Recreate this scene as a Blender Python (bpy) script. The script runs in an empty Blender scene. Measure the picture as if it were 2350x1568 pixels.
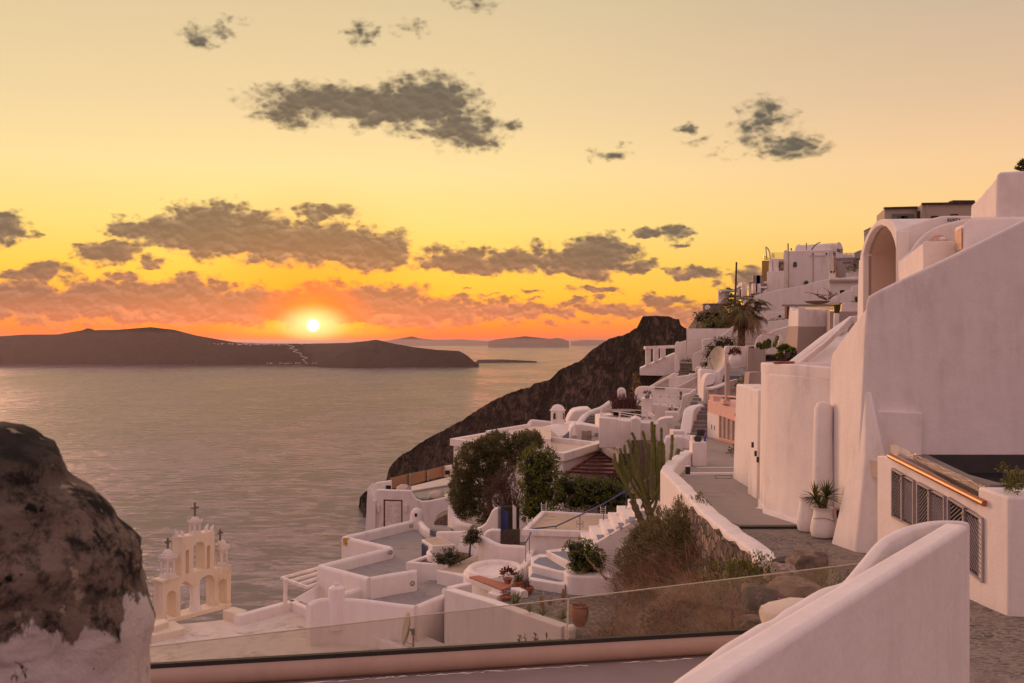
import bpy, math, random
from math import sin, cos, pi, radians, atan, atan2, sqrt, hypot
from mathutils import Vector, noise

scene = bpy.context.scene
F = 2285.0                      # focal length in units of a 2350-wide picture

# ------------------------------------------------------------------ camera
cam_d = bpy.data.cameras.new('camera')
cam = bpy.data.objects.new('camera', cam_d)
scene.collection.objects.link(cam)
cam.location = (0, 0, 0)
cam.rotation_euler = (radians(90), 0, 0)
cam_d.sensor_width = 36
cam_d.lens = 36 * F / 2350
cam_d.clip_start = 0.1
cam_d.clip_end = 600000
cam_d.dof.use_dof = True
cam_d.dof.focus_distance = 60
cam_d.dof.aperture_fstop = 7.0
scene.camera = cam
scene.view_settings.view_transform = 'Standard'
scene.view_settings.look = 'None'
scene.view_settings.exposure = 0.0
scene.view_settings.gamma = 1.0

SUN_AZ, SUN_EL = -11.3, 0.92

# ------------------------------------------------------------------ node helper
class NT:
    def __init__(s, tree):
        s.t = tree; s.n = tree.nodes; s.l = tree.links
    def put(s, sock, v):
        if v is None: return
        if isinstance(v, bpy.types.NodeSocket): s.l.new(v, sock)
        else:
            if sock.type == 'RGBA' and hasattr(v, '__len__') and len(v) == 3: v = (*v, 1)
            sock.default_value = v
    def m(s, op, a, b=None, c=None, clamp=False):
        n = s.n.new('ShaderNodeMath'); n.operation = op; n.use_clamp = clamp
        for i, v in enumerate((a, b, c)): s.put(n.inputs[i], v)
        return n.outputs[0]
    def vm(s, op, a, b=None, c=None, out=0):
        n = s.n.new('ShaderNodeVectorMath'); n.operation = op
        for i, v in enumerate((a, b, c)):
            if v is not None: s.put(n.inputs[i], v)
        return n.outputs[out]
    def xyz(s, x, y, z):
        n = s.n.new('ShaderNodeCombineXYZ')
        for i, v in enumerate((x, y, z)): s.put(n.inputs[i], v)
        return n.outputs[0]
    def sep(s, v):
        n = s.n.new('ShaderNodeSeparateXYZ'); s.put(n.inputs[0], v); return n.outputs
    def rng(s, v, a, b, c=0, d=1, smooth=True):
        n = s.n.new('ShaderNodeMapRange'); n.interpolation_type = 'SMOOTHSTEP' if smooth else 'LINEAR'
        for i, q in enumerate((v, a, b, c, d)): s.put(n.inputs[i], q)
        return n.outputs[0]
    def mix(s, f, a, b, mode='MIX'):
        n = s.n.new('ShaderNodeMix'); n.data_type = 'RGBA'; n.blend_type = mode
        s.put(n.inputs[0], f); s.put(n.inputs[6], a); s.put(n.inputs[7], b)
        return n.outputs[2]
    def noise(s, vec, scale=1, detail=4, rough=.5, dist=0, out=0):
        n = s.n.new('ShaderNodeTexNoise')
        if vec is not None: s.put(n.inputs['Vector'], vec)
        n.inputs['Scale'].default_value = scale; n.inputs['Detail'].default_value = detail
        n.inputs['Roughness'].default_value = rough; n.inputs['Distortion'].default_value = dist
        return n.outputs[out]
    def ramp(s, f, stops, mode='LINEAR'):
        n = s.n.new('ShaderNodeValToRGB'); cr = n.color_ramp; cr.interpolation = mode
        while len(cr.elements) < len(stops): cr.elements.new(.5)
        for e, (p, c) in zip(cr.elements, stops):
            e.position = p; e.color = (*c, 1) if len(c) == 3 else c
        s.put(n.inputs[0], f)
        return n.outputs[0]

def lin(r, g, b):
    f = lambda c: (c/255/12.92) if c/255 <= .04045 else ((c/255+.055)/1.055)**2.4
    return (f(r), f(g), f(b))

# ------------------------------------------------------------------ sky
world = bpy.data.worlds.new('World'); scene.world = world; world.use_nodes = True
W = NT(world.node_tree); W.n.clear()
tc = W.n.new('ShaderNodeTexCoord').outputs['Generated']
d = W.vm('NORMALIZE', tc)
dx, dy, dz = W.sep(d)
DEG = 57.29578
az = W.m('MULTIPLY', W.m('ARCTAN2', dx, dy), DEG)
el = W.m('MULTIPLY', W.m('ARCSINE', dz), DEG)
def front_ramp(cols):
    # elevation 0..45 deg
    return W.ramp(W.m('DIVIDE', el, 45.0, clamp=True), [(e/45.0, lin(*c)) for e, c in cols])
left = front_ramp([(0,(232,108,66)),(.7,(250,134,48)),(1.6,(252,166,48)),(2.6,(254,190,56)),(4.2,(254,206,78)),(6.5,(254,218,122)),(9.5,(252,222,154)),(13,(238,210,158)),(18.8,(222,198,154)),(28,(214,188,172)),(45,(214,184,178))])
right = front_ramp([(0,(218,142,112)),(.7,(232,150,100)),(1.6,(248,178,90)),(2.6,(254,192,80)),(4.2,(254,196,104)),(6.5,(252,206,136)),(9.5,(247,202,152)),(13,(226,190,154)),(18.8,(200,178,152)),(28,(204,176,166)),(45,(208,178,174))])
back = front_ramp([(0,(200,146,138)),(2,(206,152,144)),(6,(212,160,154)),(12,(212,162,160)),(20,(212,168,166)),(30,(212,174,174)),(45,(216,184,186))])
dsun = W.m('ABSOLUTE', W.m('SUBTRACT', az, SUN_AZ))
base = W.mix(W.rng(az, -6, 30), left, right)
base = W.mix(W.rng(dsun, 35, 110), base, back)
base = W.mix(W.rng(az, -60, -25, 1, 0), base, back) if False else base
# direction to the sun and its glow
sa, se = radians(SUN_AZ), radians(SUN_EL)
sv = (sin(sa)*cos(se), cos(sa)*cos(se), sin(se))
sang = W.m('MULTIPLY', W.m('ARCSINE', W.m('MULTIPLY', W.vm('LENGTH', W.vm('SUBTRACT', d, sv), out=1), .5)), 2*DEG)
# clouds: one soft ellipse per cloud, broken up by noise
def ae(u, v):
    a = atan((u-1175)/F); return a*DEG, atan((784-v)/F*cos(a))*DEG
CL = [  # u, v, half width, half height, strength
 (735,232,140,36,1.1),(880,246,180,42,1.15),(985,235,110,52,1.15),(1060,290,70,52,.95),(650,268,60,30,.8),(1090,318,62,24,.9),(1165,292,28,16,.7),(960,305,70,18,.6),
 (455,88,42,20,.7),(512,72,26,14,.6),(820,72,26,26,.7),(860,85,20,14,.5),(945,60,48,16,.38),(1085,6,46,14,.5),(532,42,26,7,.4),
 (1758,268,58,34,.72),(1812,330,66,32,.78),(1722,300,44,40,.6),(1570,290,20,11,.8),(1600,322,28,9,.4),(1400,355,40,14,.7),(1430,332,16,5,.45),(1900,330,26,12,.4),(1655,356,24,10,.38),
 (745,488,76,17,.8),(478,526,96,54,1.3),(390,536,120,30,1),(590,542,115,48,1.25),(740,560,130,44,1.25),(860,572,80,40,1.15),(300,530,60,20,.9),(620,572,150,20,.9),(245,582,64,24,1.05),(350,600,24,12,.8),(590,600,60,10,.6),(880,592,40,22,.8),
 (10,520,40,30,.9),(62,540,26,10,.6),(90,626,62,20,.95),(290,632,40,13,.8),(85,657,28,9,.8),(12,626,22,6,.6),
 (1050,598,90,26,1.05),(1075,582,36,24,.9),(1180,600,90,26,1.05),(1230,592,48,26,.95),(1370,588,80,46,1.3),(1310,600,60,28,1),(1150,615,150,14,.9),(1475,610,40,16,.85),(1440,622,30,10,.7),
 (1498,537,34,12,.85),(1555,530,30,16,.85),(1568,560,18,8,.6),(1600,632,56,13,.9),(1540,624,34,10,.7),(1665,634,18,8,.6),
 (1365,664,54,12,.85),(1512,686,66,11,.9),(1060,686,30,16,.8),(1020,690,24,10,.7),(1075,656,18,5,.6),(1380,688,24,8,.7),(1320,690,40,8,.7),(1215,682,34,6,.6),(1225,664,30,6,.5),(1130,674,26,5,.5),
 (910,660,16,5,.6),(775,650,22,7,.6),(710,663,16,6,.6),(440,655,76,24,.9),(210,668,120,22,.85),(90,692,210,42,1.15),(330,692,210,42,1.2),(560,704,190,42,1.2),(760,692,100,42,1.15),(860,694,130,40,1.15),(980,716,160,36,1.1),(1150,715,110,24,.9),(1280,712,90,18,.8),(1420,716,110,18,.8),(1560,718,120,24,.8),(400,726,300,20,.75),(820,728,180,16,.65),(1640,650,30,8,.4),
 (1720,640,60,26,.75),(120,742,260,12,.45),(1250,746,260,10,.38),(900,757,200,6,.3),
]
P2 = W.xyz(az, el, 0.0)
wv = W.xyz(az, W.m('MULTIPLY', el, 1.5), 0.0)
warp = W.vm('SUBTRACT', W.noise(wv, .62, 4, .55, 0, out=1), (.5,.5,.5))
P3 = W.vm('ADD', P2, W.vm('MULTIPLY', warp, (2.6, 1.5, 0)))
fld = None
for (u, v, rx, ry, st) in CL:
    a, e = ae(u, v)
    k = 1/39.9
    L = W.vm('LENGTH', W.vm('MULTIPLY_ADD', P3, (1/(rx*k), 1/(ry*k), 0), (-a/(rx*k), -e/(ry*k), 0)), out=1)
    q = W.m('MULTIPLY', W.m('SUBTRACT', 1.47, L), st*1.15)
    fld = q if fld is None else W.m('SMOOTH_MAX', fld, q, .25)
n1 = W.noise(wv, 1.0, 4.5, .50, .1)
n2 = W.noise(W.vm('ADD', wv, (0.0, .35, 7.0)), .5, 3, .5)
def billow(off):
    vo = W.n.new('ShaderNodeTexVoronoi'); vo.voronoi_dimensions = '2D'
    W.put(vo.inputs['Vector'], W.vm('ADD', W.vm('ADD', wv, off), W.vm('MULTIPLY', warp, (.9,.9,0)))); vo.inputs['Scale'].default_value = 1.35
    vo.inputs['Detail'].default_value = 1.0; vo.inputs['Roughness'].default_value = .55
    return W.m('SUBTRACT', .42, vo.outputs['Distance'])
b1 = billow((0,0,0)); b2 = billow((-.06,-.28,0))
fo = W.m('ADD', fld, W.m('ADD', W.m('MULTIPLY', W.m('SUBTRACT', n1, .5), 1.35), W.m('MULTIPLY', W.m('ADD', b1, .05), .42)))
lowband = W.rng(el, .2, 3.2, 1, 0)
hi_ = W.rng(el, 7, 11)
cov = W.m('ADD', W.m('MULTIPLY', W.rng(fo, .10, .72), W.m('SUBTRACT', 1.0, hi_)), W.m('MULTIPLY', W.rng(fo, -.02, 1.0), hi_))
cov = W.m('MULTIPLY', cov, W.m('SUBTRACT', .97, W.m('MULTIPLY', lowband, .12)))
cov = W.m('MULTIPLY', cov, W.rng(el, .15, 1.1))
# fringes are lit, cores are dull
core = W.rng(fo, .25, 1.1)
up = W.noise(W.vm('ADD', wv, (-.05, -.22, 0.0)), 1.0, 4.5, .50, .1)
relief = W.m('ADD', W.m('MULTIPLY', W.m('SUBTRACT', n1, up), .8), W.m('MULTIPLY', W.m('SUBTRACT', b1, b2), .22))
ccol = W.ramp(W.m('DIVIDE', el, 16.0, clamp=True), [(0,lin(208,136,108)),(.09,lin(182,128,108)),(.17,lin(150,114,98)),(.28,lin(132,108,92)),(.45,lin(120,106,92)),(.8,lin(112,104,88)),(1,lin(110,102,88))])
ccol2 = W.ramp(W.m('DIVIDE', el, 16.0, clamp=True), [(0,lin(230,138,88)),(.09,lin(224,142,94)),(.17,lin(190,128,94)),(.28,lin(168,134,104)),(.45,lin(168,144,108)),(.8,lin(164,148,114)),(1,lin(164,148,116))])
dk = W.ramp(W.m('DIVIDE', el, 16.0, clamp=True), [(0,lin(204,116,82)),(.09,lin(164,106,88)),(.17,lin(122,94,84)),(.28,lin(100,86,78)),(.45,lin(92,84,74)),(1,lin(84,80,70))])
cc = W.mix(core, ccol2, ccol)
cc = W.mix(W.rng(relief, -.12, .12), cc, dk)
cc = W.mix(W.rng(fo, .7, 1.8, 0, .6), cc, dk)
cc = W.mix(W.rng(sang, .8, 3.9, .85, 0), cc, lin(250,116,38))
sky = W.mix(W.rng(sang, .0, 9, .75, 0), base, lin(255,150,24))
sky = W.mix(W.rng(W.vm('LENGTH', W.vm('MULTIPLY', W.xyz(W.m('SUBTRACT', az, SUN_AZ), W.m('SUBTRACT', el, SUN_EL), 0.0), (.26, .85, 0)), out=1), .0, 1.6, .95, 0), sky, lin(255,205,60))
low2 = W.m('MULTIPLY', W.rng(el, 0, .7, .7, 0), W.rng(dsun, 0, 18, .9, 0))
sky = W.mix(low2, sky, lin(250,92,30))
col = W.mix(cov, sky, cc)
# the disc and the glare of the air right around it (in front of the cloud)
g1 = W.m('POWER', W.rng(sang, 0, 2.3, 1, 0, False), 2.4)
col = W.mix(W.m('MULTIPLY', g1, .95), col, (1.0, .62, .06, 1))
g2 = W.rng(W.vm('LENGTH', W.vm('MULTIPLY', W.xyz(W.m('SUBTRACT', az, SUN_AZ), W.m('SUBTRACT', el, SUN_EL+.05), 0.0), (.55, 1.05, 0)), out=1), .0, 1.35, 1, 0); col = W.mix(W.m('MULTIPLY', g2, .95), col, (1.15, 1.0, .42, 1))
disc = W.rng(sang, .16, .44, 1, 0)
col = W.mix(disc, col, (3.2, 3.0, 1.9, 1))
hot = W.m('MULTIPLY', W.rng(sang, 3, 28, 1, 0), W.rng(el, 2.0, 7.0, 1, 0))   # redder than the film can hold
col = W.mix(1.0, col, W.xyz(W.m('ADD', 1.0, W.m('MULTIPLY', hot, .35)), 1.0, 1.0), 'MULTIPLY')
# physical sky adds its own cast on top
nish = W.n.new('ShaderNodeTexSky'); nish.sky_type = 'NISHITA'; nish.sun_disc = False
nish.sun_elevation = radians(SUN_EL); nish.sun_rotation = radians(SUN_AZ); nish.altitude = 300; nish.dust_density = 2.0
bg1 = W.n.new('ShaderNodeBackground'); W.put(bg1.inputs[0], col); bg1.inputs[1].default_value = 1.0
bg2 = W.n.new('ShaderNodeBackground'); W.put(bg2.inputs[0], nish.outputs[0]); bg2.inputs[1].default_value = 0.015
ads = W.n.new('ShaderNodeAddShader'); W.l.new(bg1.outputs[0], ads.inputs[0]); W.l.new(bg2.outputs[0], ads.inputs[1])
wo = W.n.new('ShaderNodeOutputWorld'); W.l.new(ads.outputs[0], wo.inputs[0])
world.cycles.sampling_method = 'MANUAL'; world.cycles.sample_map_resolution = 512

# ------------------------------------------------------------------ sun
sl = bpy.data.lights.new('sun', 'SUN'); sl.energy = 1.7; sl.angle = radians(20.0); sl.color = (1.0, .50, .32)
so = bpy.data.objects.new('sun', sl); scene.collection.objects.link(so)
# lamp turned left of and above the visible disc, to warm the seaward walls
la, le = radians(-39), radians(10)
so.rotation_euler = Vector((-sin(la)*cos(le), -cos(la)*cos(le), -sin(le))).to_track_quat('-Z', 'Y').to_euler()

# ------------------------------------------------------------------ picture frames used while measuring
ZT = dict(U=(0,0,1), A=(1611.3,523.7,.17142), B=(1342.8,772.1,.19265), C=(1678.5,772.1,.19265), D=(805.7,906.4,.23548),
 E=(1074.2,1007.1,.23548), F=(604.3,1175,.25089), G=(1074.2,1242.1,.22856), H=(1611.3,973.5,.21411), I=(1879.9,973.5,.27825),
 J=(1544.2,1242.1,.34285), K=(0,940,.4007), L=(268.6,1074.2,.2784), M=(1477,335.7,.37142), N=(1409.9,705,.14558),
 O=(1329.4,872.8,.12845), R=(1007.1,893,.17142), S=(1980.6,369.3,.19273))
def uv(k, x, y):
    a, b, s = ZT[k]; return a+x*s, b+y*s
def P(k, x, y, Y):                       # a point at distance Y
    u, v = uv(k, x, y); return Vector(((u-1175)/F*Y, Y, (784-v)/F*Y))
def Q(k, x, y, z):                       # a point on the level z
    u, v = uv(k, x, y); Y = z*F/(784-v); return Vector(((u-1175)/F*Y, Y, z))
def V(k, x, y, p0, dr):                  # a point on the upright plane through p0 along dr
    u, v = uv(k, x, y); a = (u-1175)/F
    t = (p0[0]-a*p0[1])/(a*dr[1]-dr[0]); Y = p0[1]+t*dr[1]
    return Vector((a*Y, Y, (784-v)/F*Y))
# ------------------------------------------------------------------ objects, names, groups
col_ = scene.collection
def tag(o, label=None, cat=None, group=None, kind=None):
    if label: o['label'] = label
    if cat: o['category'] = cat
    if group: o['group'] = group
    if kind: o['kind'] = kind
    return o
def thing(name, label, cat, loc=(0,0,0), group=None):
    o = bpy.data.objects.new(name, None); o.empty_display_size = .2
    col_.objects.link(o); o.location = loc
    return tag(o, label, cat, group)
class MB:
    def __init__(s): s.v = []; s.f = []
    def add(s, vs, fs):
        b = len(s.v); s.v += [Vector(p) for p in vs]; s.f += [[b+i for i in f] for f in fs]; return s
    def prism(s, poly, vec):            # any flat outline pushed along vec
        n = len(poly); vec = Vector(vec); poly = [Vector(p) for p in poly]
        nrm = Vector((0,0,0))
        for i in range(n): nrm += poly[i].cross(poly[(i+1) % n])
        if nrm.dot(vec) > 0: poly = poly[::-1]
        return s.add(poly+[p+vec for p in poly], [list(range(n)), [n+i for i in range(n)][::-1]]+[[(i+1)%n, i, n+i, n+(i+1)%n] for i in range(n)])
    def box(s, c, size, rz=0, rx=0):
        hx, hy, hz = size[0]/2, size[1]/2, size[2]/2; c = Vector(c); vs = []
        for z in (-hz, hz):
            for x, y in ((-hx,-hy),(hx,-hy),(hx,hy),(-hx,hy)):
                vs.append(c+Vector((x*cos(rz)-y*sin(rz), x*sin(rz)+y*cos(rz), z)))
        return s.add(vs, [[3,2,1,0],[4,5,6,7],[0,1,5,4],[1,2,6,5],[2,3,7,6],[3,0,4,7]])
    def bar(s, a, b, w, h=None):        # straight square bar a-b
        h = h or w; a = Vector(a); b = Vector(b); d_ = (b-a).normalized()
        side = d_.cross(Vector((0,0,1)))
        side = side.normalized() if side.length > 1e-3 else Vector((1,0,0))
        up_ = side.cross(d_)
        vs = [p+side*sx*w/2+up_*sy*h/2 for p in (a,b) for sx,sy in ((-1,-1),(1,-1),(1,1),(-1,1))]
        return s.add(vs, [[0,1,2,3],[7,6,5,4],[1,0,4,5],[2,1,5,6],[3,2,6,7],[0,3,7,4]])
    def tube(s, pts, r, n=8, cap=True):
        pts = [Vector(p) for p in pts]; m = len(pts); rs = r if hasattr(r,'__len__') else [r]*m
        b = len(s.v); prev = None
        for i, p in enumerate(pts):
            t = (pts[min(i+1,m-1)]-pts[max(i-1,0)])
            t = t.normalized() if t.length > 1e-9 else Vector((0,0,1))
            if prev is None:
                a = t.cross(Vector((0,0,1)))
                if a.length < .1: a = t.cross(Vector((1,0,0)))
                a.normalize()
            else:
                a = prev - t*prev.dot(t)
                a = a.normalized() if a.length > 1e-6 else prev
            prev = a; c = t.cross(a)
            for k in range(n): s.v.append(p+(a*cos(2*pi*k/n)+c*sin(2*pi*k/n))*rs[i])
        for i in range(m-1):
            for k in range(n):
                s.f.append([b+i*n+k, b+i*n+(k+1)%n, b+(i+1)*n+(k+1)%n, b+(i+1)*n+k])
        if cap: s.f.append([b+k for k in range(n)][::-1]); s.f.append([b+(m-1)*n+k for k in range(n)])
        return s
    def lathe(s, prof, c, n=24, sx=1, sy=1):   # prof: (radius, z)
        b = len(s.v); c = Vector(c); m = len(prof)
        for r, z in prof:
            for k in range(n): s.v.append(c+Vector((r*cos(2*pi*k/n)*sx, r*sin(2*pi*k/n)*sy, z)))
        for i in range(m-1):
            for k in range(n): s.f.append([b+i*n+k, b+i*n+(k+1)%n, b+(i+1)*n+(k+1)%n, b+(i+1)*n+k])
        s.f.append([b+k for k in range(n)][::-1]); s.f.append([b+(m-1)*n+k for k in range(n)])
        return s
    def wall(s, pts, t, h, rnd=None, closed=False, na=6, base=None):
        # parapet following the points of its crest: thickness t, rounded crown, side height h (or down to the level base)
        pts = [Vector(p) for p in pts]; m = len(pts); r = t/2*(rnd if rnd is not None else 1)
        b = len(s.v); nn = 0
        for i, p in enumerate(pts):
            if closed: a, c = pts[i-1], pts[(i+1)%m]
            else: a, c = pts[max(i-1,0)], pts[min(i+1,m-1)]
            d1 = (p-a); d1.z = 0; d2 = (c-p); d2.z = 0
            if d1.length < 1e-6: d1 = d2.copy()
            if d2.length < 1e-6: d2 = d1.copy()
            d1.normalize(); d2.normalize(); t_ = (d1+d2)
            t_ = t_.normalized() if t_.length > 1e-3 else d1
            side = Vector((t_.y, -t_.x, 0)); k = 1/max(.5, t_.dot(d1))
            bot = (p.z-base) if base is not None else h
            prof = [(-t/2, -bot)]
            for q in range(na+1):
                ph = pi/2*q/na; prof.append((-t/2+r-r*cos(ph), -r*.9+r*.9*sin(ph)))
            for q in range(na+1):
                ph = pi/2*(1-q/na); prof.append((t/2-r+r*cos(ph), -r*.9+r*.9*sin(ph)))
            prof.append((t/2, -bot)); nn = len(prof)
            for o_, z in prof: s.v.append(p+side*o_*k+Vector((0,0,z)))
        for i in range(m if closed else m-1):
            j = (i+1) % m
            for q in range(nn): s.f.append([b+i*nn+q, b+i*nn+(q+1)%nn, b+j*nn+(q+1)%nn, b+j*nn+q])
        if not closed:
            s.f.append([b+q for q in range(nn)][::-1]); s.f.append([b+(m-1)*nn+q for q in range(nn)])
        return s
    def arc_prism(s, poly2, o, ex, ez, vec):   # 2-D outline in the frame (o, ex, ez), pushed along vec
        return s.prism([Vector(o)+Vector(ex)*a+Vector(ez)*b for a, b in poly2], vec)
    def build(s, name, mat, parent=None, bevel=0, smooth=None, sub=0, seg=2, disp=None, loc=None):
        me = bpy.data.meshes.new(name); me.from_pydata([tuple(v) for v in s.v], [], s.f); me.update()
        me.validate()
        import bmesh
        bm = bmesh.new(); bm.from_mesh(me); bmesh.ops.recalc_face_normals(bm, faces=bm.faces); bm.to_mesh(me); bm.free()
        o = bpy.data.objects.new(name, me); col_.objects.link(o)
        if mat: me.materials.append(mat)
        if bevel:
            bv = o.modifiers.new('bevel', 'BEVEL'); bv.width = bevel; bv.segments = seg; bv.limit_method = 'ANGLE'; bv.angle_limit = radians(32)
            bv.harden_normals = False
        if sub:
            sm = o.modifiers.new('sub', 'SUBSURF'); sm.levels = sub; sm.render_levels = sub
        if smooth or (smooth is None and (bevel or sub)):
            me.shade_smooth() if hasattr(me, 'shade_smooth') else None
            me.set_sharp_from_angle(angle=radians(40))
        if parent is not None:
            o.parent = parent
            o.matrix_parent_inverse = parent.matrix_world.inverted() if parent.type != 'EMPTY' else __import__('mathutils').Matrix.Translation(parent.location).inverted()
        return o
def solo(mb, name, label, cat, mat, group=None, **kw):   # a thing that is one mesh
    return tag(mb.build(name, mat, **kw), label, cat, group)
def copy_tree(o, parent=None):
    c = o.copy(); col_.objects.link(c)
    if parent is not None: c.parent = parent
    for ch in o.children: copy_tree(ch, c)
    return c
def bez(pts, n=6, closed=False):         # smooth curve through points
    pts = [Vector(p) for p in pts]; m = len(pts); out = []
    for i in range(m if closed else m-1):
        p0 = pts[i-1] if (i > 0 or closed) else pts[i]; p1 = pts[i]; p2 = pts[(i+1)%m]
        p3 = pts[(i+2)%m] if (i+2 < m or closed) else p2
        for k in range(n):
            t = k/n
            out.append(.5*((2*p1)+(p2-p0)*t+(2*p0-5*p1+4*p2-p3)*t*t+(3*p1-p0-3*p2+p3)*t**3))
    if not closed: out.append(pts[-1])
    return out
UP = Vector((0,0,1))

# ------------------------------------------------------------------ materials
def mat(name, fn):
    m_ = bpy.data.materials.new(name); m_.use_nodes = True; t = NT(m_.node_tree)
    bs = m_.node_tree.nodes['Principled BSDF']
    fn(t, bs); return m_
def flat(name, c, rough=.8, metal=0, spec=None, var=.12, vs=3.0, bump=.15, bs_=30):
    def fn(t, b):
        pos = t.n.new('ShaderNodeNewGeometry').outputs['Position']
        n_ = t.noise(pos, vs, 5, .6)
        c1 = tuple(x*(1-var) for x in c); c2 = tuple(min(1, x*(1+var)) for x in c)
        t.put(b.inputs['Base Color'], t.mix(t.rng(n_, .3, .7), (*c1, 1), (*c2, 1)))
        b.inputs['Roughness'].default_value = rough; b.inputs['Metallic'].default_value = metal
        if spec is not None: b.inputs['Specular IOR Level'].default_value = spec
        if bump:
            bp = t.n.new('ShaderNodeBump'); bp.inputs['Strength'].default_value = bump; bp.inputs['Distance'].default_value = .01
            t.put(bp.inputs['Height'], t.noise(pos, bs_, 4, .6)); t.put(b.inputs['Normal'], bp.outputs[0])
    return mat(name, fn)
def plaster(name, c=(.84,.785,.76), dirt=.35, dc=(.42,.36,.32), lump=.6):
    def fn(t, b):
        pos = t.n.new('ShaderNodeNewGeometry').outputs['Position']
        n1_ = t.noise(pos, .45, 6, .62)
        n2_ = t.noise(t.vm('MULTIPLY', pos, (1,1,.28)), 2.2, 6, .66)
        f_ = t.m('MULTIPLY', t.rng(n1_, .42, .72), t.rng(n2_, .42, .72))
        sp = t.rng(t.noise(pos, 9, 4, .75), .67, .75)
        col = t.mix(t.m('MULTIPLY', f_, dirt), (*c, 1), (*dc, 1))
        col = t.mix(t.m('MULTIPLY', sp, dirt*.5), col, (*dc, 1))
        col = t.mix(t.rng(n2_, .3, .7), col, t.mix(1.0, col, (.94,.925,.915,1), 'MULTIPLY'))
        t.put(b.inputs['Base Color'], col)
        b.inputs['Roughness'].default_value = .85; b.inputs['Specular IOR Level'].default_value = .25
        bp = t.n.new('ShaderNodeBump'); bp.inputs['Strength'].default_value = lump; bp.inputs['Distance'].default_value = .05
        h_ = t.m('ADD', t.m('MULTIPLY', t.noise(pos, 1.6, 4, .55), 1.0), t.m('MULTIPLY', t.noise(pos, 14, 4, .6), .16))
        t.put(bp.inputs['Height'], h_); t.put(b.inputs['Normal'], bp.outputs[0])
    return mat(name, fn)
WHITE = plaster('whitewashed_plaster', dirt=.38)
WHITE2 = plaster('clean_plaster', (.85,.79,.765), .18)
OLDW = plaster('weathered_plaster', (.76,.70,.66), .75, (.30,.25,.21))
ROOFW = plaster('weathered_roof_plaster', (.74,.66,.58), 1.0, (.26,.22,.18), .3)
CREAM = plaster('cream_plaster', (.80,.70,.55), .6, (.45,.32,.2))
PINKF = plaster('rose_plaster', (.80,.52,.44), .15, (.5,.34,.28))
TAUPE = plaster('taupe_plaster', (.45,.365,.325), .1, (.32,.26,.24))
BEIGE = plaster('beige_render', (.50,.42,.34), .1, (.36,.30,.25))
OCHRE = plaster('ochre_render', (.42,.26,.10), .1, (.3,.2,.08))
GREYF = plaster('grey_floor', (.34,.31,.30), .6, (.17,.155,.15), .3)
TANF = plaster('tan_floor', (.56,.45,.33), .9, (.28,.21,.14), .3)
BLUEG = plaster('blue_grey_tread', (.24,.26,.31), .3, (.17,.18,.21), .3)
PATH = plaster('path_cement', (.36,.31,.28), .7, (.2,.17,.155), .4)
METALG = flat('grey_metal', (.26,.24,.24), .45, .6)
WHITEP = flat('white_paint', (.78,.72,.68), .5)
BLUEP = flat('blue_paint', (.035,.05,.20), .45, var=.25)
GREENP = flat('green_paint', (.05,.16,.10), .5)
TERRA = flat('terracotta', (.34,.12,.06), .8, var=.25)
TERRA2 = flat('pale_terracotta', (.42,.20,.11), .85, var=.2)
BRICK = flat('red_clay_slab', (.42,.16,.10), .8, var=.25, vs=14)
WOODR = flat('red_brown_wood', (.12,.025,.02), .6, var=.3)
WOODD = flat('dark_weathered_wood', (.06,.045,.035), .8, var=.35, vs=8)
WOODW = flat('pale_wood', (.36,.30,.24), .8, var=.2)
BLACK = flat('black_iron', (.02,.018,.018), .5)
DARK = flat('dark_interior', (.02,.018,.018), .9)
GLASSD = flat('dark_window_glass', (.03,.03,.035), .12, spec=.8, bump=0)
STONE = flat('volcanic_stone', (.045,.038,.036), .9, var=.5, vs=6, bump=.8, bs_=12)
STONEB = flat('brown_stone', (.17,.12,.09), .9, var=.5, vs=5, bump=.8, bs_=9)
EARTH = flat('dry_earth', (.13,.09,.06), .95, var=.4, vs=2, bump=.7, bs_=6)
BARK = flat('grey_brown_bark', (.09,.065,.05), .9, var=.4, vs=8, bump=.6)
TWIG = flat('dry_twig', (.20,.12,.075), .9, var=.35, vs=8, bump=0)
STRAW = flat('dry_straw', (.36,.22,.12), .9, var=.4, vs=5, bump=0)
GLASSC = None
def leafmat(name, c1, c2, tr=.25):
    def fn(t, b):
        oi = t.n.new('ShaderNodeNewGeometry').outputs
        n_ = t.noise(oi['Position'], 2.2, 3, .6)
        f_ = t.m('MULTIPLY', t.m('ADD', n_, oi['Random Per Island']), .5)
        t.put(b.inputs['Base Color'], t.mix(t.rng(f_, .3, .7), (*c1,1), (*c2,1)))
        b.inputs['Roughness'].default_value = .55; b.inputs['Specular IOR Level'].default_value = .3
        tl = t.n.new('ShaderNodeBsdfTranslucent'); t.put(tl.inputs[0], t.mix(t.rng(f_, .3, .7), (*c1,1), (*c2,1)))
        ms = t.n.new('ShaderNodeMixShader'); ms.inputs[0].default_value = tr
        t.l.new(b.outputs[0], ms.inputs[1]); t.l.new(tl.outputs[0], ms.inputs[2])
        t.l.new(ms.outputs[0], t.n['Material Output'].inputs[0])
    return mat(name, fn)
LEAF_OL = leafmat('olive_leaf', (.07,.07,.028), (.20,.18,.07))
LEAF_DG = leafmat('dark_green_leaf', (.07,.09,.02), (.21,.23,.045))
LEAF_PA = leafmat('palm_leaf', (.08,.07,.025), (.20,.165,.055))
LEAF_YU = leafmat('yucca_leaf', (.05,.07,.015), (.20,.19,.03))
LEAF_AE = leafmat('succulent_leaf', (.06,.10,.015), (.22,.28,.03))
LEAF_SH = leafmat('shrub_leaf', (.09,.08,.035), (.24,.20,.09))
LEAF_RD = leafmat('red_brown_leaf', (.10,.02,.015), (.22,.06,.03))
CACT = leafmat('cactus_skin', (.07,.085,.02), (.16,.17,.035), .05)
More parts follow.
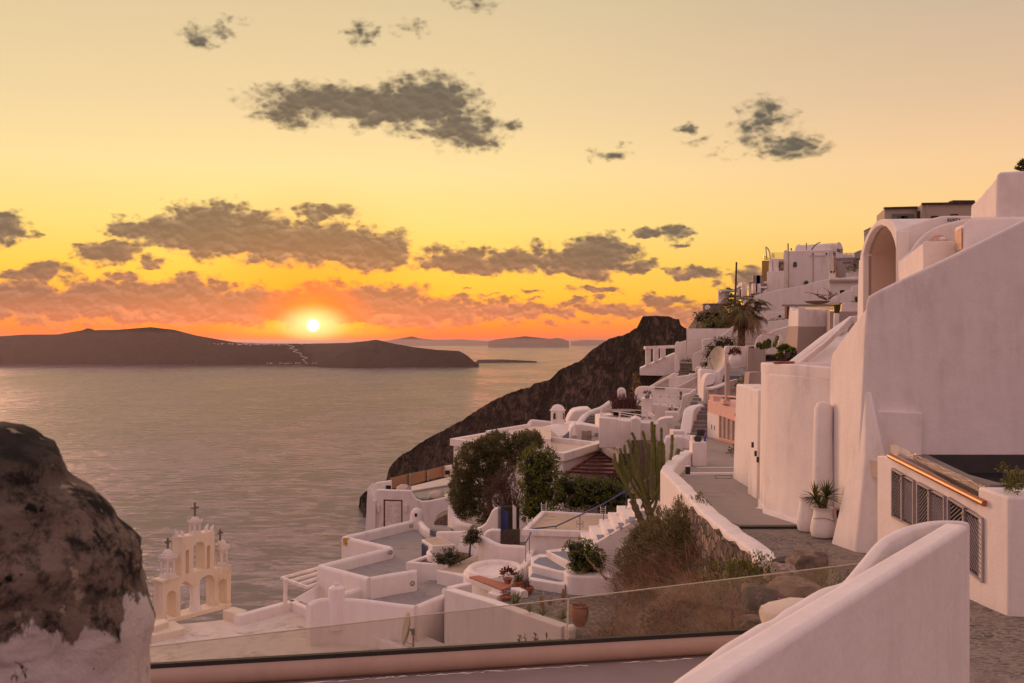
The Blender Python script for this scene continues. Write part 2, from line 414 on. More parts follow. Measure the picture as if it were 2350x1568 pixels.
AGAV = leafmat('agave_leaf', (.12,.15,.05), (.34,.34,.12), .1)

# ------------------------------------------------------------------ sea, islands, headland
SEA_Z = -250.0
def sea_fn(t, b):
    pos = t.n.new('ShaderNodeNewGeometry').outputs['Position']
    b.inputs['Base Color'].default_value = (.23,.18,.26,1); b.inputs['Specular Tint'].default_value = (1,.90,.98,1)  # lilac base and tint put the reflected grey-lilac sheen into the colour
    patch = t.noise(t.vm('MULTIPLY', pos, (1/900, 1/2600, 0)), 1.0, 5, .55)
    rg = t.rng(patch, .35, .65, .05, .10)
    t.put(b.inputs['Roughness'], rg)
    b.inputs['IOR'].default_value = 1.6; b.inputs['Specular IOR Level'].default_value = .9
    a1 = t.noise(t.vm('MULTIPLY', pos, (1/34, 1/22, 0)), 1.0, 7, .62, .4)
    a2 = t.noise(t.vm('MULTIPLY', pos, (1/150, 1/90, 0)), 1.0, 4, .55)
    h = t.m('ADD', t.m('MULTIPLY', a1, t.rng(patch, .35, .68, 4, 8)), t.m('MULTIPLY', a2, 3.0))
    bp = t.n.new('ShaderNodeBump'); bp.inputs['Strength'].default_value = 1.0; bp.inputs['Distance'].default_value = 1.0
    t.put(bp.inputs['Height'], h); t.put(b.inputs['Normal'], bp.outputs[0])
    # noise darkens the colour in streaks for near wave faces that reflect little
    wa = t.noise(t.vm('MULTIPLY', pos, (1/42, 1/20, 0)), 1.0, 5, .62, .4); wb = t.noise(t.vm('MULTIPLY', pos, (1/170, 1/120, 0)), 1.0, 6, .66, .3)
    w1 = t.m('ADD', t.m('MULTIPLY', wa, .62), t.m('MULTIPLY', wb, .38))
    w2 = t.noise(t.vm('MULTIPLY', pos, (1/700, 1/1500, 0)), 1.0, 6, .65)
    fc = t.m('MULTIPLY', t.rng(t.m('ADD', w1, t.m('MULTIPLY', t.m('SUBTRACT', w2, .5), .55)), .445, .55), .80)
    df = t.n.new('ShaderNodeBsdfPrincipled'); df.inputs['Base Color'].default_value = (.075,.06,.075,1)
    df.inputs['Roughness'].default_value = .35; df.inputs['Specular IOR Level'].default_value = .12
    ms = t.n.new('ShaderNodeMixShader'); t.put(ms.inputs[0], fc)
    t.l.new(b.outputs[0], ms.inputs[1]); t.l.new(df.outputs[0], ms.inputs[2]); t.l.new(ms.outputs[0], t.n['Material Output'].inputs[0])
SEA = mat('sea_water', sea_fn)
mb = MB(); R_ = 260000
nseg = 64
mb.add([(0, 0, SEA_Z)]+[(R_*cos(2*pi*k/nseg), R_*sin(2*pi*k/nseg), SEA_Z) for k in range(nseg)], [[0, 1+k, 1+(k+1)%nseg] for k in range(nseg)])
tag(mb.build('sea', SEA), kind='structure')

def rock_fn(c1, c2, c3, sc, zs=1.0):
    def fn(t, b):
        pos = t.n.new('ShaderNodeNewGeometry').outputs['Position']
        p_ = t.vm('MULTIPLY', pos, (1, 1, zs))
        big = t.noise(p_, sc, 8, .68, .5); fine = t.noise(p_, sc*6, 7, .72)
        px, py, pz = t.sep(pos)
        st_ = t.noise(t.xyz(t.m('MULTIPLY', px, .1), t.m('MULTIPLY', py, .1), t.m('ADD', t.m('MULTIPLY', pz, 2.2), t.m('MULTIPLY', big, 2/sc))), sc*1.6, 6, .6)
        c = t.mix(t.rng(big, .38, .62), (*c1,1), (*c2,1))
        c = t.mix(t.m('MULTIPLY', t.rng(fine, .5, .72), .8), c, (*c3,1))
        c = t.mix(t.m('MULTIPLY', t.rng(st_, .5, .62), .6), c, (*c1,1))
        pt = t.noise(t.vm('MULTIPLY', pos, (1,1,1.6)), sc*.28, 7, .66, .8); px2 = t.noise(p_, sc*2.2, 8, .7, .6)
        c = t.mix(t.m('MULTIPLY', t.rng(t.m('ADD', pt, t.m('MULTIPLY', t.m('SUBTRACT', px2, .5), .5)), .50, .66), .32), c, (*c3,1))
        c = t.mix(t.m('MULTIPLY', t.rng(px2, .55, .47), .75), c, (c1[0]*.6, c1[1]*.6, c1[2]*.6, 1))
        t.put(b.inputs['Base Color'], c); b.inputs['Roughness'].default_value = .95; b.inputs['Specular IOR Level'].default_value = .1
        bp = t.n.new('ShaderNodeBump'); bp.inputs['Strength'].default_value = 1.0; bp.inputs['Distance'].default_value = .35/sc
        t.put(bp.inputs['Height'], t.m('ADD', t.m('ADD', big, t.m('MULTIPLY', fine, .35)), t.m('MULTIPLY', st_, .7))); t.put(b.inputs['Normal'], bp.outputs[0])
    return fn
ROCKH = mat('headland_rock', rock_fn((.012,.008,.008), (.070,.046,.040), (.26,.18,.15), .045))
ROCKI = mat('island_rock', rock_fn((.012,.008,.010), (.030,.022,.024), (.05,.038,.038), .0016))

def island(name, ridge, Yr, shore_pts, depth_back, m, nrow=26, amp=30, label=None, cat=None, kind='structure'):
    # ridge: (u, v) outline at distance Yr(u); shoreline at v from shore_pts; a slope with gullies between
    us = [p[0] for p in ridge]; N_ = 220; rows = []
    def ip(tab, u):
        for (a, b_), (c, d_) in zip(tab, tab[1:]):
            if a <= u <= c: return b_+(d_-b_)*(u-a)/(c-a)
        return tab[0][1] if u < tab[0][0] else tab[-1][1]
    mb = MB()
    for j in range(nrow+1):
        t = j/nrow
        for i in range(N_+1):
            u = us[0]+(us[-1]-us[0])*i/N_
            top = P('U', u, ip(ridge, u), Yr(u)); vs = ip(shore_pts, u)
            sh = Q('U', u, vs, SEA_Z)
            tt = t**.8
            p = top.lerp(sh, tt)
            prof = top.z+(SEA_Z-top.z)*(t**1.35*.75+t*.25)
            w = sin(pi*min(1, t))
            g = noise.fractal(Vector((p.x/amp/9, p.y/amp/22, p.z/amp/30)), 1.0, 2.1, 5)
            p.z = prof+g*amp*w*.9+(noise.noise(Vector((u*.25, 0, 0)))*amp*.05 if t == 0 else 0)
            if t == 1: p.z = SEA_Z-3
            mb.v.append(p)
    for j in range(nrow):
        for i in range(N_):
            a = j*(N_+1)+i; mb.f.append([a, a+1, a+N_+2, a+N_+1])
    b0 = len(mb.v)                       # far side down to the water
    for i in range(N_+1):
        p = mb.v[i]; mb.v.append(Vector((p.x*(1+depth_back/p.y), p.y+depth_back, SEA_Z-3)))
    for i in range(N_): mb.f.append([i+1, i, b0+i, b0+i+1])
    o = mb.build(name, m, smooth=False)
    return tag(o, label, cat, kind=kind)
island('far_island', [(-900,812),(-500,790),(-200,782),(0,772),(60,768),(130,768),(190,758),(203,752),(216,758),(270,757),(345,751),(400,757),(450,770),(500,779),(540,786),(600,788),(650,789),(700,789),(760,788),(800,787),(850,782),(860,779),(905,789),(950,797),(1000,803),(1056,806),(1075,818),(1090,832),(1099,839)],
       lambda u: 10600-(900 if u > 700 else 0)*min(1, max(0, (u-700)/160)), [(-900,833),(0,836),(600,837),(690,838),(740,844),(820,846),(900,844),(1000,842),(1105,841)], 2500, ROCKI, amp=30)
island('low_spit', [(1085,835),(1098,826),(1150,825),(1232,829)], lambda u: 11800, [(1085,834),(1240,831.5)], 400, ROCKI, nrow=4, amp=4)
ROCKF = mat('haze_paled_rock', rock_fn((.20,.15,.15), (.24,.18,.18), (.28,.21,.20), .0006))  # rock colour paled in place of distance haze
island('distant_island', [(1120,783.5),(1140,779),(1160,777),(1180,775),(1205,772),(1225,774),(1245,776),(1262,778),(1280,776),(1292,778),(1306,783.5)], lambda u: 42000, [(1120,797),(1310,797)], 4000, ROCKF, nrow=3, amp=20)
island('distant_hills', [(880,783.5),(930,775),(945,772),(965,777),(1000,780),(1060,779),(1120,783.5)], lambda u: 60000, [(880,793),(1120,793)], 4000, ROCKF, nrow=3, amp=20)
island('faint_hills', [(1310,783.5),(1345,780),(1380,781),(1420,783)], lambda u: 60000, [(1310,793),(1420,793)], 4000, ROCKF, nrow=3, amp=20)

# village and zig-zag road on the far island
random.seed(5)
mb = MB()
for k in range(260):
    u = random.gauss(600, 42); v0 = 787+abs(random.gauss(0, 2.0))
    p = P('U', u, v0+1.0, 10300); s_ = random.uniform(3.5, 7.5)
    mb.box(p, (s_*random.uniform(1,2.0), s_, s_*.8))
for k in range(26):
    p = P('U', random.uniform(610, 730), 833+random.random()*1.5, 9700); mb.box(p, (random.uniform(6,14), 8, 6))
tag(mb.build('distant_village', WHITEP), 'tiny white houses scattered along the crest of the far island', 'houses', kind='stuff')
mb = MB(); zz = [(655,791),(676,797),(664,800),(684,804),(672,807),(692,812),(690,818),(706,822),(694,826),(702,832)]
mb.tube([P('U', a, b-.6, 9900-(b-790)*6) for a, b in zz], 2.6, 6)
tag(mb.build('zigzag_road', WHITEP), kind='structure')

# near headland with the square rock on top
def headland():
    ridge = [(815,1200),(822,1175),(826,1140),(842,1127),(886,1102),(892,1078),(902,1062),(920,1045),(945,1032),(962,1018),(985,1004),(1010,992),(1035,978),(1062,964),(1100,938),(1140,915),(1180,898),(1218,888),(1225,881),(1262,872),(1285,848),(1310,838),(1338,824),(1352,808),(1388,784),(1396,778),(1420,772),(1445,764),(1456,754),(1462,753),(1456,738),(1460,730),(1474,726),(1500,725),(1535,726),(1545,731),(1560,733),(1562,746),(1568,750),(1580,756),(1640,760),(1800,770),(2000,780)]
    Yr = lambda u: 1500-(min(u,1600)-820)/780*620
    mb = MB(); N_ = 330; nr = 60
    def ip(tab, u):
        for (a, b_), (c, d_) in zip(tab, tab[1:]):
            if a <= u <= c and c > a: return b_+(d_-b_)*(u-a)/(c-a)
        return tab[0][1] if u < tab[0][0] else tab[-1][1]
    tab = []
    for p in ridge:
        if not tab or p[0] > tab[-1][0]: tab.append(p)
    for j in range(nr+1):
        t = j/nr
        for i in range(N_+1):
            u = 815+(2000-815)*i/N_
            jag = noise.fractal(Vector((u*.09, 3, 0)), 1, 2, 4)*(1.0 if 1456 < u < 1562 else 2.8)
            top = P('U', u, ip(tab, u)+jag, Yr(u))
            cliff = min(1, max(0, (t-.0)/.06))*26 if 1450 < u < 1572 else 0
            dy_ = (760 if u > 1000 else 300+460*max(0,(u-900)/100))*t; sh = Vector((top.x*(1-dy_/top.y)+30*t, top.y-dy_, SEA_Z-5))
            p = top.lerp(sh, t)
            drop = (top.z-SEA_Z)*(t**.85)
            p.z = top.z-drop
            if cliff: 
                p.z = min(p.z, top.z-cliff*(1 if t > 0 else 0)*.9); 
            nz = noise.fractal(Vector((p.x*.011, p.y*.006, p.z*.02)), 1, 2.1, 6)*34*min(1, t*6)
            rg = abs(noise.noise(Vector((p.x*.035+p.z*.01, p.y*.012, 5))))*-16*min(1, t*8)
            terr = ((p.z % 17)/17-.5)*5*min(1, t*8)
            p.z += nz*.5+rg+terr; p.y += nz*.8
            mb.v.append(p)
    for j in range(nr):
        for i in range(N_):
            a = j*(N_+1)+i; mb.f.append([a, a+1, a+N_+2, a+N_+1])
    b0 = len(mb.v)
    for i in range(N_+1):
        p = mb.v[i]; mb.v.append(Vector((p.x+60, p.y+260, SEA_Z-5)))
    for i in range(N_): mb.f.append([i+1, i, b0+i, b0+i+1])
    return tag(mb.build('headland', ROCKH, smooth=False), kind='structure')
headland()
from mathutils.geometry import tessellate_polygon
def holed(mb, outer, holes, vec):        # flat wall with openings, pushed along vec
    vec = Vector(vec); loops = [[Vector(p) for p in outer]]+[[Vector(p) for p in h] for h in holes]
    tri = tessellate_polygon(loops); allp = [p for l in loops for p in l]; n = len(allp)
    fs = [list(t) for t in tri]+[[n+i for i in t][::-1] for t in tri]; b = 0
    for l in loops:
        m = len(l)
        for i in range(m): fs.append([b+i, b+(i+1)%m, n+b+(i+1)%m, n+b+i])
        b += m
    return mb.add(allp+[p+vec for p in allp], fs)
def archpts(x0, x1, ytop, ybot, slope=0, n=10):   # picture-frame arch outline: x0..x1, springing half a width under the top
    r = (x1-x0)/2; cx = (x0+x1)/2; out = [(x0, ybot), (x0, ytop+r*1.0)]
    for k in range(1, n): 
        a = pi-pi*k/n; out.append((cx+r*cos(a), ytop+r*1.0-r*sin(a)))
    out += [(x1, ytop+r*1.0), (x1, ybot)]
    return [(x, y+slope*(x-cx)) for x, y in out]

# ------------------------------------------------------------------ ground under the village
def ground_z(x, y):
    if y < 34:
        if x > 5.3: z = -5.1
        elif x > 1.2: z = -5.35-(5.3-x)*.86
        else: z = -14.5
        ye = 23.5+(x-1.2)*2.3
        if 1.2 < x < 5.3 and y > ye: z = z+(min(z, -9.6)-z)*min(1, (y-ye)/1.0)
        if x < 5.3 and y < 17: z = min(z, -7-(17-y)*.25)
    elif y < 58:
        z = -5.3 if x > 5.6+max(0, y-36)*.25 else (-11.6 if x > -4 else -14.6)
        if y < 46.5 and x < .6: z = -14.6
        if y > 52 and x > 8: z = -6.5
    else:
        z = -7.5 if x > 9 else -15
        if y > 85 and x < 11+(y-85)*.15: z = -15-(y-85)*1.4
    if x < -9.8: z -= (-9.8-x)*3.0
    return z
mb = MB(); xs = [-150,-110,-80,-60,-45,-35,-28]+[-24+i*1.1 for i in range(46)]+[30,36,44,60,90,140]
ys = [1,4,8,11,14,16]+[17+i*.9 for i in range(52)]+[66+i*5 for i in range(24)]+[200,240,300,380]
for y in ys:
    for x in xs:
        z = ground_z(x, y)
        mb.v.append(Vector((x, y, max(z, SEA_Z-2)+noise.fractal(Vector((x*.6, y*.6, 0)), 1, 2, 3)*(.10 if x < 5.2 else 0))))
nx = len(xs)
for j in range(len(ys)-1):
    for i in range(nx-1): a = j*nx+i; mb.f.append([a, a+1, a+nx+1, a+nx])
tag(mb.build('hillside', EARTH, smooth=True), kind='structure')

# ------------------------------------------------------------------ the lane
def cobble_fn(t, b):
    pos = t.n.new('ShaderNodeNewGeometry').outputs['Position']
    vo = t.n.new('ShaderNodeTexVoronoi'); vo.feature = 'DISTANCE_TO_EDGE'
    pw = t.vm('ADD', t.vm('MULTIPLY', pos, (5.2, 8.5, 1)), t.vm('MULTIPLY', t.noise(pos, 3.0, 4, .65, out=1), (2.2,2.2,0)))
    t.put(vo.inputs['Vector'], pw); vo.inputs['Scale'].default_value = 1.0
    vc = t.n.new('ShaderNodeTexVoronoi'); t.put(vc.inputs['Vector'], pw); vc.inputs['Scale'].default_value = 1.0
    st = t.rng(vo.outputs['Distance'], .04, .30)
    n_ = t.noise(pos, 12, 5, .7); big = t.noise(pos, .8, 4, .6)
    stone = t.mix(t.rng(t.m('ADD', t.m('MULTIPLY', n_, .6), t.m('MULTIPLY', t.sep(vc.outputs['Color'])[0], .4)), .3, .7), (.055,.045,.045,1), (.15,.12,.11,1))
    grout = t.mix(t.rng(n_, .35, .7), (.22,.18,.15,1), (.33,.27,.23,1))
    f_ = t.m('MULTIPLY', st, t.rng(t.m('ADD', big, t.m('MULTIPLY', n_, .35)), .48, .80))
    t.put(b.inputs['Base Color'], t.mix(f_, grout, stone)); b.inputs['Roughness'].default_value = .8
    bp = t.n.new('ShaderNodeBump'); bp.inputs['Strength'].default_value = .9; bp.inputs['Distance'].default_value = .03
    t.put(bp.inputs['Height'], t.m('ADD', st, t.m('MULTIPLY', n_, .5))); t.put(b.inputs['Normal'], bp.outputs[0])
COBBLE = mat('cobble_paving', cobble_fn)
def crazy_fn(t, b):
    pos = t.n.new('ShaderNodeNewGeometry').outputs['Position']
    vo = t.n.new('ShaderNodeTexVoronoi'); vo.feature = 'DISTANCE_TO_EDGE'; t.put(vo.inputs['Vector'], t.vm('MULTIPLY', pos, (2.6,2.6,1))); vo.inputs['Scale'].default_value = 1.0
    n_ = t.noise(pos, 5, 4, .6)
    t.put(b.inputs['Base Color'], t.mix(t.rng(vo.outputs['Distance'], .03, .07), (.30,.26,.23,1), t.mix(n_, (.10,.085,.08,1), (.20,.17,.155,1))))
    b.inputs['Roughness'].default_value = .8
CRAZY = mat('crazy_paving', crazy_fn)
tag(MB().prism([Q('U',1640,1140,-4.98), Q('U',1700,1206,-4.98), Q('U',1846,1206,-4.98)+Vector((1.5,0,0)), Vector((12.5,24,-4.98)), Vector((13,6,-4.98)), Vector((3.4,6,-4.98)), Vector((5.6,20,-4.98))], (0,0,-.3)).build('cobbled_lane', COBBLE), kind='structure')
tag(MB().prism([Vector((5.4,28.6,-4.93)), Q('U',1700,1206,-4.93), Q('U',1846,1206,-4.93)+Vector((1.5,0,0)), Vector((11,34,-4.93)), Vector((12.5,53,-4.93)), Vector((9.0,53,-4.93)), Vector((7.3,42,-4.93)), Vector((6.3,38,-4.93)), Vector((5.5,34,-4.93))], (0,0,-.35)).build('cement_lane', PATH), kind='structure')
# long shallow step across the lane with whitewashed nosings, drain grate, covers
def lane_strip(v0, v1, z, m_, name, u0=1578, u1=1732, h=.14):
    return tag(MB().prism([Q('U',u0,v0,z), Q('U',u1,v0,z), Q('U',u1,v1,z), Q('U',u0,v1,z)], (0,0,-h)).build(name, m_), kind='structure')
lane_strip(1073.5, 1084, -4.86, PATH, 'lane_step', 1585, 1731)
lane_strip(1084, 1086.2, -4.86, WHITE, 'lane_nosing', 1572, 1733)
lane_strip(1072.2, 1073.7, -4.86, WHITE, 'lane_nosing', 1600, 1730)
lane_strip(1204.5, 1208.5, -4.915, BLACK, 'drain_grate', 1696, 1842, .06)
for (a, b_, c, d_) in ((1642,1091,1679,1098),(1666,1038.5,1690,1041)):
    g = MB(); 
    g.tube([Q('U',*p,-4.92) for p in ((a,b_),(c,b_),(c-1,d_),(a-1,d_),(a,b_))], .008, 4)
    tag(g.build('inspection_cover', BLACK), 'thin rectangular cover outline set in the cement lane' if a < 1650 else 'far narrow cover outline in the cement lane before the steps', 'cover')

# ------------------------------------------------------------------ foreground: stair parapet, ledge, glass, boulder
def P_on(u, v, off):                      # upright planes of the near parapet, off metres further back
    d0 = Vector((.6,.8,0)); nrm = Vector((-.8,.6,0))
    return V('U', u, v, Vector((.83,3.79,0))+nrm*off, d0)
zt = -1.3
n1 = Q('U',2222,1204,zt); n0 = Vector((n1.x-.6*5.2, n1.y-.8*5.2, zt))
f1 = Q('U',2168,1199,zt); f0 = Vector((f1.x-.6*5.2, f1.y-.8*5.2, zt))
t = thing('stair_parapet', 'nearest broad white stair parapet with a salmon flank in the right foreground', 'parapet', (n1.x, n1.y, -2.9))
MB().prism([n0, n1, f1+(f1-n1)*.02, f0], (0,0,-2.2)).build('wall', WHITE2, t, bevel=.035, seg=4)
rim = [(1545,1576),(1584,1547),(1626,1517),(1670,1482),(1716,1454),(1750,1433),(1768,1427),(1790,1416),(1812,1398),(1835,1386),(1873,1362),(1900,1349),(1930,1341),(1946,1333),(1963,1314),(1991,1280),(2019,1246),(2040,1230),(2061,1219),(2080,1211),(2102,1204),(2130,1198),(2160,1195),(2200,1195.5),(2214,1198)]
rp = [P_on(u, v, .34) for u, v in rim]
rp = [Vector((p.x, p.y, p.z)) for p in bez(rp, 3)]
MB().wall(rp, .075, .3, base=-2.9, rnd=.9).build('outer_rim', WHITE2, t, smooth=True)

ledL, ledR = Q('U',300,1537,-2.63), Q('U',1760,1452,-2.63)
dl = (ledR-ledL).normalized(); nl = Vector((-dl.y, dl.x, 0))
t = thing('glass_balustrade', 'low frameless glass balustrade clamped on the rounded plaster ledge', 'balustrade', ledL)
def glass_fn(tint, rough=.02, refl=.12, k=.8):
    def fn(t_, b):
        t_.n.remove(b)
        tr = t_.n.new('ShaderNodeBsdfTransparent'); tr.inputs[0].default_value = (*tint, 1)
        gl = t_.n.new('ShaderNodeBsdfGlossy'); gl.inputs[1].default_value = rough; gl.inputs[0].default_value = (.9,.9,.9,1)
        lw = t_.n.new('ShaderNodeFresnel'); lw.inputs[0].default_value = 1.45
        ms = t_.n.new('ShaderNodeMixShader'); t_.put(ms.inputs[0], t_.m('ADD', t_.m('MULTIPLY', lw.outputs[0], k), refl*.3, clamp=True))
        t_.l.new(tr.outputs[0], ms.inputs[1]); t_.l.new(gl.outputs[0], ms.inputs[2]); t_.l.new(ms.outputs[0], t_.n['Material Output'].inputs[0])
    return fn
GLASS = mat('clear_glass', glass_fn((.90,.88,.84))); 
GLASS2 = mat('dull_glass', glass_fn((.84,.83,.80), .02, .0, .12))
GLASSB = mat('bronze_glass', lambda t_, b: (t_.put(b.inputs['Base Color'], (.30,.17,.10,1)), setattr(b.inputs['Roughness'], 'default_value', .25)))
EDGE = flat('glass_edge', (.50,.45,.33), .3, bump=0)
p0v = ledL+nl*.03
def GP(u, v): return V('U', u, v, p0v, dl)
for (a, b_) in (((330,1487),(1303,1375)), ((1306,1374.6),(1985,1293))):
    top = [GP(*a), GP(*b_)]; bot = [Vector((p.x, p.y, -2.64)) for p in top]
    MB().prism([bot[0], bot[1], top[1], top[0]], nl*.012).build('pane', GLASS, t)
    MB().tube([top[0]+Vector((0,0,.004)), top[1]+Vector((0,0,.004))], .0055, 6).build('pane_edge', EDGE, t)
MB().bar(GP(1304.5,1376), GP(1300,1480), .010, .014).build('joint', EDGE, t)
MB().bar(p0v+Vector((0,0,.012)), p0v+dl*6.4+Vector((0,0,.012)), .05, .036).build('gasket', BLACK, t)
solo(MB().tube([ledL+Vector((0,0,-.085))-dl*2+nl*.02, ledL+Vector((0,0,-.085))+dl*7+nl*.02], .082, 16), 'rounded_ledge', 'rounded plaster kerb carrying the glass balustrade', 'kerb', plaster('ledge_plaster', (.46,.33,.27), .35, (.25,.17,.13), .3), smooth=True)
# flaked plaster line under the kerb
random.seed(3); g = MB(); s0 = -.5
while s0 < 6.3:
    L_ = random.uniform(.05,.35); pts = [ledL+dl*(s0+L_*k/5)-nl*(.085+random.uniform(-.008,.008))+Vector((0,0,-.165+random.uniform(-.006,.006))) for k in range(6)]
    g.tube(pts, [.001]+[random.uniform(.001,.007) for _ in range(4)]+[.001], 5); s0 += L_*.9+(random.uniform(0,.3) if random.random() < .3 else 0)
solo(g, 'flaked_plaster', 'ragged strip of flaking pale plaster along the kerb foot', 'plaster', WHITE2)['kind'] = 'stuff'
tag(MB().prism([ledL-dl*3+nl*.05+Vector((0,0,-.17)), ledR+dl*.2+nl*.05+Vector((0,0,-.17)), Vector((2.3,4.2,-2.8)), Vector((.5,1.5,-2.8)), Vector((-6,1.5,-2.8))], (0,0,-.25)).build('roof_terrace', plaster('grey_roof_paint', (.30,.245,.235), .3, (.2,.17,.16), .3)), kind='structure')
# boulder: silhouette rows in the picture, a rounded body behind them
def boulder_fn(t_, b):
    pos = t_.n.new('ShaderNodeNewGeometry').outputs['Position']; x, y, z = t_.sep(pos)
    n_big = t_.noise(pos, 3.2, 6, .62, .3); n_f = t_.noise(pos, 16, 7, .75); n_m = t_.noise(pos, 10, 9, .74, .2)
    col = t_.mix(t_.rng(n_m, .42, .56), (.03,.027,.026,1), (.29,.225,.175,1))
    col = t_.mix(t_.m('MULTIPLY', t_.rng(n_big, .5, .62), .5), col, (.36,.29,.22,1))
    col = t_.mix(t_.m('MULTIPLY', t_.rng(n_f, .5, .66), .7), col, (.03,.026,.024,1))
    col = t_.mix(t_.m('MULTIPLY', t_.rng(t_.m('ADD', z, t_.m('MULTIPLY', n_big, .35)), -.34, -.10), .9), col, (.035,.034,.03,1))
    col = t_.mix(t_.rng(t_.noise(pos, 14, 5, .6), .62, .66), col, (.48,.39,.29,1))
    col = t_.mix(t_.rng(t_.noise(t_.vm('ADD', pos, (3,1,2)), 8, 6, .65), .62, .66), col, (.012,.011,.011,1))
    # whitewash slopped over the lower part with a dripping edge
    dr = t_.noise(t_.vm('MULTIPLY', pos, (6,6,2.6)), 1, 6, .62, .3)
    edge = t_.m('ADD', t_.m('ADD', z, .595), t_.m('MULTIPLY', t_.m('SUBTRACT', dr, .5), .62))
    edge = t_.m('SUBTRACT', edge, t_.m('MULTIPLY', t_.rng(t_.m('ABSOLUTE', t_.m('ADD', x, .96)), 0, .09, 1, 0), .17))
    edge = t_.m('ADD', edge, t_.m('MULTIPLY', t_.rng(y, 2.36, 2.52), .16))
    wf = t_.rng(edge, -.012, .012, 1, 0)
    wf = t_.m('MULTIPLY', wf, t_.rng(t_.noise(t_.vm('MULTIPLY', pos, (10,10,5)), 1, 6, .7), .60, .64, 1, 0))
    pw = t_.mix(t_.rng(n_f, .4, .8), (.78,.70,.66,1), (.60,.52,.47,1))
    t_.put(b.inputs['Base Color'], t_.mix(wf, col, pw)); b.inputs['Roughness'].default_value = .95; b.inputs['Specular IOR Level'].default_value = .15
    bp = t_.n.new('ShaderNodeBump'); bp.inputs['Strength'].default_value = .9; bp.inputs['Distance'].default_value = .05
    t_.put(bp.inputs['Height'], t_.m('ADD', t_.m('MULTIPLY', n_f, t_.m('SUBTRACT', .7, t_.m('MULTIPLY', wf, .5))), t_.m('ADD', n_m, wf))); t_.put(b.inputs['Normal'], bp.outputs[0])
BOUL = mat('lichened_boulder', boulder_fn)
sil = [(0,992),(26,998),(52,1012),(72,1030),(108,1046),(136,1074),(148,1100),(160,1122),(200,1152),(232,1168),(256,1196),(280,1236),(308,1272),(322,1300),(327,1340),(322,1373),(332,1420),(348,1489),(341,1568),(345,1800),(350,2600)]
mb = MB(); Yb = 2.6; rows = []
vv = []
for (a, b_), (c, d_) in zip(sil, sil[1:]):
    n_ = max(1, int((d_-b_)/5)) if d_ < 1600 else 3
    for k in range(n_): vv.append((a+(c-a)*k/n_, b_+(d_-b_)*k/n_))
vv.append(sil[-1]); cxu = -260; NS = 110
mb.v.append(P('U', -140, 985, Yb+.25))
for i, (u, v) in enumerate(vv):
    u -= 11; w = (u-cxu)/F*Yb; tgt = (u-1175)/F; lo, hi = w*.3, w*1.2
    for _ in range(24):                  # radius whose outline, seen from the terrace, reaches the traced edge
        mdl = (lo+hi)/2; mx_ = max(((cxu-1175)/F*Yb+mdl*cos(q*.06))/(Yb+.18-.75*mdl*sin(q*.06)) for q in range(26))
        lo, hi = (mdl, hi) if mx_ < tgt else (lo, mdl)
    w = lo; cx = (cxu-1175)/F*Yb; z = (784-v)/F*Yb
    for k in range(NS):
        a = 2*pi*k/NS; p = Vector((cx+w*cos(a), Yb+.18+w*.75*sin(a), z))
        q = (noise.fractal(p*2.3, 1, 2.1, 5)*.07+abs(noise.noise(p*5))*-.05+noise.fractal(p*11, 1, 2.1, 4)*.012)*(1-.7*max(0,cos(a))**3)
        p.x += cos(a)*q; p.y += sin(a)*q*1.5; mb.v.append(p)
for k in range(NS): mb.f.append([0, 1+(k+1)%NS, 1+k])
for i in range(len(vv)-1):
    for k in range(NS): a = 1+i*NS; mb.f.append([a+k, a+(k+1)%NS, a+NS+(k+1)%NS, a+NS+k])
solo(mb, 'boulder', 'dark lichened boulder splashed with whitewash at its foot, left foreground', 'boulder', BOUL, smooth=True)

# whitewashed rock lip and loose rocks below the glass
def rock(name, label, c, s, m_, seed, cat='rock', ang=1.0, group=None, sub=1):
    import bmesh
    bm = bmesh.new(); bmesh.ops.create_icosphere(bm, subdivisions=3, radius=1); random.seed(seed); off = Vector((seed*7.1, seed*3.3, 0))
    for v_ in bm.verts:
        n_ = noise.noise(v_.co*1.3+off)*.5*ang+noise.noise(v_.co*3+off)*.16*ang
        v_.co *= 1+n_
        for ax in range(3): v_.co[ax] = max(-.82, min(.82, v_.co[ax]))
        v_.co = Vector((v_.co.x*s[0], v_.co.y*s[1], v_.co.z*s[2]))+Vector(c)
    me = bpy.data.meshes.new(name); bm.to_mesh(me); bm.free(); me.materials.append(m_)
    for p_ in me.polygons: p_.use_smooth = True
    me.set_sharp_from_angle(angle=radians(28))
    o = bpy.data.objects.new(name, me); col_.objects.link(o); return tag(o, label, cat, group)
rock('whitewashed_rock', 'smooth whitewashed rock lip just behind the near parapet', P('U',1835,1418,9.6), (.42,.34,.17), WHITE2, 4, ang=.5)
rock('rock', 'flat-topped brown boulder at the end of the lane wall', P('U',1850,1300,19.6), (.46,.42,.36), STONEB, 12)
rock('rock', 'dark low boulder left of the flat-topped brown one', P('U',1800,1300,20.0), (.50,.36,.20), STONE, 21)
rock('rock', 'pale mottled rock in front of the two dark boulders', P('U',1793,1316,19.2), (.36,.3,.22), flat('mottled_rock', (.30,.22,.18), .95, var=.5, vs=9, bump=.8), 31)
rock('rock', 'grey rock at the foot of the glass beside the parapet', P('U',1728,1436,10.5), (.22,.2,.11), STONEB, 41)
rock('rock', 'rock half hidden in dry grass behind the right glass pane', P('U',1826,1365,14.2), (.5,.4,.24), STONEB, 45)
rock('rock', 'dark rock wedged behind the right glass pane in the weeds', P('U',1745,1372,14.0), (.26,.3,.2), STONE, 47)
# ------------------------------------------------------------------ right side: the big houses above the lane
def xz(y, pts): return [Vector((x, y, z)) for x, z in pts]
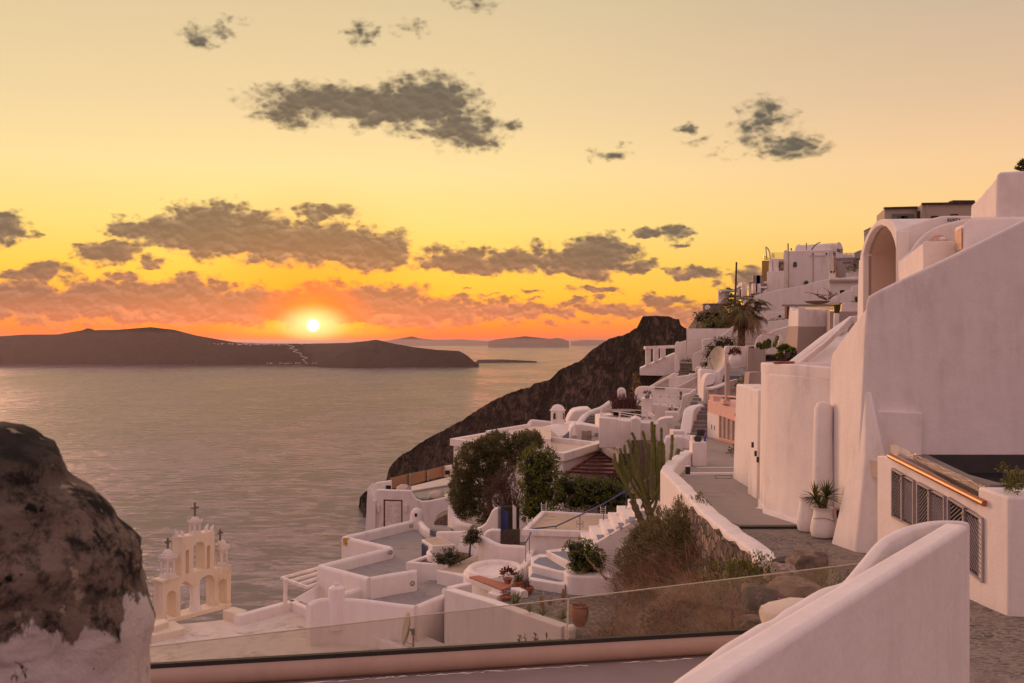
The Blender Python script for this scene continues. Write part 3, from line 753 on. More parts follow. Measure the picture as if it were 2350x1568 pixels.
# sloping-roofed wall nearest on the right
t = thing('gabled_house', 'huge plain white house wall with a long sloping crest at the right edge', 'house', (8.5,24,-5))
YA = 24.0
def fa(u, v): return P('U', u, v, YA)
crest = bez([fa(1988,700), fa(1991,688), fa(2000,676), fa(2060,645), fa(2200,578), fa(2350,503), fa(2520,420)], 4)
out = [fa(1969,1160)]+[fa(1984,900)]+crest+[Vector((15,YA,-5.4)), Vector((8.1,YA,-5.4))]
MB().prism(out, (.95,2.4,0)).build('wall', WHITE, t, bevel=.09, seg=4)
MB().prism([fa(2011,942), fa(2112,946), fa(2111,1049), fa(2004,1100)], (0,-.14,0)).build('plinth', WHITE, t, bevel=.03)
# lower west end with its own raked top
w = [Vector((8.55,24.02,.83)), Vector((8.5,25.0,.35)), Vector((8.5,26.45,-.32)), Vector((8.5,26.6,-.6)), Vector((8.42,26.6,-5.3)), Vector((8.25,24.02,-5.3))]
MB().prism(w, (1.2,0,0)).build('end_wall', WHITE, t, bevel=.07, seg=4)
# sloping buttress at the foot
t = thing('buttress', 'flared white buttress leaning on the corner of the big right-hand house', 'buttress', (8.3,23.5,-5))
b0 = [Q('U',1940,1249,-5.0), Q('U',1964,1267,-5.0), Q('U',2016,1267,-5.0)+Vector((.1,0,0)), Vector((8.9,24.1,-5.0)), Vector((8.0,24.1,-5.0))]
b0 = [Vector((7.85,24.6,-5.1)), Vector((8.12,23.55,-5.1)), Vector((8.75,23.2,-5.1)), Vector((9.2,24.3,-5.1))]
b1 = [Vector((8.34,24.5,-2.9)), Vector((8.40,23.7,-2.75)), Vector((8.72,23.3,-2.66)), Vector((9.1,24.3,-2.62))]
b2 = [Vector((8.50,24.5,-1.2)), Vector((8.52,24.0,-1.2)), Vector((8.62,23.98,-1.2)), Vector((9.0,24.3,-1.2))]
MB().add(b0+b1+b2, [[0,1,5,4],[1,2,6,5],[2,3,7,6],[3,0,4,7],[4,5,9,8],[5,6,10,9],[6,7,11,10],[7,4,8,11],[3,2,1,0],[8,9,10,11]]).build('pier', WHITE, t, bevel=.07, seg=4)
# locker wall: three pairs of lattice doors under a handrail
E0 = Vector((8.27,23.7,0)); dE = Vector((.128,-.992,0)); nE = Vector((-.992,-.128,0))
def VE(x, y, o=0, k='I'): return V(k, x, y, E0+nE*o, dE)
t = thing('locker_wall', 'white wall of lattice cupboards below the orange-toned handrail', 'wall', (8.4,21,-5))
oz = [VE(520,262), VE(600,292), VE(1362,690), VE(1380,700), VE(1400,1560), VE(520,1300)]
MB().prism([VE(478,262), VE(530,262), VE(600,295), VE(1380,705), Vector((*(VE(1380,705).xy), -5.6)), Vector((*(VE(478,262).xy), -5.3))], -nE*.35).build('wall', WHITE2, t, bevel=.03, seg=3)
def lattice_door(x0, yt0, x1, yt1, yb0, yb1, flip, par, m_=flat('lilac_grey_paint', (.36,.32,.33), .5)):
    # one leaf: frame plus slanted slats between its four picture corners, on the locker wall
    def at(s, r, o): # s across, r down
        xa = x0+(x1-x0)*s; ya = (yt0+(yt1-yt0)*s)*(1-r)+(yb0+(yb1-yb0)*s)*r
        return VE(xa, ya, o)
    g = MB(); c = [at(0,0,.03), at(1,0,.03), at(1,1,.03), at(0,1,.03)]
    for i in range(4): g.bar(c[i], c[(i+1)%4], .07, .045)
    f = g.build('door_leaf', m_, par)
    s_ = MB(); n_ = 13
    for k in range(-n_, n_*2):
        r0 = k/n_; seg = []
        for s in [q/24 for q in range(25)]:
            r = r0+(s if flip else -s)*.42
            if .06 < r < .95 and .12 < s < .9: seg.append((s, r))
        if len(seg) > 2: s_.bar(at(*seg[0], .02), at(*seg[-1], .02), .03, .012)
    s_.build('slats', m_, f)
    MB().prism([at(0,0,.004), at(1,0,.004), at(1,1,.004), at(0,1,.004)], nE*.004).build('backing', DARK, f)
for i, (x0, xm, x1, t0, t1, b_0, b_1) in enumerate(((603,688,786,365,470,760,850),(812,912,1040,480,600,905,1040),(1066,1200,1355,605,780,1075,1300))):
    tm = t0+(t1-t0)*(xm-x0)/(x1-x0); bm_ = b_0+(b_1-b_0)*(xm-x0)/(x1-x0)
    cz = thing('cupboard_doors', ('far', 'middle', 'near')[i]+' pair of grey lattice cupboard doors with a padlock in the locker wall', 'cupboard doors', VE(x0,b_0), 'lattice cupboard doors')
    lattice_door(x0+4, t0+4, xm-2, tm+2, b_0, bm_, False, cz); lattice_door(xm+2, tm+4, x1-3, t1+2, bm_, b_1, True, cz)
    MB().tube([VE(xm-15, tm-12+28, .05), VE(xm+5, tm-4+12, .10), VE(xm+20, tm+2+16, .07)], .012, 6).build('latch', BLACK, cz)
    MB().box(VE(xm-18, tm+55, .06), (.03,.04,.055)).build('padlock', flat('brass', (.35,.22,.06), .4, .8, bump=0), cz)
# pool terrace behind it
t = thing('terrace_balustrade', 'glass balustrade with a glossy handrail toned sunset orange over the lattice cupboards', 'balustrade', VE(585,245))
railm = flat('sun_orange_rail', (.48,.21,.10), .42, .9, bump=0, var=.02)  # orange of the sun's reflection put into the metal colour
MB().tube([VE(580,262,.06), VE(1364,655,.06)], .062, 16).build('handrail', railm, t, smooth=True)
ga, gb = VE(585,152,-.05), VE(1364,512,-.05)
for s0, s1 in ((0,.40),(.405,1)):
    a = ga.lerp(gb, s0); c = ga.lerp(gb, s1); a2 = VE(585,258,-.05).lerp(VE(1364,650,-.05), s0); c2 = VE(585,258,-.05).lerp(VE(1364,650,-.05), s1)
    MB().prism([a2, c2, c, a], -nE*.012).build('pane', GLASS2, t)
tag(MB().prism([Vector((8.3,23.9,-2.72)), VE(600,300,-.3)*1, VE(1380,705,-.3)*1, Vector((16,18.5,-3.2)), Vector((16,23.9,-2.72))], (0,0,-.3)).build('pool_terrace', TAUPE), kind='structure') if False else None
t = thing('plunge_pool', 'sunken dark plunge pool with a concrete rim below the big right-hand wall', 'pool', (11,21.5,-2.8))
zp = -2.72
rimp = [Q('I',815,238,zp), Q('I',1180,415,zp), Q('I',1400,505,zp)+Vector((.22,.25,0)), Vector((11.5,18.65,zp)), Vector((15,18.4,zp)), Vector((15,23.9,zp))]
MB().prism([Vector((8.45,23.9,zp-.06)), Vector((8.62,21.5,zp-.28)), Vector((9.1,18.9,zp-.6)), Vector((9.6,18.2,zp-.7)), rimp[3]-Vector((0,.2,.6)), rimp[2]-Vector((0,0,.5)), rimp[1]-Vector((0,0,.3)), rimp[0]-Vector((0,0,.06))], (0,0,-.35)).build('deck', TAUPE, t)
MB().wall([rimp[0], rimp[1], rimp[2], rimp[3]], .30, .5, rnd=.15).build('rim', flat('concrete', (.20,.175,.16), .85), t)
MB().wall([Q('I',930,262,zp-.35), Q('I',1160,355,zp-.38), Q('I',1689,385,zp-.35)], .18, .5, rnd=.2).build('inner_step', flat('pale_concrete', (.26,.22,.21), .8), t)
MB().prism([Vector((x_, y_, zp-.42)) for x_, y_ in ((9.55,23.8),(9.55,18.6),(15,18.5),(15,23.8))], (0,0,-.1)).build('water', flat('dark_pool_water', (.012,.012,.016), .22, bump=0), t)
MB().prism([Vector((9.6,23.86,zp+.0)), Vector((15,23.86,zp+.0)), Vector((15,23.86,zp-.5)), Vector((9.6,23.86,zp-.5))], (0,.1,0)).build('lining', flat('dark_lining', (.05,.045,.045), .8), t)
# planter pier at the near end
t = thing('planter_pier', 'square white planter pier at the right edge beyond the near parapet', 'planter', (8.95,18.35,-5.4))
pc = [VE(1372,540,.02), Vector((8.96,18.30,-2.82)), Vector((12.5,17.6,-2.82)), Vector((12.5,18.6,-2.82))]
pl = [Vector((8.86,18.95,-2.76)), Vector((9.0,18.05,-2.82)), Vector((13,17.5,-2.82)), Vector((13,18.5,-2.76))]
MB().prism(pl, (0,0,-2.8)).build('body', WHITE2, t, bevel=.05, seg=3)

# block with the roof garden (hollow top)
t = thing('tall_block', 'tall grey-white block with a rimmed roof and its lit narrow edge to the lane', 'house', (7.5,29,-5))
zB = -.64
c0, c1, c2, c3 = Vector((7.46,29.0,zB)), Vector((8.6,26.4,zB-.06)), Vector((12,26.6,zB)), Vector((12,31.5,zB)); c4 = Vector((7.65,30.6,zB))
base = [Vector((c0.x-.05,c0.y,-5.3)), Vector((7.95,27.1,-5.3)), Vector((8.6,26.35,-5.3)), Vector((12,26.4,-5.3)), Vector((12,31.5,-5.3)), Vector((7.62,30.7,-5.3))]
top = [c0-UP*.3, Vector((7.98,27.8,zB-.3)), c1-UP*.3, Vector((12,26.4,zB-.3)), Vector((12,31.5,zB-.3)), c4-UP*.3]
MB().add(base+top, [[0,1,7,6],[1,2,8,7],[2,3,9,8],[3,4,10,9],[4,5,11,10],[5,0,6,11],[5,4,3,2,1,0],[6,7,8,9,10,11]]).build('wall', WHITE, t, bevel=.05, seg=3)
MB().wall([c4+Vector((.14,0,0)), c0+Vector((.14,.1,0)), Vector((8.1,27.9,zB)), c1+Vector((.1,.1,0)), c2], .28, .32, rnd=.35).build('parapet', WHITE, t, smooth=True)
MB().wall([c4+Vector((.14,0,0)), Vector((9.0,30.5,zB)), Vector((12,30.4,zB))], .16, .32, rnd=.3).build('back_parapet', WHITE, t)
MB().box(Vector((7.60,29.3,-2.0)), (.32,.05,1.0)).build('slot', DARK, t) if False else None
MB().prism([Vector((7.54,30.2,-5.3)), Vector((7.38,29.0,-5.3)), Vector((7.9,27.05,-5.3)), Vector((8.0,27.3,-5.3)), Vector((7.6,30.2,-5.3))], (0,0,.42)).build('skirting', WHITE2, t, bevel=.06)
# rounded pilaster in the corner between the two houses
solo(MB().tube([P('U',1889,1190,26.2), P('U',1889,1100,26.2), P('U',1889,1000,26.25), P('U',1890,940,26.28), P('U',1892,928,26.3), P('U',1893,923,26.32)], [.30,.27,.245,.24,.19,.06], 24), 'rounded_pilaster', 'rounded white pilaster in the corner between the tall block and the big house', 'pilaster', WHITE, smooth=True)
# lower slim block further along the lane
t = thing('slim_block', 'slim stepped white block just beyond the tall block on the lane', 'house', (7.6,33,-5))
MB().prism([P('C',256,605,33.5), P('C',350,605,33.5)+Vector((.6,0,0)), Vector((8.8,33.5,-5.3)), Vector((7.98,33.5,-5.3))], (0,2.5,0)).build('wall', WHITE, t, bevel=.06, seg=3)
MB().prism([P('C',322,640,31.2), P('C',352,630,31.2)+Vector((.5,0,0)), Vector((8.4,31.2,-5.3)), Vector((7.66,31.2,-5.3))], (0,1.2,0)).build('step', WHITE, t, bevel=.05, seg=3)
for (x, y) in ((250,1292),(286,1395),(312,1468)):
    p = P('C',x,y,31.0); tag(MB().box(p+Vector((0,-.02,0)), (.07,.06,.17)).build('wall_light', BLACK), 'small dark wall light low on the lane wall, '+{250:'farthest of the three',286:'middle of the three',312:'nearest of the three'}[x], 'wall light', 'small dark wall lights along the lane')
# plaster splashes at the foot of the lane wall
splash = MB().prism([Q('H',x,y,-4.915) for x, y in ((515,380),(555,560),(545,600),(560,700),(600,740),(600,890),(570,897),(645,910),(650,950),(720,975),(1090,1090),(1100,1060),(700,930),(690,700),(620,560),(570,420),(540,370))], (0,0,-.02))
solo(splash, 'whitewash_splash', 'irregular whitewash edge along the foot of the lane wall', 'whitewash', WHITE2)

# ------------------------------------------------------------------ arch and stepped tops above the big wall (right skyline)
def frontblock(name, label, k, outl, Y, depth, m_=WHITE, bev=.08, cat='house', side=None, group=None):
    """front outline at distance Y, pushed back; side = (dx) lets the body lean so that its left flank shows"""
    pp_ = [P(k, x, y, Y) for x, y in outl]; mb = MB().prism(pp_, (side or depth*min(p.x for p in pp_)/Y*1.04, depth, 0))
    return solo(mb, name, label, cat, m_, group=group, bevel=bev, seg=4)
t = thing('vaulted_house', 'white house with a tall open barrel-vault arch facing the sea', 'house', (13,34,0))
# arch front in a plane along the line of sight
A0 = Vector((12.5,32.2,0)); dA = Vector((0.10,.995,0)); nA = Vector((.995,-.10,0))
def VA(x, y): return V('S', x, y, A0, dA)
inner = [(0,2000),(0,1120),(30,1000),(80,880),(140,800),(210,768),(275,790),(330,860),(370,960),(392,1070),(392,2000)]
inner3 = [VA(x, y) for x, y in inner]
# the outer outline lies on the far side of the opening: apex, then down to the left
outer = [(-75,2000),(-55,1300),(-30,1100),(0,1000),(40,890),(90,790),(150,725),(200,700),(240,694),(300,700),(345,730),(380,775),(400,830),(420,832),(420,2000),(392,2000)]
oo = [VA(x, y) for x, y in outer]
MB().prism(oo+list(reversed(inner3)), nA*.35).build('arch_front', WHITE, t, bevel=.05, seg=3)
# vault body running to the right
roofp = [VA(-30,1100), VA(0,1000), VA(40,890), VA(90,790), VA(150,725), VA(200,700), VA(240,694), VA(300,700), VA(345,730), VA(380,775), VA(400,832)]
vl = nA*3.6
g = MB(); n_ = len(roofp); g.add([p+nA*.3 for p in roofp]+[p+vl for p in roofp], [[i, i+1, n_+i+1, n_+i] for i in range(n_-1)]); g.build('vault_roof', WHITE, t, smooth=True)
g = MB(); n_ = len(inner3); g.add([p+nA*.2 for p in inner3]+[p+nA*2.6 for p in inner3], [[i, i+1, n_+i+1, n_+i] for i in range(n_-1)]+[[n_+i for i in range(n_)]]); g.build('vault_inside', plaster('rose_brown_plaster', (.66,.50,.42), .15), t, smooth=True)  # vault lining in a browner rose than the outer walls
Yv = 32.3
side = [(392,1570),(392,828),(640,740),(800,690),(945,655),(1100,652),(1290,655),(1500,655),(1500,1570)]
MB().prism([P('S',x,y,Yv) for x, y in side], (1.25,3.0,0)).build('side_wall', WHITE, t, bevel=.05, seg=3)
frontblock('curved_gable', 'grey-white curved gable with a small round-headed lunette, right of the open vault', 'S', [(420,1200),(560,1075),(640,960),(740,860),(840,795),(960,750),(1140,705),(1300,680),(1300,1500),(420,1500)], 30.2, 1.6)
t = thing('lunette', 'small arched lunette with a lamp in the curved gable', 'niche', P('S',905,950,30.1))
ar = [P('S',905+95*cos(a), 955-68*sin(a), 30.16) for a in [pi*k/14 for k in range(15)]]
MB().tube(ar, .03, 8).build('rim', PINKF, t, smooth=True)
MB().prism(ar, (0,.03,0)).build('back', plaster('pale_niche', (.8,.62,.5), .1), t)
MB().lathe([(0,.0),(.10,0),(.12,.06),(.07,.12),(0,.13)], P('S',945,955,30.1), 12).build('lamp', WHITE2, t)
g = MB(); f1_, f2_ = P('S',715,962,27.0), P('S',1095,965,27.0); bk = P('S',425,1205,29.8)
fr = [P('S',715,975,27.0), P('S',730,958,27.0), P('S',1060,956,27.0), P('S',1095,985,27.0), P('S',1108,1100,27.0), P('S',1108,1500,27.0), P('S',715,1500,27.0)]
solo(MB().prism(fr, (1.15,2.5,0)), 'parapet_block', 'white parapet block just above the long sloping crest, front of two', 'house', WHITE, bevel=.07, seg=4)
sd = [P('S',716,968,27.02), P('S',425,1205,29.8), P('S',425,1600,29.8), P('S',716,1600,27.02)]
solo(MB().prism(sd, (.35,.25,0)), 'raked_flank_wall', 'raked rosy wall running back from the parapet block to the open vault', 'wall', WHITE, bevel=.06, seg=3)
# block with the boarded hatch
t = thing('hatch_block', 'white block with a narrow tan timber hatch, above the sloping crest', 'house', P('S',1180,1000,26))
Yh = 26.0
MB().prism([P('S',1180,760,Yh), P('S',1260,700,Yh), P('S',1400,676,Yh), P('S',1700,665,Yh), P('S',2100,660,Yh), P('S',2100,1300,Yh), P('S',1180,1300,Yh)], (1.2,2.5,0)).build('wall', WHITE, t, bevel=.08, seg=4)
MB().prism([P('S',1182,755,Yh+.05), P('S',1100,790,Yh+.9), P('S',1085,840,Yh+.95), P('S',1105,1110,Yh+.95), P('S',1182,1110,Yh+.05)], (.5,.3,0)).build('flank', WHITE, t, bevel=.05)
MB().prism([P('S',1176,795,Yh-.0), P('S',1098,850,Yh+.86), P('S',1110,1080,Yh+.86), P('S',1176,1050,Yh-.0)], (-.03,-.03,0)).build('hatch', flat('tan_board', (.62,.40,.26), .7, var=.2, vs=12), t, bevel=.0)  # hatch boards in a warm tan tone
# top block
Yt = 28.5
t = thing('topmost_block', 'tallest white block with a swooping left flank at the top right', 'house', P('S',1590,660,Yt))
MB().prism([P('S',1592,180,Yt), P('S',1600,150,Yt), P('S',1640,132,Yt), P('S',1800,122,Yt), P('S',2300,112,Yt), P('S',2300,900,Yt), P('S',1592,900,Yt)], (2.1,4,0)).build('wall', WHITE, t, bevel=.10, seg=4)
fl = [(1594,170,0),(1565,220,.25),(1530,265,.5),(1470,330,.9),(1400,415,1.4),(1340,475,1.8),(1295,520,2.2),(1280,545,2.3),(1278,700,2.3),(1594,700,0)]
MB().prism([P('S',x,y,Yt+o*.9) for x, y, o in fl], (.5,.35,0)).build('flank', WHITE, t, bevel=.09, seg=4)
# beige building on the skyline
t = thing('beige_building', 'flat-roofed beige building behind the vaults on the skyline', 'house', P('S',600,730,60))
Yg = 60
for nm, pts, mm in (('wall', [(255,568),(640,558),(640,900),(255,900)], BEIGE), ('wall', [(703,516),(1350,506),(1350,900),(703,900)], BEIGE)):
    MB().prism([P('S',x,y,Yg if pts[0][0] < 300 else Yg-1.5) for x, y in pts], (2.6,6,0)).build(nm, mm, t, bevel=.03)
MB().prism([P('S',640,557,Yg), P('S',703,516,Yg-1.5), P('S',703,900,Yg-1.5), P('S',640,900,Yg)], (0.3,.6,0)).build('return_wall', BEIGE, t)
MB().prism([P('S',258,570,Yg+.02), P('S',162,655,Yg+5), P('S',162,740,Yg+5), P('S',258,740,Yg+.02)], (.3,.2,0)).build('end_wall', BEIGE, t)
for a, b_, Yq in (((250,564),(645,554),Yg-.05),((700,512),(1355,502),Yg-1.55)):
    MB().bar(P('S',*a,Yq), P('S',*b_,Yq), .2, .10).build('coping', WOODD, t)
w = MB(); w.box(P('S',475,716,Yg-.05), (1.25,.1,.85)); wf = w.build('window', flat('grey_green_shutter', (.16,.17,.14), .6), t)
MB().box(P('S',455,716,Yg-.12), (.40,.05,.6)).build('pane', GLASSD, wf); MB().box(P('S',492,716,Yg-.12), (.40,.05,.6)).build('pane', GLASSD, wf)
MB().box(P('S',668,700,Yg-.9), (.25,.1,1.0)).build('door', WOODD, t)
MB().tube([P('S',762,506,Yg-1.6), P('S',762,660,Yg-1.6)], .03, 6).build('downpipe', BEIGE, t)
MB().box(P('S',1173,500,Yg-1.0), (1.3,.6,.22)).build('roof_hatch', WOODD, t)
for x0, x1, y in ((815,890,672),(1045,1130,650)):
    MB().box(P('S',(x0+x1)/2,y,Yg-1.6), ((x1-x0)*.19273/F*58.5,.1,.16)).build('ledge', WOODD, t)
# sign lettering half hidden on the side wall
def text(s_, name, loc, size, m_, rot=(pi/2,0,0), ext=.01, parent=None, label=None, cat=None, sx=1):
    cu = bpy.data.curves.new(name, 'FONT'); cu.body = s_; cu.size = size; cu.extrude = ext; cu.align_x = 'CENTER'; cu.align_y = 'CENTER'
    tmp = bpy.data.objects.new('tmp', cu); col_.objects.link(tmp); dg = bpy.context.evaluated_depsgraph_get(); dg.update()
    me = bpy.data.meshes.new_from_object(tmp.evaluated_get(dg)); bpy.data.objects.remove(tmp)
    o = bpy.data.objects.new(name, me); col_.objects.link(o); me.materials.clear(); me.materials.append(m_)
    o.location = loc; o.rotation_euler = rot; o.scale = (sx,1,1)
    if parent is not None:
        o.parent = parent; o.matrix_parent_inverse = __import__('mathutils').Matrix.Translation(parent.location).inverted()
    return tag(o, label, cat)
text('KOSTA', 'wall_lettering', P('S',1085,706,32.2), .15, BLACK, label='half-hidden dark capital letters on the pale wall above the curved gable', cat='lettering', ext=.02, sx=.9)
# corner of a balcony behind the arch
t = thing('balcony', 'corner of a small dark-railed balcony left of the open vault', 'balcony', P('S',45,900,48))
MB().prism([P('S',12,880,48), P('S',85,800,48), P('S',95,940,48), P('S',12,1010,48)], (1.2,3,0)).build('wall', WHITE, t)
g = MB()
for s in range(7): g.bar(P('S',15+s*11,838-s*6,47.9), P('S',15+s*11,895-s*9,47.9), .03)
g.bar(P('S',12,840,47.9), P('S',92,800,47.9), .07); g.build('railing', METALG, t)
# ------------------------------------------------------------------ bell tower and its roof (lower left)
zr = -12.7
t = thing('chapel_roof', 'broad weathered flat white roof in front of the cream bell tower', 'roof', Q('U',600,1440,zr))
rc = [Q('U',340,1478,zr), Q('U',400,1453,zr), Q('L',510,1300,zr), Q('L',990,1275,zr), Q('F',240,870,zr), Q('F',1400,1290,zr), Q('F',1560,1460,zr), Q('U',980,1580,zr), Q('U',372,1533,zr), Q('U',340,1512,zr)]
rc = [Q('U',330,1490,zr), Q('L',510,1290,zr), Q('L',1000,1240,zr), Q('F',270,830,zr), Q('F',1400,1290,zr), Vector((0.5,42,zr)), Vector((0.8,35.5,zr)), Vector((-12.6,36.0,zr)), Q('U',345,1512,zr)]
MB().prism(rc, (0,0,-.5)).build('roof_deck', ROOFW, t, bevel=.0)
MB().prism([p+Vector((0,0,-.5)) for p in rc], (0,0,-5)).build('wall', OLDW, t)
def wallq(mb, k, pts, z, th, h, **kw): return mb.wall([Q(k, x, y, z) for x, y in pts], th, h, **kw)
zp_ = zr+.42
wallq(MB(), 'L', [(985,1215),(1230,1150),(1447,1092),(1480,1083)], zp_, .42, .9, rnd=.3).build('parapet', WHITE, t, smooth=True)
wallq(MB(), 'F', [(252,808),(500,915),(760,1020),(1050,1140),(1380,1275)], zp_, .30, .9, rnd=.3).build('parapet', WHITE, t, smooth=True)
MB().prism([Q('L',870,1170,zp_), Q('L',1000,1205,zp_), Q('L',1075,1170,zp_), Q('L',960,1140,zp_)], (0,0,-.7)).build('block', CREAM, t, bevel=.04)
MB().prism([Q('L',310,1290,zp_-.1), Q('L',470,1255,zp_-.1), Q('L',570,1320,zp_-.1), Q('L',250,1390,zp_-.1)], (0,0,-.7)).build('block', CREAM, t, bevel=.04)
MB().prism([Q('L',240,1270,zp_+.15), Q('L',390,1240,zp_+.15), Q('L',430,1262,zp_+.15), Q('L',300,1310,zp_+.15)], (0,0,-.9)).build('step', CREAM, t, bevel=.04)

B0 = Vector((-15.6,45.07,0)); dB = Vector((.536,.844,0)); nB = Vector((-.844,.536,0))
def VB(x, y, o=0): return V('L', x, y, B0+nB*o, dB)
t = thing('bell_tower', 'cream pierced bell wall with crosses, standing on the chapel roof edge', 'bell tower', VB(650,1230))
outer = [(378,1285),(378,940),(532,892),(533,572),(803,520),(803,835),(941,800),(937,1145)]
sl_ = -.27
holes = [archpts(411,485,1012,1235,sl_), [(523,1222),(523,985),(530,960),(545,942),(562,933),(580,935),(600,950),(622,975),(660,965),(680,935),(705,905),(735,886),(765,880),(790,892),(803,915),(806,940),(806,1142)], archpts(838,906,915,1130,sl_),
         archpts(566,595,676,872,sl_), archpts(630,722,608,845,sl_), archpts(742,768,640,832,sl_)]
bt = MB(); holed(bt, [VB(x,y) for x,y in outer], [[VB(x,y) for x,y in h] for h in holes], nB*.62)
wl = bt.build('wall', CREAM, t)
MB().prism([VB(366,1268,-.16), VB(366,1300,-.16), VB(945,1150,-.16), VB(945,1112,-.16)], nB*.95).build('plinth', CREAM, t, bevel=.03)
MB().prism([VB(372,930,-.06), VB(372,950,-.06), VB(520,905,-.06), VB(520,888,-.06)], nB*.74).build('cornice', CREAM, t, bevel=.01)
pc_ = VB(642,1180,.22); hcol = VB(642,950,.22).z-VB(642,1180,.22).z
MB().lathe([(.34,0),(.30,.10),(.235,.30),(.215,hcol*.6),(.21,hcol-.05),(.25,hcol+.02)], pc_, 20).build('column', WHITE2, t, smooth=True)
def turret(x, ybase, ytop, w, name='turret'):
    o = VB(x, ybase, .28); H = VB(x, ytop, .28).z-o.z; s = w; g = MB()
    ex, ey = dB, nB
    def pl(cx, cy, z0, z1, sx, sy): 
        c = o+ex*cx+ey*cy
        pts = [c+ex*a*sx/2+ey*b_*sy/2+UP*z0 for a, b_ in ((-1,-1),(1,-1),(1,1),(-1,1))]
        g.prism(pts, UP*(z1-z0))
    pl(0,0,-.1,H*.14,s*1.0,s*1.0)
    for a in (-1,1):
        for b_ in (-1,1): pl(a*s*.34, b_*s*.34, H*.14, H*.62, s*.2, s*.2)
    for (a, b_) in ((0,-1),(0,1),(-1,0),(1,0)):       # arched heads
        for q in range(7):
            an = pi*q/6; r = s*.2
            cx, cz = r*cos(an), H*.46+r*.8*sin(an)
            if a == 0: pl(cx*.95, b_*s*.36, cz, H*.64, s*.075, s*.16)
            else: pl(a*s*.36, cx*.95, cz, H*.64, s*.16, s*.075)
    pl(0,0,H*.62,H*.68,s*1.08,s*1.08); pl(0,0,H*.68,H*.74,s*1.2,s*1.2); pl(0,0,H*.74,H*.82,s*.95,s*.95)
    r_ = g.build(name, OLDW, t, bevel=.012)
    MB().lathe([(s*.46,H*.81),(s*.44,H*.87),(s*.32,H*.95),(s*.12,H*1.0),(0.02,H*1.02)], o, 14).build('dome', OLDW, r_, smooth=True)
    for a in (-1,1):
        for b_ in (-1,1):
            c = o+ex*a*s*.5+ey*b_*s*.5+UP*H*.72; MB().tube([c, c+UP*.05+ex*a*.02, c+UP*.13+ex*a*.05], [.05,.04,.01], 8).build('knob', OLDW, r_)
turret(418, 900, 668, .52); turret(862, 815, 588, .46); turret(642, 545, 400, .42)
crossm = flat('weathered_metal', (.19,.155,.125), .7)
for x, y0, y1, w in ((418,665,575,72),(642,400,284,76),(850,588,505,66)):
    b_ = VB(x,y0,.28); tt = VB(x,y1,.28); H = tt.z-b_.z
    g = MB(); g.bar(b_-UP*.05, b_+UP*H, .085, .06); c = b_+UP*H*.62; g.bar(c-dB*H*.33, c+dB*H*.33, .06, .085); g.build('cross', crossm, t)
for x, y, m_ in ((490,560,-1),(540,565,-1),(735,520,1),(780,528,1)):
    b_ = VB(x,y,.25 if x in (540,735) else .1)
    MB().tube([b_-UP*.05, b_+UP*.12, b_+UP*.24+dB*.05*m_, b_+UP*.33+dB*.13*m_], [.09,.085,.06,.015], 10).build('horn_finial', WHITE, t, smooth=True)

# ------------------------------------------------------------------ zig-zag terraces
zc, zf = -10.2, -10.72
t = thing('upper_terrace', 'upper zig-zag terrace with thick white parapets round a grey floor', 'terrace', Q('F',1100,350,zf))
flo = [Q('F',760,235,zf), Q('F',1420,140,zf), Q('F',1470,250,zf), Q('F',1450,420,zf), Q('F',1335,540,zf), Q('F',985,620,zf), Q('F',560,500,zf), Q('F',1150,360,zf)]
MB().prism(flo, (0,0,-.4)).build('floor', GREYF, t)
zz_ = [(1370,72),(1050,142),(760,217),(716,232)]
c1 = [Q('F',*p,zc) for p in zz_]
MB().wall([Q('F',1440,78,zc), Q('F',1370,74,zc), Q('F',742,222,zc)], .36, .5, base=-14.5).build('parapet', WHITE, t, smooth=True)
MB().wall([Q('F',742,222,zc), Q('F',1165,318,zc)], .36, .5, base=-14.5).build('parapet', WHITE, t, smooth=True)
MB().wall([Q('F',1165,322,zc), Q('F',520,482,zc)], .36, .5, base=-15).build('parapet', WHITE, t, smooth=True)
MB().wall([Q('F',520,482,zc), Q('F',972,598,zc)], .36, .5, base=-15).build('parapet', WHITE, t, smooth=True)
MB().wall([Q('F',972,598,zc), Q('F',1180,560,zc), Q('F',1390,528,zc)], .30, .5, base=-11.4).build('parapet', WHITE, t, smooth=True)
MB().wall(bez([Q('F',1440,78,zc), Q('F',1462,110,zc), Q('F',1500,145,zc-.05), Q('F',1545,172,zc-.1)],3), .34, .9).build('parapet', WHITE, t, smooth=True)
for x, y, n_ in ((1405,70,'far'),):
    b_ = Q('F',x,y,zc); MB().lathe([(.40,-.1),(.38,.25),(.33,.45),(.2,.62),(.05,.68)], b_, 18).build('domed_chimney', WHITE, t, smooth=True)
    MB().box(b_+Vector((-.02,-.33,.32)), (.14,.14,.18)).build('vent', DARK, t)
def bulkhead(k, x, y, Y, label):
    t_ = thing('bulkhead_light', label, 'wall light', P(k,x,y,Y), 'round bulkhead lights on the terrace parapets')
    p = P(k,x,y,Y); 
    MB().tube([p+Vector((0,.05,0)), p+Vector((0,-.05,0))], .11, 18).build('rim', METALG, t_)
    MB().tube([p+Vector((0,-.04,0)), p+Vector((0,-.08,0))], [.075,.045], 16).build('lens', flat('lamp_lens', (.45,.38,.32), .3, bump=0), t_)
bulkhead('F',1352,128,55.7,'round bulkhead light on the far terrace parapet under the domed chimney')
bulkhead('F',1163,370,48.9,'round bulkhead light on the rounded end of the middle parapet')
bulkhead('F',1364,655,43.4,'round bulkhead light on the end of the nearest zig-zag parapet')
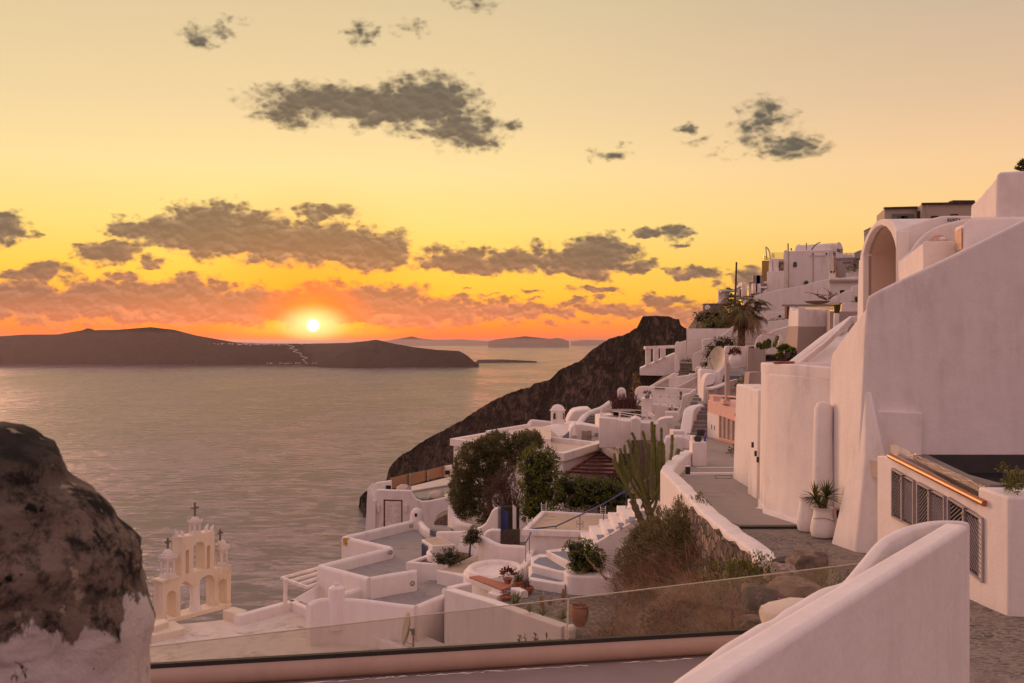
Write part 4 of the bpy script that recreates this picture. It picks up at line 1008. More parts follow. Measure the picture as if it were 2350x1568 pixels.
# little yellow sign with a red wedge
t = thing('house_sign', 'small yellow sign with red corner on the outer face of the zig-zag wall', 'sign', P('F',762,272,51.6))
MB().box(P('F',762,272,51.72), (.36,.04,.42)).build('board', flat('yellow_enamel', (.55,.36,.10), .5), t)
MB().prism([P('F',747,294,51.69), P('F',770,294,51.69), P('F',757,280,51.69)], (0,-.01,0)).build('mark', flat('red_enamel', (.4,.02,.015), .5), t)
text('PANORAMA', 'wording', P('F',762,256,51.69), .085, flat('sign_red', (.45,.10,.03), .5), parent=t, ext=.004)
# lower terrace
zc2, zf2 = -10.82, -11.12
t = thing('lower_terrace', 'lower grey terrace between the nearest zig-zag parapet and the chapel roof', 'terrace', Q('F',1300,740,zf2))
MB().prism([Q('F',960,800,zf2), Q('F',1440,660,zf2), Q('F',1560,610,zf2), Q('F',1700,680,zf2), Q('F',1640,790,zf2), Q('F',1400,870,zf2), Q('F',900,830,zf2)], (0,0,-.5)).build('floor', GREYF, t)
MB().wall(bez([Q('F',410,845,zc2-.15), Q('F',490,800,zc2-.02), Q('F',620,787,zc2), Q('F',900,797,zc2), Q('F',1200,835,zc2), Q('F',1390,855,zc2)],4), .30, .5, base=-16).build('parapet', WHITE2, t, smooth=True)
MB().wall([Q('F',1395,855,zc2), Q('F',1540,795,zc2), Q('F',1660,748,zc2)], .30, .5, base=-16).build('parapet', WHITE2, t, smooth=True)
MB().wall(bez([Q('F',640,785,zc2), Q('F',700,745,zc2+.05), Q('F',1000,650,-10.6), Q('F',1300,548,-10.3), Q('F',1400,528,-10.22)],3), .34, .5, base=-12).build('middle_wall', WHITE2, t, smooth=True)
MB().lathe([(.09,0),(.10,.10),(.06,.2),(.02,.24)], Q('F',1652,748,zc2), 10).build('knob', WHITE2, t, smooth=True)
MB().prism([Q('F',440,850,-12.1), Q('F',640,790,-12.1), Vector((-2.3,39.9,-12.25)), Vector((-2.5,39.0,-12.35)), Q('F',620,1020,-12.35)], (0,0,-.6)).build('plinth', OLDW, t, bevel=.05)
t = thing('cylinder_chimney', 'squat white cylindrical chimney with a small neck on the chapel roof step', 'chimney', P('F',670,970,42.0))
MB().lathe([(.345,-.5),(.345,1.12),(.33,1.22),(.22,1.30),(.13,1.32),(.12,1.42),(.09,1.42),(.09,1.36)], P('F',670,960,42.0), 22).build('body', WHITE2, t, smooth=True)
# big front wall to the right (court retaining wall)
t = thing('court_wall', 'long white retaining wall stepping down below the potted court', 'wall', Q('U',1300,1430,-9.3))
cw = [Q('F',1685,695,-9.75), Q('F',1850,660,-9.72), Q('G',40,470,-9.75)]
w1 = [Q('F',1700,700,-9.05), Q('G',220,590,-9.05), Q('G',500,685,-9.05), Q('G',985,850,-9.05)]
MB().wall([w1[0], w1[1], w1[2], w1[3]], .42, .5, base=-16, rnd=.25).build('wall', WHITE, t, smooth=True)
a_, b_ = Q('F',1655,752,zc2), Q('F',1702,700,-9.05)
MB().prism([Vector((a_.x,a_.y,-10.9)), Vector((b_.x,b_.y,-9.2)), Vector((b_.x,b_.y,-16)), Vector((a_.x,a_.y,-16))], (.3,.15,0)).build('side_wall', WHITE2, t)
MB().wall([Q('F',1690,695,-9.05), Q('F',1770,672,-9.05), Q('F',1880,650,-9.05)], .36, .5, base=-16, rnd=.3).build('return_wall', WHITE, t, smooth=True)
MB().box(Q('G',975,850,-9.05)+Vector((.15,.05,-1.35)), (.4,.5,2.7)).build('end_pier', WHITE, t, bevel=.1)
# brick-topped bench over a dark recess
t = thing('masonry_bench', 'white masonry bench topped with a red clay slab beside the flower pots', 'bench', Q('G',200,480,-9.4))
bt4 = [P('G',0,372,38.6), P('G',100,344,39.6), P('G',462,450,37.6), P('G',345,482,36.7)]
zb_ = sum(p.z for p in bt4)/4
tq = [Q('G',0,368,zb_), Q('G',100,344,zb_), Q('G',465,447,zb_), Q('G',343,485,zb_)]
tq[0] = Q('F',1880,592,zb_); tq[1] = Q('F',1975,580,zb_)
MB().prism([p+UP*.0 for p in tq], (0,0,-.06)).build('slab', BRICK, t, bevel=.01)
MB().prism([p+Vector((0,0,-.065)) for p in tq], (0,0,-.22)).build('edge', WHITE2, t, bevel=.02)
MB().box((tq[2]+tq[3])/2+Vector((-.25,.1,-.85)), (.8,.7,1.3), .5).build('support', WHITE2, t, bevel=.04)
MB().prism([tq[0]+Vector((0,.9,-.3)), tq[3]+Vector((-.3,.9,-.3)), tq[3]+Vector((-.3,.9,-1.6)), tq[0]+Vector((0,.9,-1.6))], (0,.2,0)).build('back', WHITE2, t)
MB().prism([Q('F',1850,660,-9.85)+Vector((0,0,-.3)), Q('F',2141,790,-9.85)+Vector((0,0,-.3)), Vector((0.4,36.5,-10.15)), Vector((-1.5,38.6,-10.15))], (0,0,-.1)).build('ledge', flat('blue_grey_ledge', (.25,.27,.30), .6), t)
solo(MB().wall([Q('G',565,500,-9.0), Q('G',500,470,-9.0), Q('G',430,470,-9.0)], .3, .9, rnd=.5), 'low_stub_wall', 'short rounded white stub wall behind the agave pot', 'wall', WHITE2, smooth=True)
# crazy-paved court
zq = -9.25
tag(MB().prism([Q('E',440,1400,zq), Q('E',640,1400,zq), Q('E',1000,1475,zq), Q('E',1500,1475,zq), Vector((3.6,30.5,zq)), Vector((1.75,31.7,zq)), Q('G',500,670,zq), Q('G',300,590,zq)], (0,0,-.3)).build('paved_court', CRAZY), kind='structure')

# tan terrace, planter, shed
zt_ = -10.5
t = thing('tan_terrace', 'tan-floored raised terrace between the round tub and the planter', 'terrace', Q('F',1800,500,zt_))
MB().prism([Q('F',1583,532,zt_), Q('F',1700,498,zt_), Q('F',1990,372,zt_), Q('F',2085,440,zt_), Q('F',1960,520,zt_), Q('F',1880,600,zt_)], (0,0,-1.3)).build('wall', WHITE2, t, bevel=.04)
MB().prism([Q('F',1605,532,zt_+.006), Q('F',1705,502,zt_+.006), Q('F',1990,380,zt_+.006), Q('F',2070,436,zt_+.006), Q('F',1950,500,zt_+.006), Q('F',1870,566,zt_+.006)], (0,0,-.02)).build('floor', TANF, t)
MB().box(Q('F',1780,640,-11.0)+Vector((.1,0,.0)), (.9,.9,.5), .3).build('step', WHITE2, t, bevel=.05)
zk = -10.35
t = thing('corner_planter', 'angular white planter holding a round dark shrub and a small standard tree', 'planter', Q('F',1500,460,zk))
MB().wall([Q('F',1690,478,zk), Q('F',1335,455,zk), Q('F',1500,395,zk), Q('F',1640,345,zk), Q('F',1760,320,zk)], .22, 1.2, rnd=.6).build('wall', WHITE2, t, smooth=True)
MB().prism([Q('F',1370,452,zk-.12), Q('F',1660,350,zk-.12), Q('F',1900,380,zk-.12), Q('F',1870,410,zk-.12), Q('F',1700,470,zk-.12)], (0,0,-.5)).build('soil', EARTH, t)
t = thing('louvred_shed', 'low white store with tan top and blue louvred door beside the terrace', 'shed', Q('F',1600,280,-9.9))
sq = [Q('F',1448,252,-9.9), Q('F',1595,224,-9.9), Q('F',1760,298,-9.9), Q('F',1545,312,-9.9)]
MB().prism(sq, (0,0,-1.6)).build('wall', WHITE2, t, bevel=.03)
MB().prism([s_*1.0+UP*.006 for s_ in [Q('F',1465,252,-9.9), Q('F',1590,229,-9.9), Q('F',1740,295,-9.9), Q('F',1550,306,-9.9)]], (0,0,-.02)).build('top', TANF, t)
d_ = (sq[3]-sq[0]).normalized(); nd = Vector((d_.y,-d_.x,0))
dd = MB().prism([sq[0]+d_*.15+nd*.03-UP*.12, sq[0]+d_*1.05+nd*.03-UP*.12, sq[0]+d_*1.05+nd*.03-UP*1.5, sq[0]+d_*.15+nd*.03-UP*1.5], -nd*.03).build('door', flat('blue_grey_door', (.17,.19,.28), .5), t)
g = MB()
for k in range(9): g.bar(sq[0]+d_*(.2+k*.1)+nd*.05-UP*.16, sq[0]+d_*(.2+k*.1)+nd*.05-UP*1.46, .03)
g.build('slats', flat('blue_slats', (.13,.15,.24), .5), dd)
solo(MB().wall(bez([Q('F',1700,318,-10.1), Q('F',1560,330,-10.1), Q('F',1515,352,-10.1), Q('F',1530,380,-10.1), Q('F',1600,392,-10.1)],4), .22, .7, rnd=.9), 'curved_kerb', 'small curled white kerb between the store and the corner planter', 'kerb', WHITE2, smooth=True)
# walls behind: white screen wall, sweeping wall
t = thing('screen_wall', 'white garden wall sweeping from the store to the fence gate', 'wall', Q('D',1100,1480,-10.6))
w = [P('D',848,1330,51.5), P('D',960,1328,51.0), P('D',1095,1326,50.5)]
MB().wall(w, .3, .5, base=-11.5, rnd=.8).build('wall', WHITE2, t, smooth=True)
w = bez([P('D',1095,1330,50.4), P('D',1110,1400,49.6), P('D',1150,1480,48.9), P('D',1230,1500,48.2)],3)
w2 = bez([P('D',1270,1372,47.6), P('D',1330,1398,47.0), P('D',1440,1450,46.4), P('D',1540,1462,46.2), P('D',1690,1470,46.0), P('D',1730,1480,45.6)],4)
MB().prism([P('D',1095,1326,50.2), P('D',1270,1372,49.0), P('D',1270,1600,48.6), P('D',1000,1600,49.8)], (0,.3,0)).build('panel', WHITE2, t, bevel=.03)
MB().wall(w2, .3, .5, base=-11.2, rnd=.8).build('low_wall', WHITE2, t, smooth=True)
t = thing('blue_gate', 'blue doorway in a swooping whitewashed wall under the bare climber', 'gate', P('D',1500,1330,49.5))
sw = [(1195,1310),(1265,1296),(1310,1262),(1345,1200),(1372,1140),(1400,1112),(1438,1104),(1438,1560),(1195,1560)]
MB().prism([P('D',x,y,49.4) for x,y in sw], (0,.4,0)).build('wall', WHITE, t, bevel=.05, seg=3)
MB().prism([P('D',x,y,49.3) for x,y in ((1436,1106),(1458,1106),(1458,1330),(1436,1330))], (0,.5,0)).build('jamb', flat('grey_stone_jamb', (.20,.18,.17), .9), t)
MB().prism([P('D',x,y,49.5) for x,y in ((1458,1104),(1532,1150),(1532,1330),(1458,1330))], (0,.06,0)).build('door', BLUEP, t)
MB().prism([P('D',x,y,49.35) for x,y in ((1575,1080),(1612,1110),(1612,1480),(1575,1480))], (0,.5,0)).build('pillar', WHITE, t, bevel=.03)
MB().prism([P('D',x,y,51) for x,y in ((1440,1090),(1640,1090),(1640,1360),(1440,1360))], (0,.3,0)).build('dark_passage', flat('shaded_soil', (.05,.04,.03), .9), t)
solo(MB().prism([P('D',x,y,48.4) for x,y in ((1290,1375),(1320,1335),(1370,1318),(1460,1320),(1460,1470),(1290,1470))], (0,.5,0)), 'rounded_step_wall', 'rough rounded white wall stub left of the picket fence', 'wall', WHITE, bevel=.06)
t = thing('picket_fence', 'short dark weathered picket fence below the blue doorway', 'fence', P('D',1550,1460,46.9))
for k in range(10):
    x = 1465+k*19; yt = 1318-k*1.6+random.uniform(-5,5); a = P('D',x,1458,46.9); b_ = P('D',x,yt,46.9)
    MB().prism([a+Vector((-.05,0,0)), a+Vector((.05,0,0)), b_+Vector((.05,0,-.05)), b_, b_+Vector((-.05,0,-.05))], (0,.03,0)).build('picket', WOODD, t)
g = MB(); g.bar(P('D',1462,1348,46.95), P('D',1600,1352,46.95), .03, .09); g.bar(P('D',1462,1425,46.95), P('D',1640,1430,46.95), .03, .09); g.build('rail', WOODD, t)

# ------------------------------------------------------------------ blue stair
t = thing('blue_stair', 'white staircase with blue-grey treads climbing from the court to the lane', 'staircase', Q('E',900,1400,-9.2))
out_c = [('E',1835,520,40.6),('E',1680,605,41.0),('E',1560,672,41.1),('E',1440,735,41.3),('E',1320,820,41.6),('E',1200,880,42.0),('E',1090,930,42.4),('E',970,985,42.9),('E',855,1018,43.2),('E',760,1040,43.3),('E',660,1055,43.0),('E',622,1082,42.3),('E',600,1130,41.4),('E',575,1180,40.8),('E',545,1220,40.3),('E',490,1268,39.9),('E',400,1305,39.9),('E',300,1335,40.1),('E',200,1352,40.6)]
oc = bez([P(*c) for c in out_c], 3)
MB().wall(oc, .26, .5, base=-11.0, rnd=.45).build('outer_parapet', WHITE, t, smooth=True)
ic = bez([P('E',1860,640,38.5), P('E',1760,705,38.5), P('E',1640,782,38.5), P('E',1500,862,38.5), P('E',1340,955,38.5), P('E',1240,1012,38.4), P('E',1180,1045,38.3)], 3)
MB().wall(ic, .20, .5, base=-10.2, rnd=.4).build('inner_parapet', WHITE, t, smooth=True)
steps = [ # picture tread outline (E), level
 ([(1680,706),(1745,706),(1742,740),(1708,758)], -6.62), ([(1565,764),(1640,764),(1650,786),(1582,822)], -6.9), ([(1458,822),(1532,820),(1548,848),(1480,880)], -7.18),
 ([(1355,885),(1428,883),(1446,908),(1384,943)], -7.46), ([(1250,938),(1322,937),(1342,966),(1270,1005)], -7.74), ([(1146,990),(1225,990),(1246,1030),(1180,1052)], -8.02)]
for k, (pl_, z) in enumerate(steps):
    c = [Q('E',*p,z) for p in pl_]
    x0 = min(p.x for p in c)-.10; x1 = max(p.x for p in c)+.25
    MB().prism([Vector((x0,38.7,z)), Vector((x1+.6,38.7,z)), Vector((x1+.6,41.9,z)), Vector((x0,41.9,z))], (0,0,-1.2)).build('step', WHITE, t, bevel=.03)
    MB().prism([p+UP*.012 for p in c], (0,0,-.03)).build('tread', BLUEG, t, bevel=.008)
low = [([(800,1104),(960,1098),(1060,1150),(1010,1200)], -8.33, [(760,1085),(960,1060),(1200,1060),(1200,1230),(1000,1225)]),
       ([(642,1195),(690,1160),(760,1155),(880,1200),(965,1248),(945,1286),(880,1280),(640,1212)], -8.62, [(610,1150),(700,1120),(820,1130),(1010,1225),(1000,1310),(930,1310),(620,1235)]),
       ([(655,1275),(780,1310),(928,1362),(925,1392),(860,1392),(604,1345)], -8.92, [(590,1240),(700,1235),(980,1320),(940,1425),(590,1372)])]
for pl_, z, body in low:
    MB().prism([Q('E',*p,z) for p in body], (0,0,-1.2)).build('step', WHITE, t, bevel=.03)
    MB().prism([Q('E',*p,z)+UP*.012 for p in pl_], (0,0,-.03)).build('tread', BLUEG, t, bevel=.01)
t = thing('blue_handrail', 'thin blue iron handrail with scrolls along the outer stair parapet', 'handrail', P('E',855,1018,43.2))
rl = [P('E',1835,355,40.4), P('E',1700,425,40.9), P('E',1540,505,41.1), P('E',1320,635,41.6), P('E',1090,745,42.4), P('E',858,852,43.1), P('E',740,866,43.2), P('E',622,878,43.0), P('E',597,952,41.7), P('E',562,1010,40.6)]
MB().tube(rl, .032, 6).build('rail', BLUEP, t)
for (x, yt, yb, Y) in ((1540,505,690,41.1),(1320,635,820,41.6),(1090,745,928,42.4),(855,852,1018,43.1),(624,878,1048,42.9),(597,952,1118,41.6),(562,1010,1208,40.6),(1770,385,560,40.7)):
    MB().tube([P('E',x,yt,Y), P('E',x,yb+8,Y)], .018, 6).build('post', BLUEP, t)
    if x in (1090,855,624):
        g = MB(); c = P('E',x,(yt+yb)/2-5,Y)
        for sx in (-1,1):
            for sz in (-1,1): g.tube([c+Vector((sx*.02,0,0)), c+Vector((sx*.13,0,sz*.02)), c+Vector((sx*.17,0,sz*.09)), c+Vector((sx*.11,0,sz*.14)), c+Vector((sx*.07,0,sz*.08))], .010, 5)
        g.build('scroll', BLUEP, t)
# round tub
ct = Q('E',268,1252,-9.82); t = thing('round_tub', 'round sunken white plaster tub with a rounded rim beside the stair foot', 'tub', ct)
ring = [ct+Vector((1.12*cos(a), 1.5*sin(a), 0)) for a in [2*pi*k/36 for k in range(36)]]
MB().wall(ring, .30, 1.4, closed=True, rnd=.8).build('rim', WHITE2, t, smooth=True)
MB().lathe([(.95,-.45),(.0,-.47)], ct, 30, 1, 1.35).build('basin', WHITE2, t)
ring = [ct+Vector((1.35*cos(a)-.05, 1.8*sin(a), -.18)) for a in [2*pi*k/36 for k in range(36)]]
MB().prism(ring, (0,0,-1.4)).build('outer_step', WHITE2, t, bevel=.06)
for a in (2.0, 1.2, .7): MB().tube([ct+Vector((.93*cos(a),1.28*sin(a),-.3)), ct+Vector((.88*cos(a),1.2*sin(a),-.3))], .04, 8).build('jet', METALG, t)
# planter with flowering shrub
t = thing('court_planter', 'rounded white masonry planter overflowing with a bushy green shrub by the stair foot', 'planter', Q('E',1150,1480,-9.2))
zpl = -8.55
pp = bez([Q('E',935,1290,zpl), Q('E',960,1262,zpl), Q('E',1060,1255,zpl), Q('E',1300,1270,zpl), Q('E',1420,1320,zpl), Q('E',1360,1345,zpl), Q('E',1150,1340,zpl), Q('E',980,1330,zpl)], 3, closed=True)
MB().prism(pp, (0,0,-1.0)).build('body', WHITE2, t, bevel=.07, seg=3)
# roof block behind the handrail
zrb = -8.0
t = thing('low_roof_house', 'low white house with an empty tan flat roof behind the blue handrail', 'house', Q('E',900,800,zrb))
rb = [Q('E',555,880,zrb), Q('E',735,705,zrb), Q('E',1450,742,zrb), Q('E',1200,900,zrb)]
MB().prism([p-UP*.12 for p in rb], (0,0,-3.0)).build('wall', WHITE, t, bevel=.03)
MB().prism([p.lerp((rb[0]+rb[2])/2, .03)-UP*.11 for p in rb], (0,0,-.02)).build('roof_deck', TANF, t)
MB().wall(rb, .24, .25, closed=True, rnd=.3).build('parapet', WHITE, t, smooth=True)
for (x, y, n_) in ((738,700,0),(1316,735,1),(600,850,2)):
    b_ = P('E',x,y,[46.5,45.5,43.2][n_]); l_ = thing('roof_ladder', ('white pipe ladder top at the back corner of the tan roof','white pipe ladder top by the hedge behind the handrail','white pipe ladder top at the front left corner of the tan roof')[n_], 'ladder', b_, 'white ladder tops on the tan roof')
    for sx in (-1,1): MB().tube([b_+Vector((sx*.11,0,-.1)), b_+Vector((sx*.11,0,.30)), b_+Vector((sx*.11,.1,.34))], .018, 6).build('stile', WHITEP, l_)
    for q in range(3): MB().tube([b_+Vector((-.11,0,.06+q*.1)), b_+Vector((.11,0,.06+q*.1))], .012, 6).build('rung', WHITEP, l_)
# pergola over the sea, left
t = thing('slatted_canopy', 'white slatted canopy on a post jutting out over the sea', 'pergola', P('F',200,800,46))
a0, a1 = P('F',165,605,46), P('F',400,690,44.2); b0_, b1_ = P('F',490,508,47.5), P('F',480,650,44.8)
for k in range(4):
    s = k/3; MB().bar(a0.lerp(a1,s), P('F',482,512,46.6).lerp(P('F',478,655,44.6),s)+Vector((.1,0,0)), .12, .10).build('slat', WHITEP, t)
MB().bar(a0, a1, .12, .12).build('beam', WHITEP, t)
MB().bar(P('F',202,622,45.7), P('F',200,850,45.7), .16, .16).build('post', WHITEP, t)
MB().prism([P('F',280,800,45.0), P('F',470,690,44.6), P('F',470,860,44.4), P('F',400,840,44.3)], (.1,.6,0)).build('side_wall', WHITE, t, bevel=.04)

# ------------------------------------------------------------------ white double-door house with the brown glass screen
t = thing('sea_gate_house', 'white walled terrace entrance with pale double doors above the sea', 'house', P('D',420,1300,66))
Yd = 66.0
MB().prism([P('D',x,y,Yd) for x,y in ((235,945),(255,925),(585,935),(600,975),(640,1020),(690,1040),(760,1035),(860,1015),(985,985),(985,1420),(235,1420))], (0,.4,0)).build('front_wall', WHITE, t, bevel=.06, seg=3)
MB().prism([P('D',x,y,Yd-.3) for x,y in ((160,905),(165,935),(215,1030),(238,1028),(238,1400),(137,1400))], (0,2.5,0)).build('corner_wall', WHITE, t, bevel=.05)
MB().prism([P('D',x,y,Yd+3) for x,y in ((160,905),(250,858),(390,835),(392,925),(240,960),(225,1030))], (0,.35,0)).build('parapet', WHITE, t, bevel=.04)
MB().box(P('D',365,905,Yd+2.95), (.35,.08,.3)).build('vent', DARK, t)
fr = MB(); o_ = [P('D',x,y,Yd-.03) for x,y in ((317,1020),(500,1025),(500,1290),(317,1290))]; i_ = [P('D',x,y,Yd-.03) for x,y in ((331,1033),(488,1037),(488,1290),(331,1290))]
fr.prism([o_[0],o_[1],i_[1],i_[0]], (0,.08,0)); fr.prism([o_[0],i_[0],i_[3],o_[3]], (0,.08,0)); fr.prism([o_[1],o_[2],i_[2],i_[1]], (0,.08,0))
fr.build('door_frame', WOODR, t)
for (x0, x1) in ((332,410),(413,488)):
    dr = MB().prism([P('D',x,y,Yd-.02) for x,y in ((x0,1034),(x1,1037),(x1,1290),(x0,1290))], (0,.05,0)).build('door', WHITEP, t)
    for (ya, yb_) in ((1048,1100),(1112,1165),(1178,1240)):
        q = [P('D',x,y,Yd-.035) for x,y in ((x0+10,ya),(x1-10,ya),(x1-10,yb_),(x0+10,yb_))]
        MB().prism(q, (0,.01,0)).build('panel', flat('door_panel_white', (.70,.64,.60), .5) if 'door_panel_white' not in bpy.data.materials else bpy.data.materials['door_panel_white'], dr)
for x in (268,538):
    tag(MB().box(P('D',x,1105,Yd-.12), (.16,.2,.5)).build('wall_lamp', WHITEP, bevel=.03), 'white wall lamp '+('left' if x < 300 else 'right')+' of the pale double doors', 'wall lamp', 'white wall lamps beside the pale double doors')
# pool terrace behind: floor, screen
t = thing('glass_screen', 'three-panel brown glass windscreen on the sea terrace', 'screen', P('D',650,900,74))
pts = [((378,812),(566,770),(566,880),(392,916)),((578,766),(742,735),(742,832),(578,880)),((755,732),(905,692),(905,792),(755,828))]
Ys = [73,74.5,76,77.5]
for k, q in enumerate(pts):
    MB().prism([P('D',*q[0],Ys[k]), P('D',*q[1],Ys[k+1]), P('D',*q[2],Ys[k+1]), P('D',*q[3],Ys[k])], (0,.05,0)).build('pane', GLASSB, t)
for k, (x, ya, yb_) in enumerate(((572,768,884),(748,733,836),(908,690,795))):
    MB().bar(P('D',x,ya,Ys[k+1]-.1), P('D',x,yb_,Ys[k+1]-.1), .12).build('post', WOODW, t)
t = thing('sea_terrace', 'pale sea terrace with a narrow green pool behind the brown glass screen', 'terrace', P('D',700,900,72))
MB().prism([P('D',x,y,Yq) for x,y,Yq in ((420,930,69.5),(1000,790,76),(1010,868,71),(590,940,67.5))], (0,0,-.4)).build('deck', plaster('pale_deck', (.62,.58,.52), .3), t)
MB().prism([P('D',590,938,67.4), P('D',1010,868,70.9), P('D',1010,890,70.9), P('D',590,962,67.4)], (0,.3,0)).build('step_edge', TAUPE, t)
MB().prism([P('D',590,960,67.3), P('D',1010,888,70.8), P('D',1010,960,69.5), P('D',660,1010,66.9)], (0,.1,0)).build('inner_wall', flat('greenish_plaster', (.42,.40,.33), .8), t)
MB().prism([P('D',650,1018,66.6), P('D',760,998,67.0), P('D',1000,950,68.6), P('D',1000,985,67.0), P('D',720,1028,66.5)], (0,0,-.2)).build('water', flat('green_pool_water', (.05,.08,.05), .1, bump=0), t)
MB().prism([P('D',905,700,77.6), P('D',1000,682,77.6), P('D',1000,800,77.6), P('D',905,800,77.6)], (0,.4,0)).build('end_wall', WHITE, t, bevel=.03)
MB().box(P('D',937,757,77.5), (.4,.1,.3)).build('vent', DARK, t)
def urn(loc, s, name, label, cat='pot', m_=WHITE2, group=None, prof=None, rims=True):
    prof = prof or [(.20,0),(.26,.05),(.42,.35),(.46,.55),(.40,.78),(.28,.92),(.24,.98),(.30,1.02),(.30,1.06),(.24,1.06),(.22,.98)]
    t_ = thing(name, label, cat, loc, group)
    MB().lathe([(r*s, z*s) for r, z in prof], loc, 26).build('body', m_, t_, smooth=True)
    return t_
def side_urn(x, y, Y, label):
    p = P('D',x,y,Y); t_ = thing('fallen_jar', label, 'jar', p, 'pale jars lying by the sea terrace')
    MB().tube([p+Vector((-.45,0,-.1)), p+Vector((-.38,0,-.03)), p+Vector((-.15,0,.05)), p+Vector((.15,-.05,.05)), p+Vector((.3,-.08,.03)), p+Vector((.34,-.08,.03)), p+Vector((.38,-.1,.03))], [.13,.24,.33,.32,.22,.19,.27], 20).build('body', plaster('jar_clay', (.60,.52,.45), .2) if 'jar_clay' not in bpy.data.materials else bpy.data.materials['jar_clay'], t_, smooth=True)
side_urn(515,925,67.2,'pale jar poking over the left of the wall beside the glass screen'); side_urn(835,985,66.9,'larger pale jar lying by the green pool')
solo(MB().prism([P('D',x,y,61) for x,y in ((805,1240),(850,1200),(930,1165),(975,1150),(975,1262),(900,1278),(810,1268))], (0,2,0)), 'rubble_step', 'rough brown stone step at the foot of the doors wall', 'step', STONEB, bevel=.05)
solo(MB().wall([P('D',982,1060,60), P('D',1000,1180,59.5), P('D',1060,1235,58.5), P('D',1190,1265,57.5)], .5, .5, base=-13.5), 'curving_garden_wall', 'curving white garden wall at the foot of the olive tree', 'wall', WHITE, smooth=True)
tag(MB().prism([P('D',770,1280,58), P('D',860,1268,61), P('D',975,1275,61), P('D',975,1340,56), P('D',830,1330,55)], (0,0,-.3)).build('gravel_path', GREYF), kind='structure')
t = thing('garden_gate', 'little blue-grey gate at the end of the upper terrace parapet', 'gate', P('F',1560,190,53))
g = MB()
for k in range(6): g.bar(P('F',1530+k*12,160+k*7,52.5), P('F',1530+k*12,215+k*5,52.5), .10, .04)
g.build('boards', flat('pale_blue_board', (.25,.28,.34), .6), t)

# ------------------------------------------------------------------ big flat-roofed house and the house behind
zg = -7.0
t = thing('flat_roof_house', 'large white flat-roofed house with cream roof behind the olive tree', 'house', Q('R',900,800,zg))
hr = [Q('R',196,662,zg), Q('R',790,560,zg), Q('R',2070,705,zg), Q('R',2125,720,zg), Q('R',1665,852,zg)]
MB().prism([p-UP*.35 for p in hr], (0,0,-9)).build('wall', WHITE, t, bevel=.04)
cen = sum(hr, Vector((0,0,0)))/5
MB().prism([p.lerp(cen,.02)-UP*.34 for p in hr], (0,0,-.05)).build('roof_deck', plaster('cream_roof', (.74,.62,.48), .5, (.4,.3,.2)), t)
MB().wall(hr, .42, .5, closed=True, rnd=.15).build('parapet', WHITE, t)
MB().wall([p-UP*.42+(p-cen).normalized()*.23 for p in hr], .06, .08, closed=True, rnd=.2).build('string_course', TAUPE, t)
t = thing('pergola_court_wall', 'white recessed house wall behind the dark red pergola', 'wall', P('R',2200,900,70))
MB().prism([P('R',2126,716,69.5), P('R',2200,722,69.5), P('R',2350,770,66), P('O',700,1215,64), P('O',700,1600,64), P('R',2126,1200,69.5)], (0,.5,0)).build('wall', WHITE, t, bevel=.0)
MB().bar(P('R',2126,716,69.3)+UP*.05, P('O',705,1218,63.9)+UP*.05, .3, .16).build('coping', WHITE2, t)
w = MB().prism([P('R',x,y,67) for x,y in ((1875,1100),(1995,1100),(1995,1240),(1875,1240))], (0,.15,0)).build('window', WOODR, t)
MB().prism([P('R',x,y,66.95) for x,y in ((1890,1135),(1955,1135),(1955,1240),(1890,1240))], (0,.05,0)).build('pane', GLASSD, w)
MB().prism([P('R',1840,1096,66.5), P('R',2000,1096,66.5), P('R',2000,1110,66), P('R',1850,1112,66)], (0,.3,0)).build('lintel', flat('red_tile', (.25,.06,.04), .7), t)
t = thing('red_pergola', 'dark red timber pergola fanning out above the hedge', 'pergola', P('R',2100,1000,63))
rl_ = [((2068,888),(2240,890),67.5),((2005,928),(2300,932),66),((1940,968),(2320,975),64.5),((1865,1018),(2350,1032),63),((1780,1068),(2480,1092),61.5),((1705,1108),(2560,1150),60.5)]
for a, b_, Y in rl_: MB().bar(P('R',*a,Y), P('R',*b_,Y), .14, .15).build('crossbeam', WOODR, t)
MB().bar(P('R',2132,852,68.5), P('R',1710,1125,60.3), .16, .2).build('rafter', WOODR, t)
MB().bar(P('R',2190,852,68.5), P('R',2600,1170,60.3), .16, .2).build('rafter', WOODR, t)
MB().bar(P('R',2110,862,68.4), P('R',2210,862,68.4), .16, .2).build('crossbeam', WOODR, t)
# second roof, vault, cupola, doors
zh = -6.3
t = thing('vaulted_roof_house', 'white house with low barrel vault and cream roof behind the flat-roofed one', 'house', P('R',1400,600,82))
q_ = [Q('R',662,556,zh), Q('R',1205,468,zh), Q('R',1500,470,zh), Q('R',1500,640,zh), Q('R',1300,640,zh)]
MB().prism([p-UP*.2 for p in q_], (0,0,-6)).build('wall', WHITE, t)
MB().prism([p.lerp(q_[3],.03)-UP*.18 for p in q_], (0,0,-.04)).build('roof_deck', bpy.data.materials['cream_roof'], t)
MB().wall([q_[4], q_[0], q_[1]], .3, .4, rnd=.3).build('parapet', WHITE, t, smooth=True)
MB().wall(bez([P('R',1205,468,92), P('R',1225,425,92.2), P('R',1262,408,92.3), P('R',1500,432,93), P('R',1560,445,93)],3), .5, 1.5, rnd=.8).build('raised_parapet', WHITE, t, smooth=True)
ar = [(1195,645),(1205,600),(1235,555),(1290,525),(1360,515),(1440,525),(1510,555),(1560,595),(1600,635),(1600,700),(1195,700)]
f3 = [P('R',x,y,78) for x,y in ar]; off = P('R',1850,430,92)-P('R',1440,520,78)
g = MB(); n_ = len(ar); g.add(f3+[p+off for p in f3], [[i,i+1,n_+i+1,n_+i] for i in range(n_-1)]+[list(range(n_))]); g.build('vault', WHITE, t, smooth=True)
